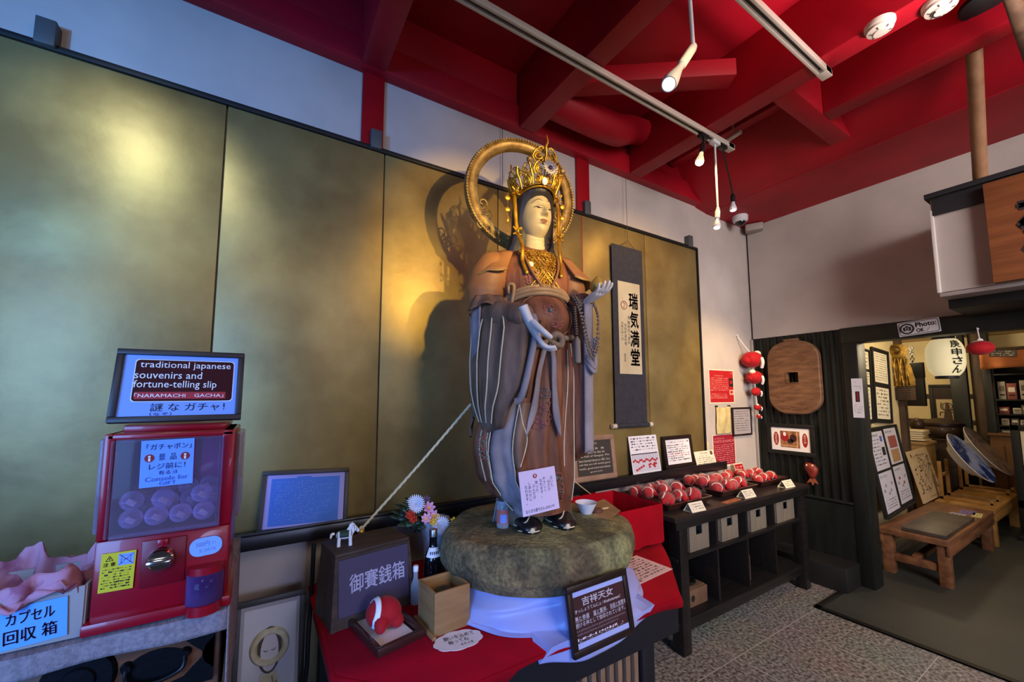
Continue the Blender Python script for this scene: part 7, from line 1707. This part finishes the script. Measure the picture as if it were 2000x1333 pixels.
# black framed stand at the right edge
t = thing('framed_stand', 'black framed standing panel with pale sheets at the right edge beyond the doorway', 'stand', (6.9, .55, 0))
a = onx(1972, 830, 6.9); yA = a.y; yB = a.y-.62; zT = a.z
g = GW(t)
for c, d in (((6.9, yA-.03, zT/2), (.05, .06, zT)), ((6.9, yB+.03, zT/2), (.05, .06, zT)), ((6.9, (yA+yB)/2, zT-.03), (.05, yA-yB, .06)), ((6.9, (yA+yB)/2, .35), (.05, yA-yB, .08)), ((6.9, (yA+yB)/2, .72), (.04, yA-yB, .04))): g.box(c, d, .004)
g.box((6.9, yA-.03, .03), (.4, .07, .06), .004); g.box((6.9, yB+.03, .03), (.4, .07, .06), .004); g.build('frame', M_blackm, t)
for z0, z1 in ((.4, .69), (.75, zT-.07)): g = GW(t); g.box((6.9, (yA+yB)/2, (z0+z1)/2), (.01, yA-yB-.13, z1-z0)); g.build('sheet', M_cpaper, t)
# ================================================================== CEILING FITTINGS
M_ral = mat('cream_white_metal', '#c9c2b6', .4); M_slot = mat('track_slot', '#3a3a3c', .5); M_lampb = mat('black_lamp', '#17171a', .35); M_lampw = mat('white_lamp', '#d5d8de', .3, spec=.6)
ZT = HC-.002
def track(name, x0, x1, y, label, cap):
    t = thing(name, label, 'light track', (x0, y, ZT-.018)); w = .046
    g = GW(t)
    for s in (-1, 1): g.box(((x0+x1)/2, y+s*w*.36, ZT-.018), (x1-x0, w*.28, .034), .002)
    g.box(((x0+x1)/2, y, ZT-.006), (x1-x0, w*.6, .01)); g.build('rail', M_ral, t); g = GW(t); g.box(((x0+x1)/2-.03, y, ZT-.0125), (x1-x0-.06, w*.42, .004)); g.build('slot', M_slot, t)
    g = GW(t); g.box((x1-.03, y, ZT-.019), (.07, w, .037), .002); g.build('end_cap', M_ral, t); return t
track('light_track', -1.0, 2.66, 1.405, 'long cream ceiling light track above the gold wall', 1)
track('light_track', -.2, 2.46, .79, 'shorter cream ceiling light track nearer the camera with its end in view', 1)
def lamp(name, label, top, joint, tip, m, r=.03, body=.1, on=False, rod=.006, bulb=True, adapter=True):
    top, joint, tip = V(top), V(joint), V(tip); t = thing(name, label, 'lamp', top)
    if adapter: g = GW(t); g.box(top+V((0, 0, -.012)), (.075, .036, .03), .003); g.build('adapter', m, t)
    g = GW(t); g.tube([top, joint], rod, 10); g.ball(joint, rod*1.9, 10); g.build('stem', m, t)
    d = (tip-joint).normalized(); L = (tip-joint).length
    g = GW(t); g.tube([joint+d*.01, joint+d*.02, joint+d*L*.5, joint+d*L*.52], [.012, r*.62, r*.62, r*.5], 18); g.build('socket', m, t)
    g = GW(t); g.tube([joint+d*L*.5, joint+d*L*.62, joint+d*L*.8, joint+d*L*.93, tip], [r*.45, r*.5, r*.8, r, r*.92], 22); g.build('reflector_bulb', mat('bulb_silver', '#c4cfe4', .3, .25) if not on else mat('bulb_warm', '#e8d9a8', .2, emit=.8), t)
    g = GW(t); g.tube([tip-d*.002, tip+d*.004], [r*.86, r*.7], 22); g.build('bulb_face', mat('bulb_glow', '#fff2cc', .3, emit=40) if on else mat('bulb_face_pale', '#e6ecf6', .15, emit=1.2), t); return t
def at(px, py, y): return ony(px, py, y)
a, b, c = at(1340, 0, .79), at(1354, 92, .79), at(1306, 165, .76)
top = V((b.x-.0, .79, ZT-.03))
lamp('pendant_spotlight', 'white spotlight hanging on a rod from the nearer track, tilted to the left', (b.x-.015, .79, ZT-.03), b, c, M_lampw, .026, rod=.007)
a, b, c = at(1375, 262, 1.40), at(1374, 280, 1.39), at(1366, 318, 1.37)
lamp('lit_spotlight', 'small black spotlight with a glowing bulb at the end of the long track', (a.x, 1.405, ZT-.03), b, c, M_lampb, .026, on=True, rod=.007)
a, b, c = at(1396, 278, 1.405), at(1402, 408, 1.405), at(1400, 445, 1.40)
lamp('rod_spotlight', 'white spotlight on a long straight rod at the end of the long track', (a.x, 1.405, ZT-.03), b, c, M_lampw, .025, rod=.006)
a, b, c = at(1408, 280, 1.405), at(1431, 378, 1.48), at(1432, 411, 1.48)
lamp('black_spotlight', 'black spotlight on a slanting thin arm at the very end of the long track', (a.x+.01, 1.405, ZT-.03), b, c, M_lampb, .025, rod=.005)
# dome camera and junction box by the corner
p = at(1446, 432, 1.93)
cm = thing('dome_camera', 'white dome security camera in the ceiling corner above the end wall', 'camera', (p.x, 1.93, 3.173))
g = G(); g.lathe([(.062, 0), (.066, -.012), (.062, -.05), (.05, -.062)], seg=32); g.build('housing', M_lampw, cm); g = G(); g.ball((0, 0, -.052), .047, 20); g.build('dome', mat('dark_dome', '#15161a', .08, coat=.6), cm)
g = G(); g.box((BX-.055, 1.955, 3.13), (.1, .15, .07), .012, rot=Matrix.Rotation(.5, 3, 'Z')); tag(g.build('junction_box', mat('grey_box', '#9c948e', .5)), 'small grey junction box in the corner under the dome camera', 'box')
# smoke detectors, speaker, small tube
def detector(px, py, label, m, r, z=HC):
    p = onz(px, py, z-.03); t = thing('smoke_detector', label, 'detector', (p.x, p.y, z)); g = G(); g.lathe([(r, 0), (r, -.014), (r*.93, -.022)], seg=36); g.build('base_ring', m, t)
    g = G(); g.lathe([(r*.9, -.02), (r*.86, -.034), (r*.5, -.042), (r*.45, -.048), (.004, -.05)], seg=36); g.build('sensor_dome', m, t)
    g = G()
    for k in range(6): a = 2*PI*k/6; g.box((r*.6*math.cos(a), r*.6*math.sin(a), -.041), (r*.2, .004, .004), rot=Matrix.Rotation(a, 3, 'Z'))
    g.build('vent_ribs', M_metal, t); return t
detector(1719, 58, 'white smoke detector on the red beam beside the end of the nearer track', M_ral, .055)
t = detector(1838, 15, 'white round ceiling sensor with a dark slot on the red beam', M_ral, .06)
g = G(); g.torus((0, 0, -.05), .026, .003, 'z', 20, 6, .3, 2.6); g.build('dark_slot', M_ink, t)
p = onz(1925, 12, HC+.1)
sp = thing('ceiling_speaker', 'dark round ceiling speaker in the recess between the red beams', 'speaker', (p.x, p.y, HC+.13)); g = G(); g.lathe([(.085, 0), (.085, -.02), (.075, -.025)], seg=36); g.build('ring', M_blackm, sp); g = G(); g.lathe([(.074, -.02), (.05, -.03), (.004, -.034)], seg=36); g.build('grille', M_blackm, sp)
g = G(); g.box((p.x, p.y, HC+.26), (.1, .1, .26), .004); g.build('mount', M_red, sp)
a, b = onz(1420, 275, HC+.16), onz(1447, 257, HC+.16)
g = G(); g.tube([a, b], .016, 12); g.tube([(a+b)/2, (a+b)/2+V((0, 0, .2))], .006, 8); tag(g.build('small_tube_fitting', M_ral), 'short pale tube fitting in the ceiling recess beyond the long track', 'fitting')
g = G(); q0, q1 = onz(1978, 0, 3.0), onz(2000, 70, 3.0); d = (q1-q0); g.tube([q0-d*1.5, q1+d*1.2], .022, 12); tag(g.build('ceiling_pipe', M_bp), 'brown bamboo pole at the upper right edge under the ceiling', 'pole')
# ================================================================== LIGHT
def area(name, loc, tgt, size, power, col, size_y=None, spread=180):
    l = bpy.data.lights.new(name, 'AREA'); l.energy = power; l.color = col; l.size = size; l.spread = math.radians(spread)
    if size_y: l.shape = 'RECTANGLE'; l.size_y = size_y
    o = bpy.data.objects.new(name, l); COL.objects.link(o); o.location = loc
    o.rotation_euler = (V(tgt)-V(loc)).to_track_quat('-Z', 'Y').to_euler(); return o
def spot(name, loc, tgt, power, col, ang, blend=.4, rad=.02):
    l = bpy.data.lights.new(name, 'SPOT'); l.energy = power; l.color = col; l.spot_size = math.radians(ang); l.spot_blend = blend; l.shadow_soft_size = rad
    o = bpy.data.objects.new(name, l); COL.objects.link(o); o.location = loc
    o.rotation_euler = (V(tgt)-V(loc)).to_track_quat('-Z', 'Y').to_euler(); return o
def point(name, loc, power, col, rad=.05):
    l = bpy.data.lights.new(name, 'POINT'); l.energy = power; l.color = col; l.shadow_soft_size = rad
    o = bpy.data.objects.new(name, l); COL.objects.link(o); o.location = loc; return o
BLUE = (.17, .40, 1); WARM = (1, .72, .4); YEL = (1, .62, .17); NEUT = (1, .84, .74)
area('daylight_window', (-2.1, -.9, 1.5), (-.55, 2.0, 1.0), 1.5, 38, BLUE, 1.9, 75)
spot('blue_wall_fill', (-1.7, .1, 2.2), (-.75, 2.06, 3.05), 170, (.08, .38, 1), 58)  # added spot to turn the upper left wall blue, no window there
spot('low_wall_fill', (.42, -1.2, 1.1), (.09, 2.05, .74), 95, (.45, .55, 1), 22, .9, .3)  # added blue-grey fill for the wall below the ledge
spot('blue_table_fill', (-.5, -1.3, 1.25), (.95, 1.2, .60), 120, (.2, .42, 1), 25, .9, .3)  # added low blue fill for the satin and table front
spot('statue_spot', (1.35, -1.6, 2.55), (1.06, 1.5, 2.38), 440, YEL, 20, .55, .02)
spot('gold_wall_fill', (.75, -1.6, 2.75), (.74, 2.05, 2.10), 420, (1, .64, .07), 14, 1, .05)  # added yellow fill for the gold left of the statue
spot('screen_spot', (-.58, 1.4, 2.97), (-.5, 2.05, 2.15), 26, (.85, 1, .92), 80, .9, .04)
spot('screen_wash', (-.6, -.6, 2.95), (-.4, 2.05, 1.7), 30, (1, .95, .7), 75, .9, .2)
spot('track_lamp', (2.38, 1.36, 3.0), (2.55, 2.0, 1.9), 20, YEL, 120, .8, .03)
spot('table_spot', (2.9, .7, 3.0), (3.6, 2.05, 1.2), 190, (1, .66, .27), 50, .8, .03)
spot('ceiling_wash', (2.2, -.5, 2.0), (2.15, .1, 3.6), 420, (1, .8, .75), 62, .9, .2)
area('hall_fill', (1.7, -2.3, 2.3), (3.7, 1.3, 1.5), 2.0, 66, (1, .88, .84), None, 100)
area('floor_fill', (1.8, -1.4, 3.1), (2.6, .9, 0), 1.2, 26, NEUT)
point('inner_lamp', (5.3, .75, 2.1), 26, (1, .82, .52), .12)
point('inner_lamp_far', (7.2, 1.7, 2.1), 26, (1, .82, .52), .12)
point('shop_lamp', (7.0, -.6, 2.0), 9, (1, .85, .65), .1)
w = bpy.data.worlds.new('world'); scn.world = w; w.use_nodes = True
w.node_tree.nodes['Background'].inputs['Color'].default_value = (.6, .62, .8, 1); w.node_tree.nodes['Background'].inputs['Strength'].default_value = .10
scn.view_settings.view_transform = 'Standard'; scn.view_settings.look = 'None'; scn.view_settings.exposure = 0
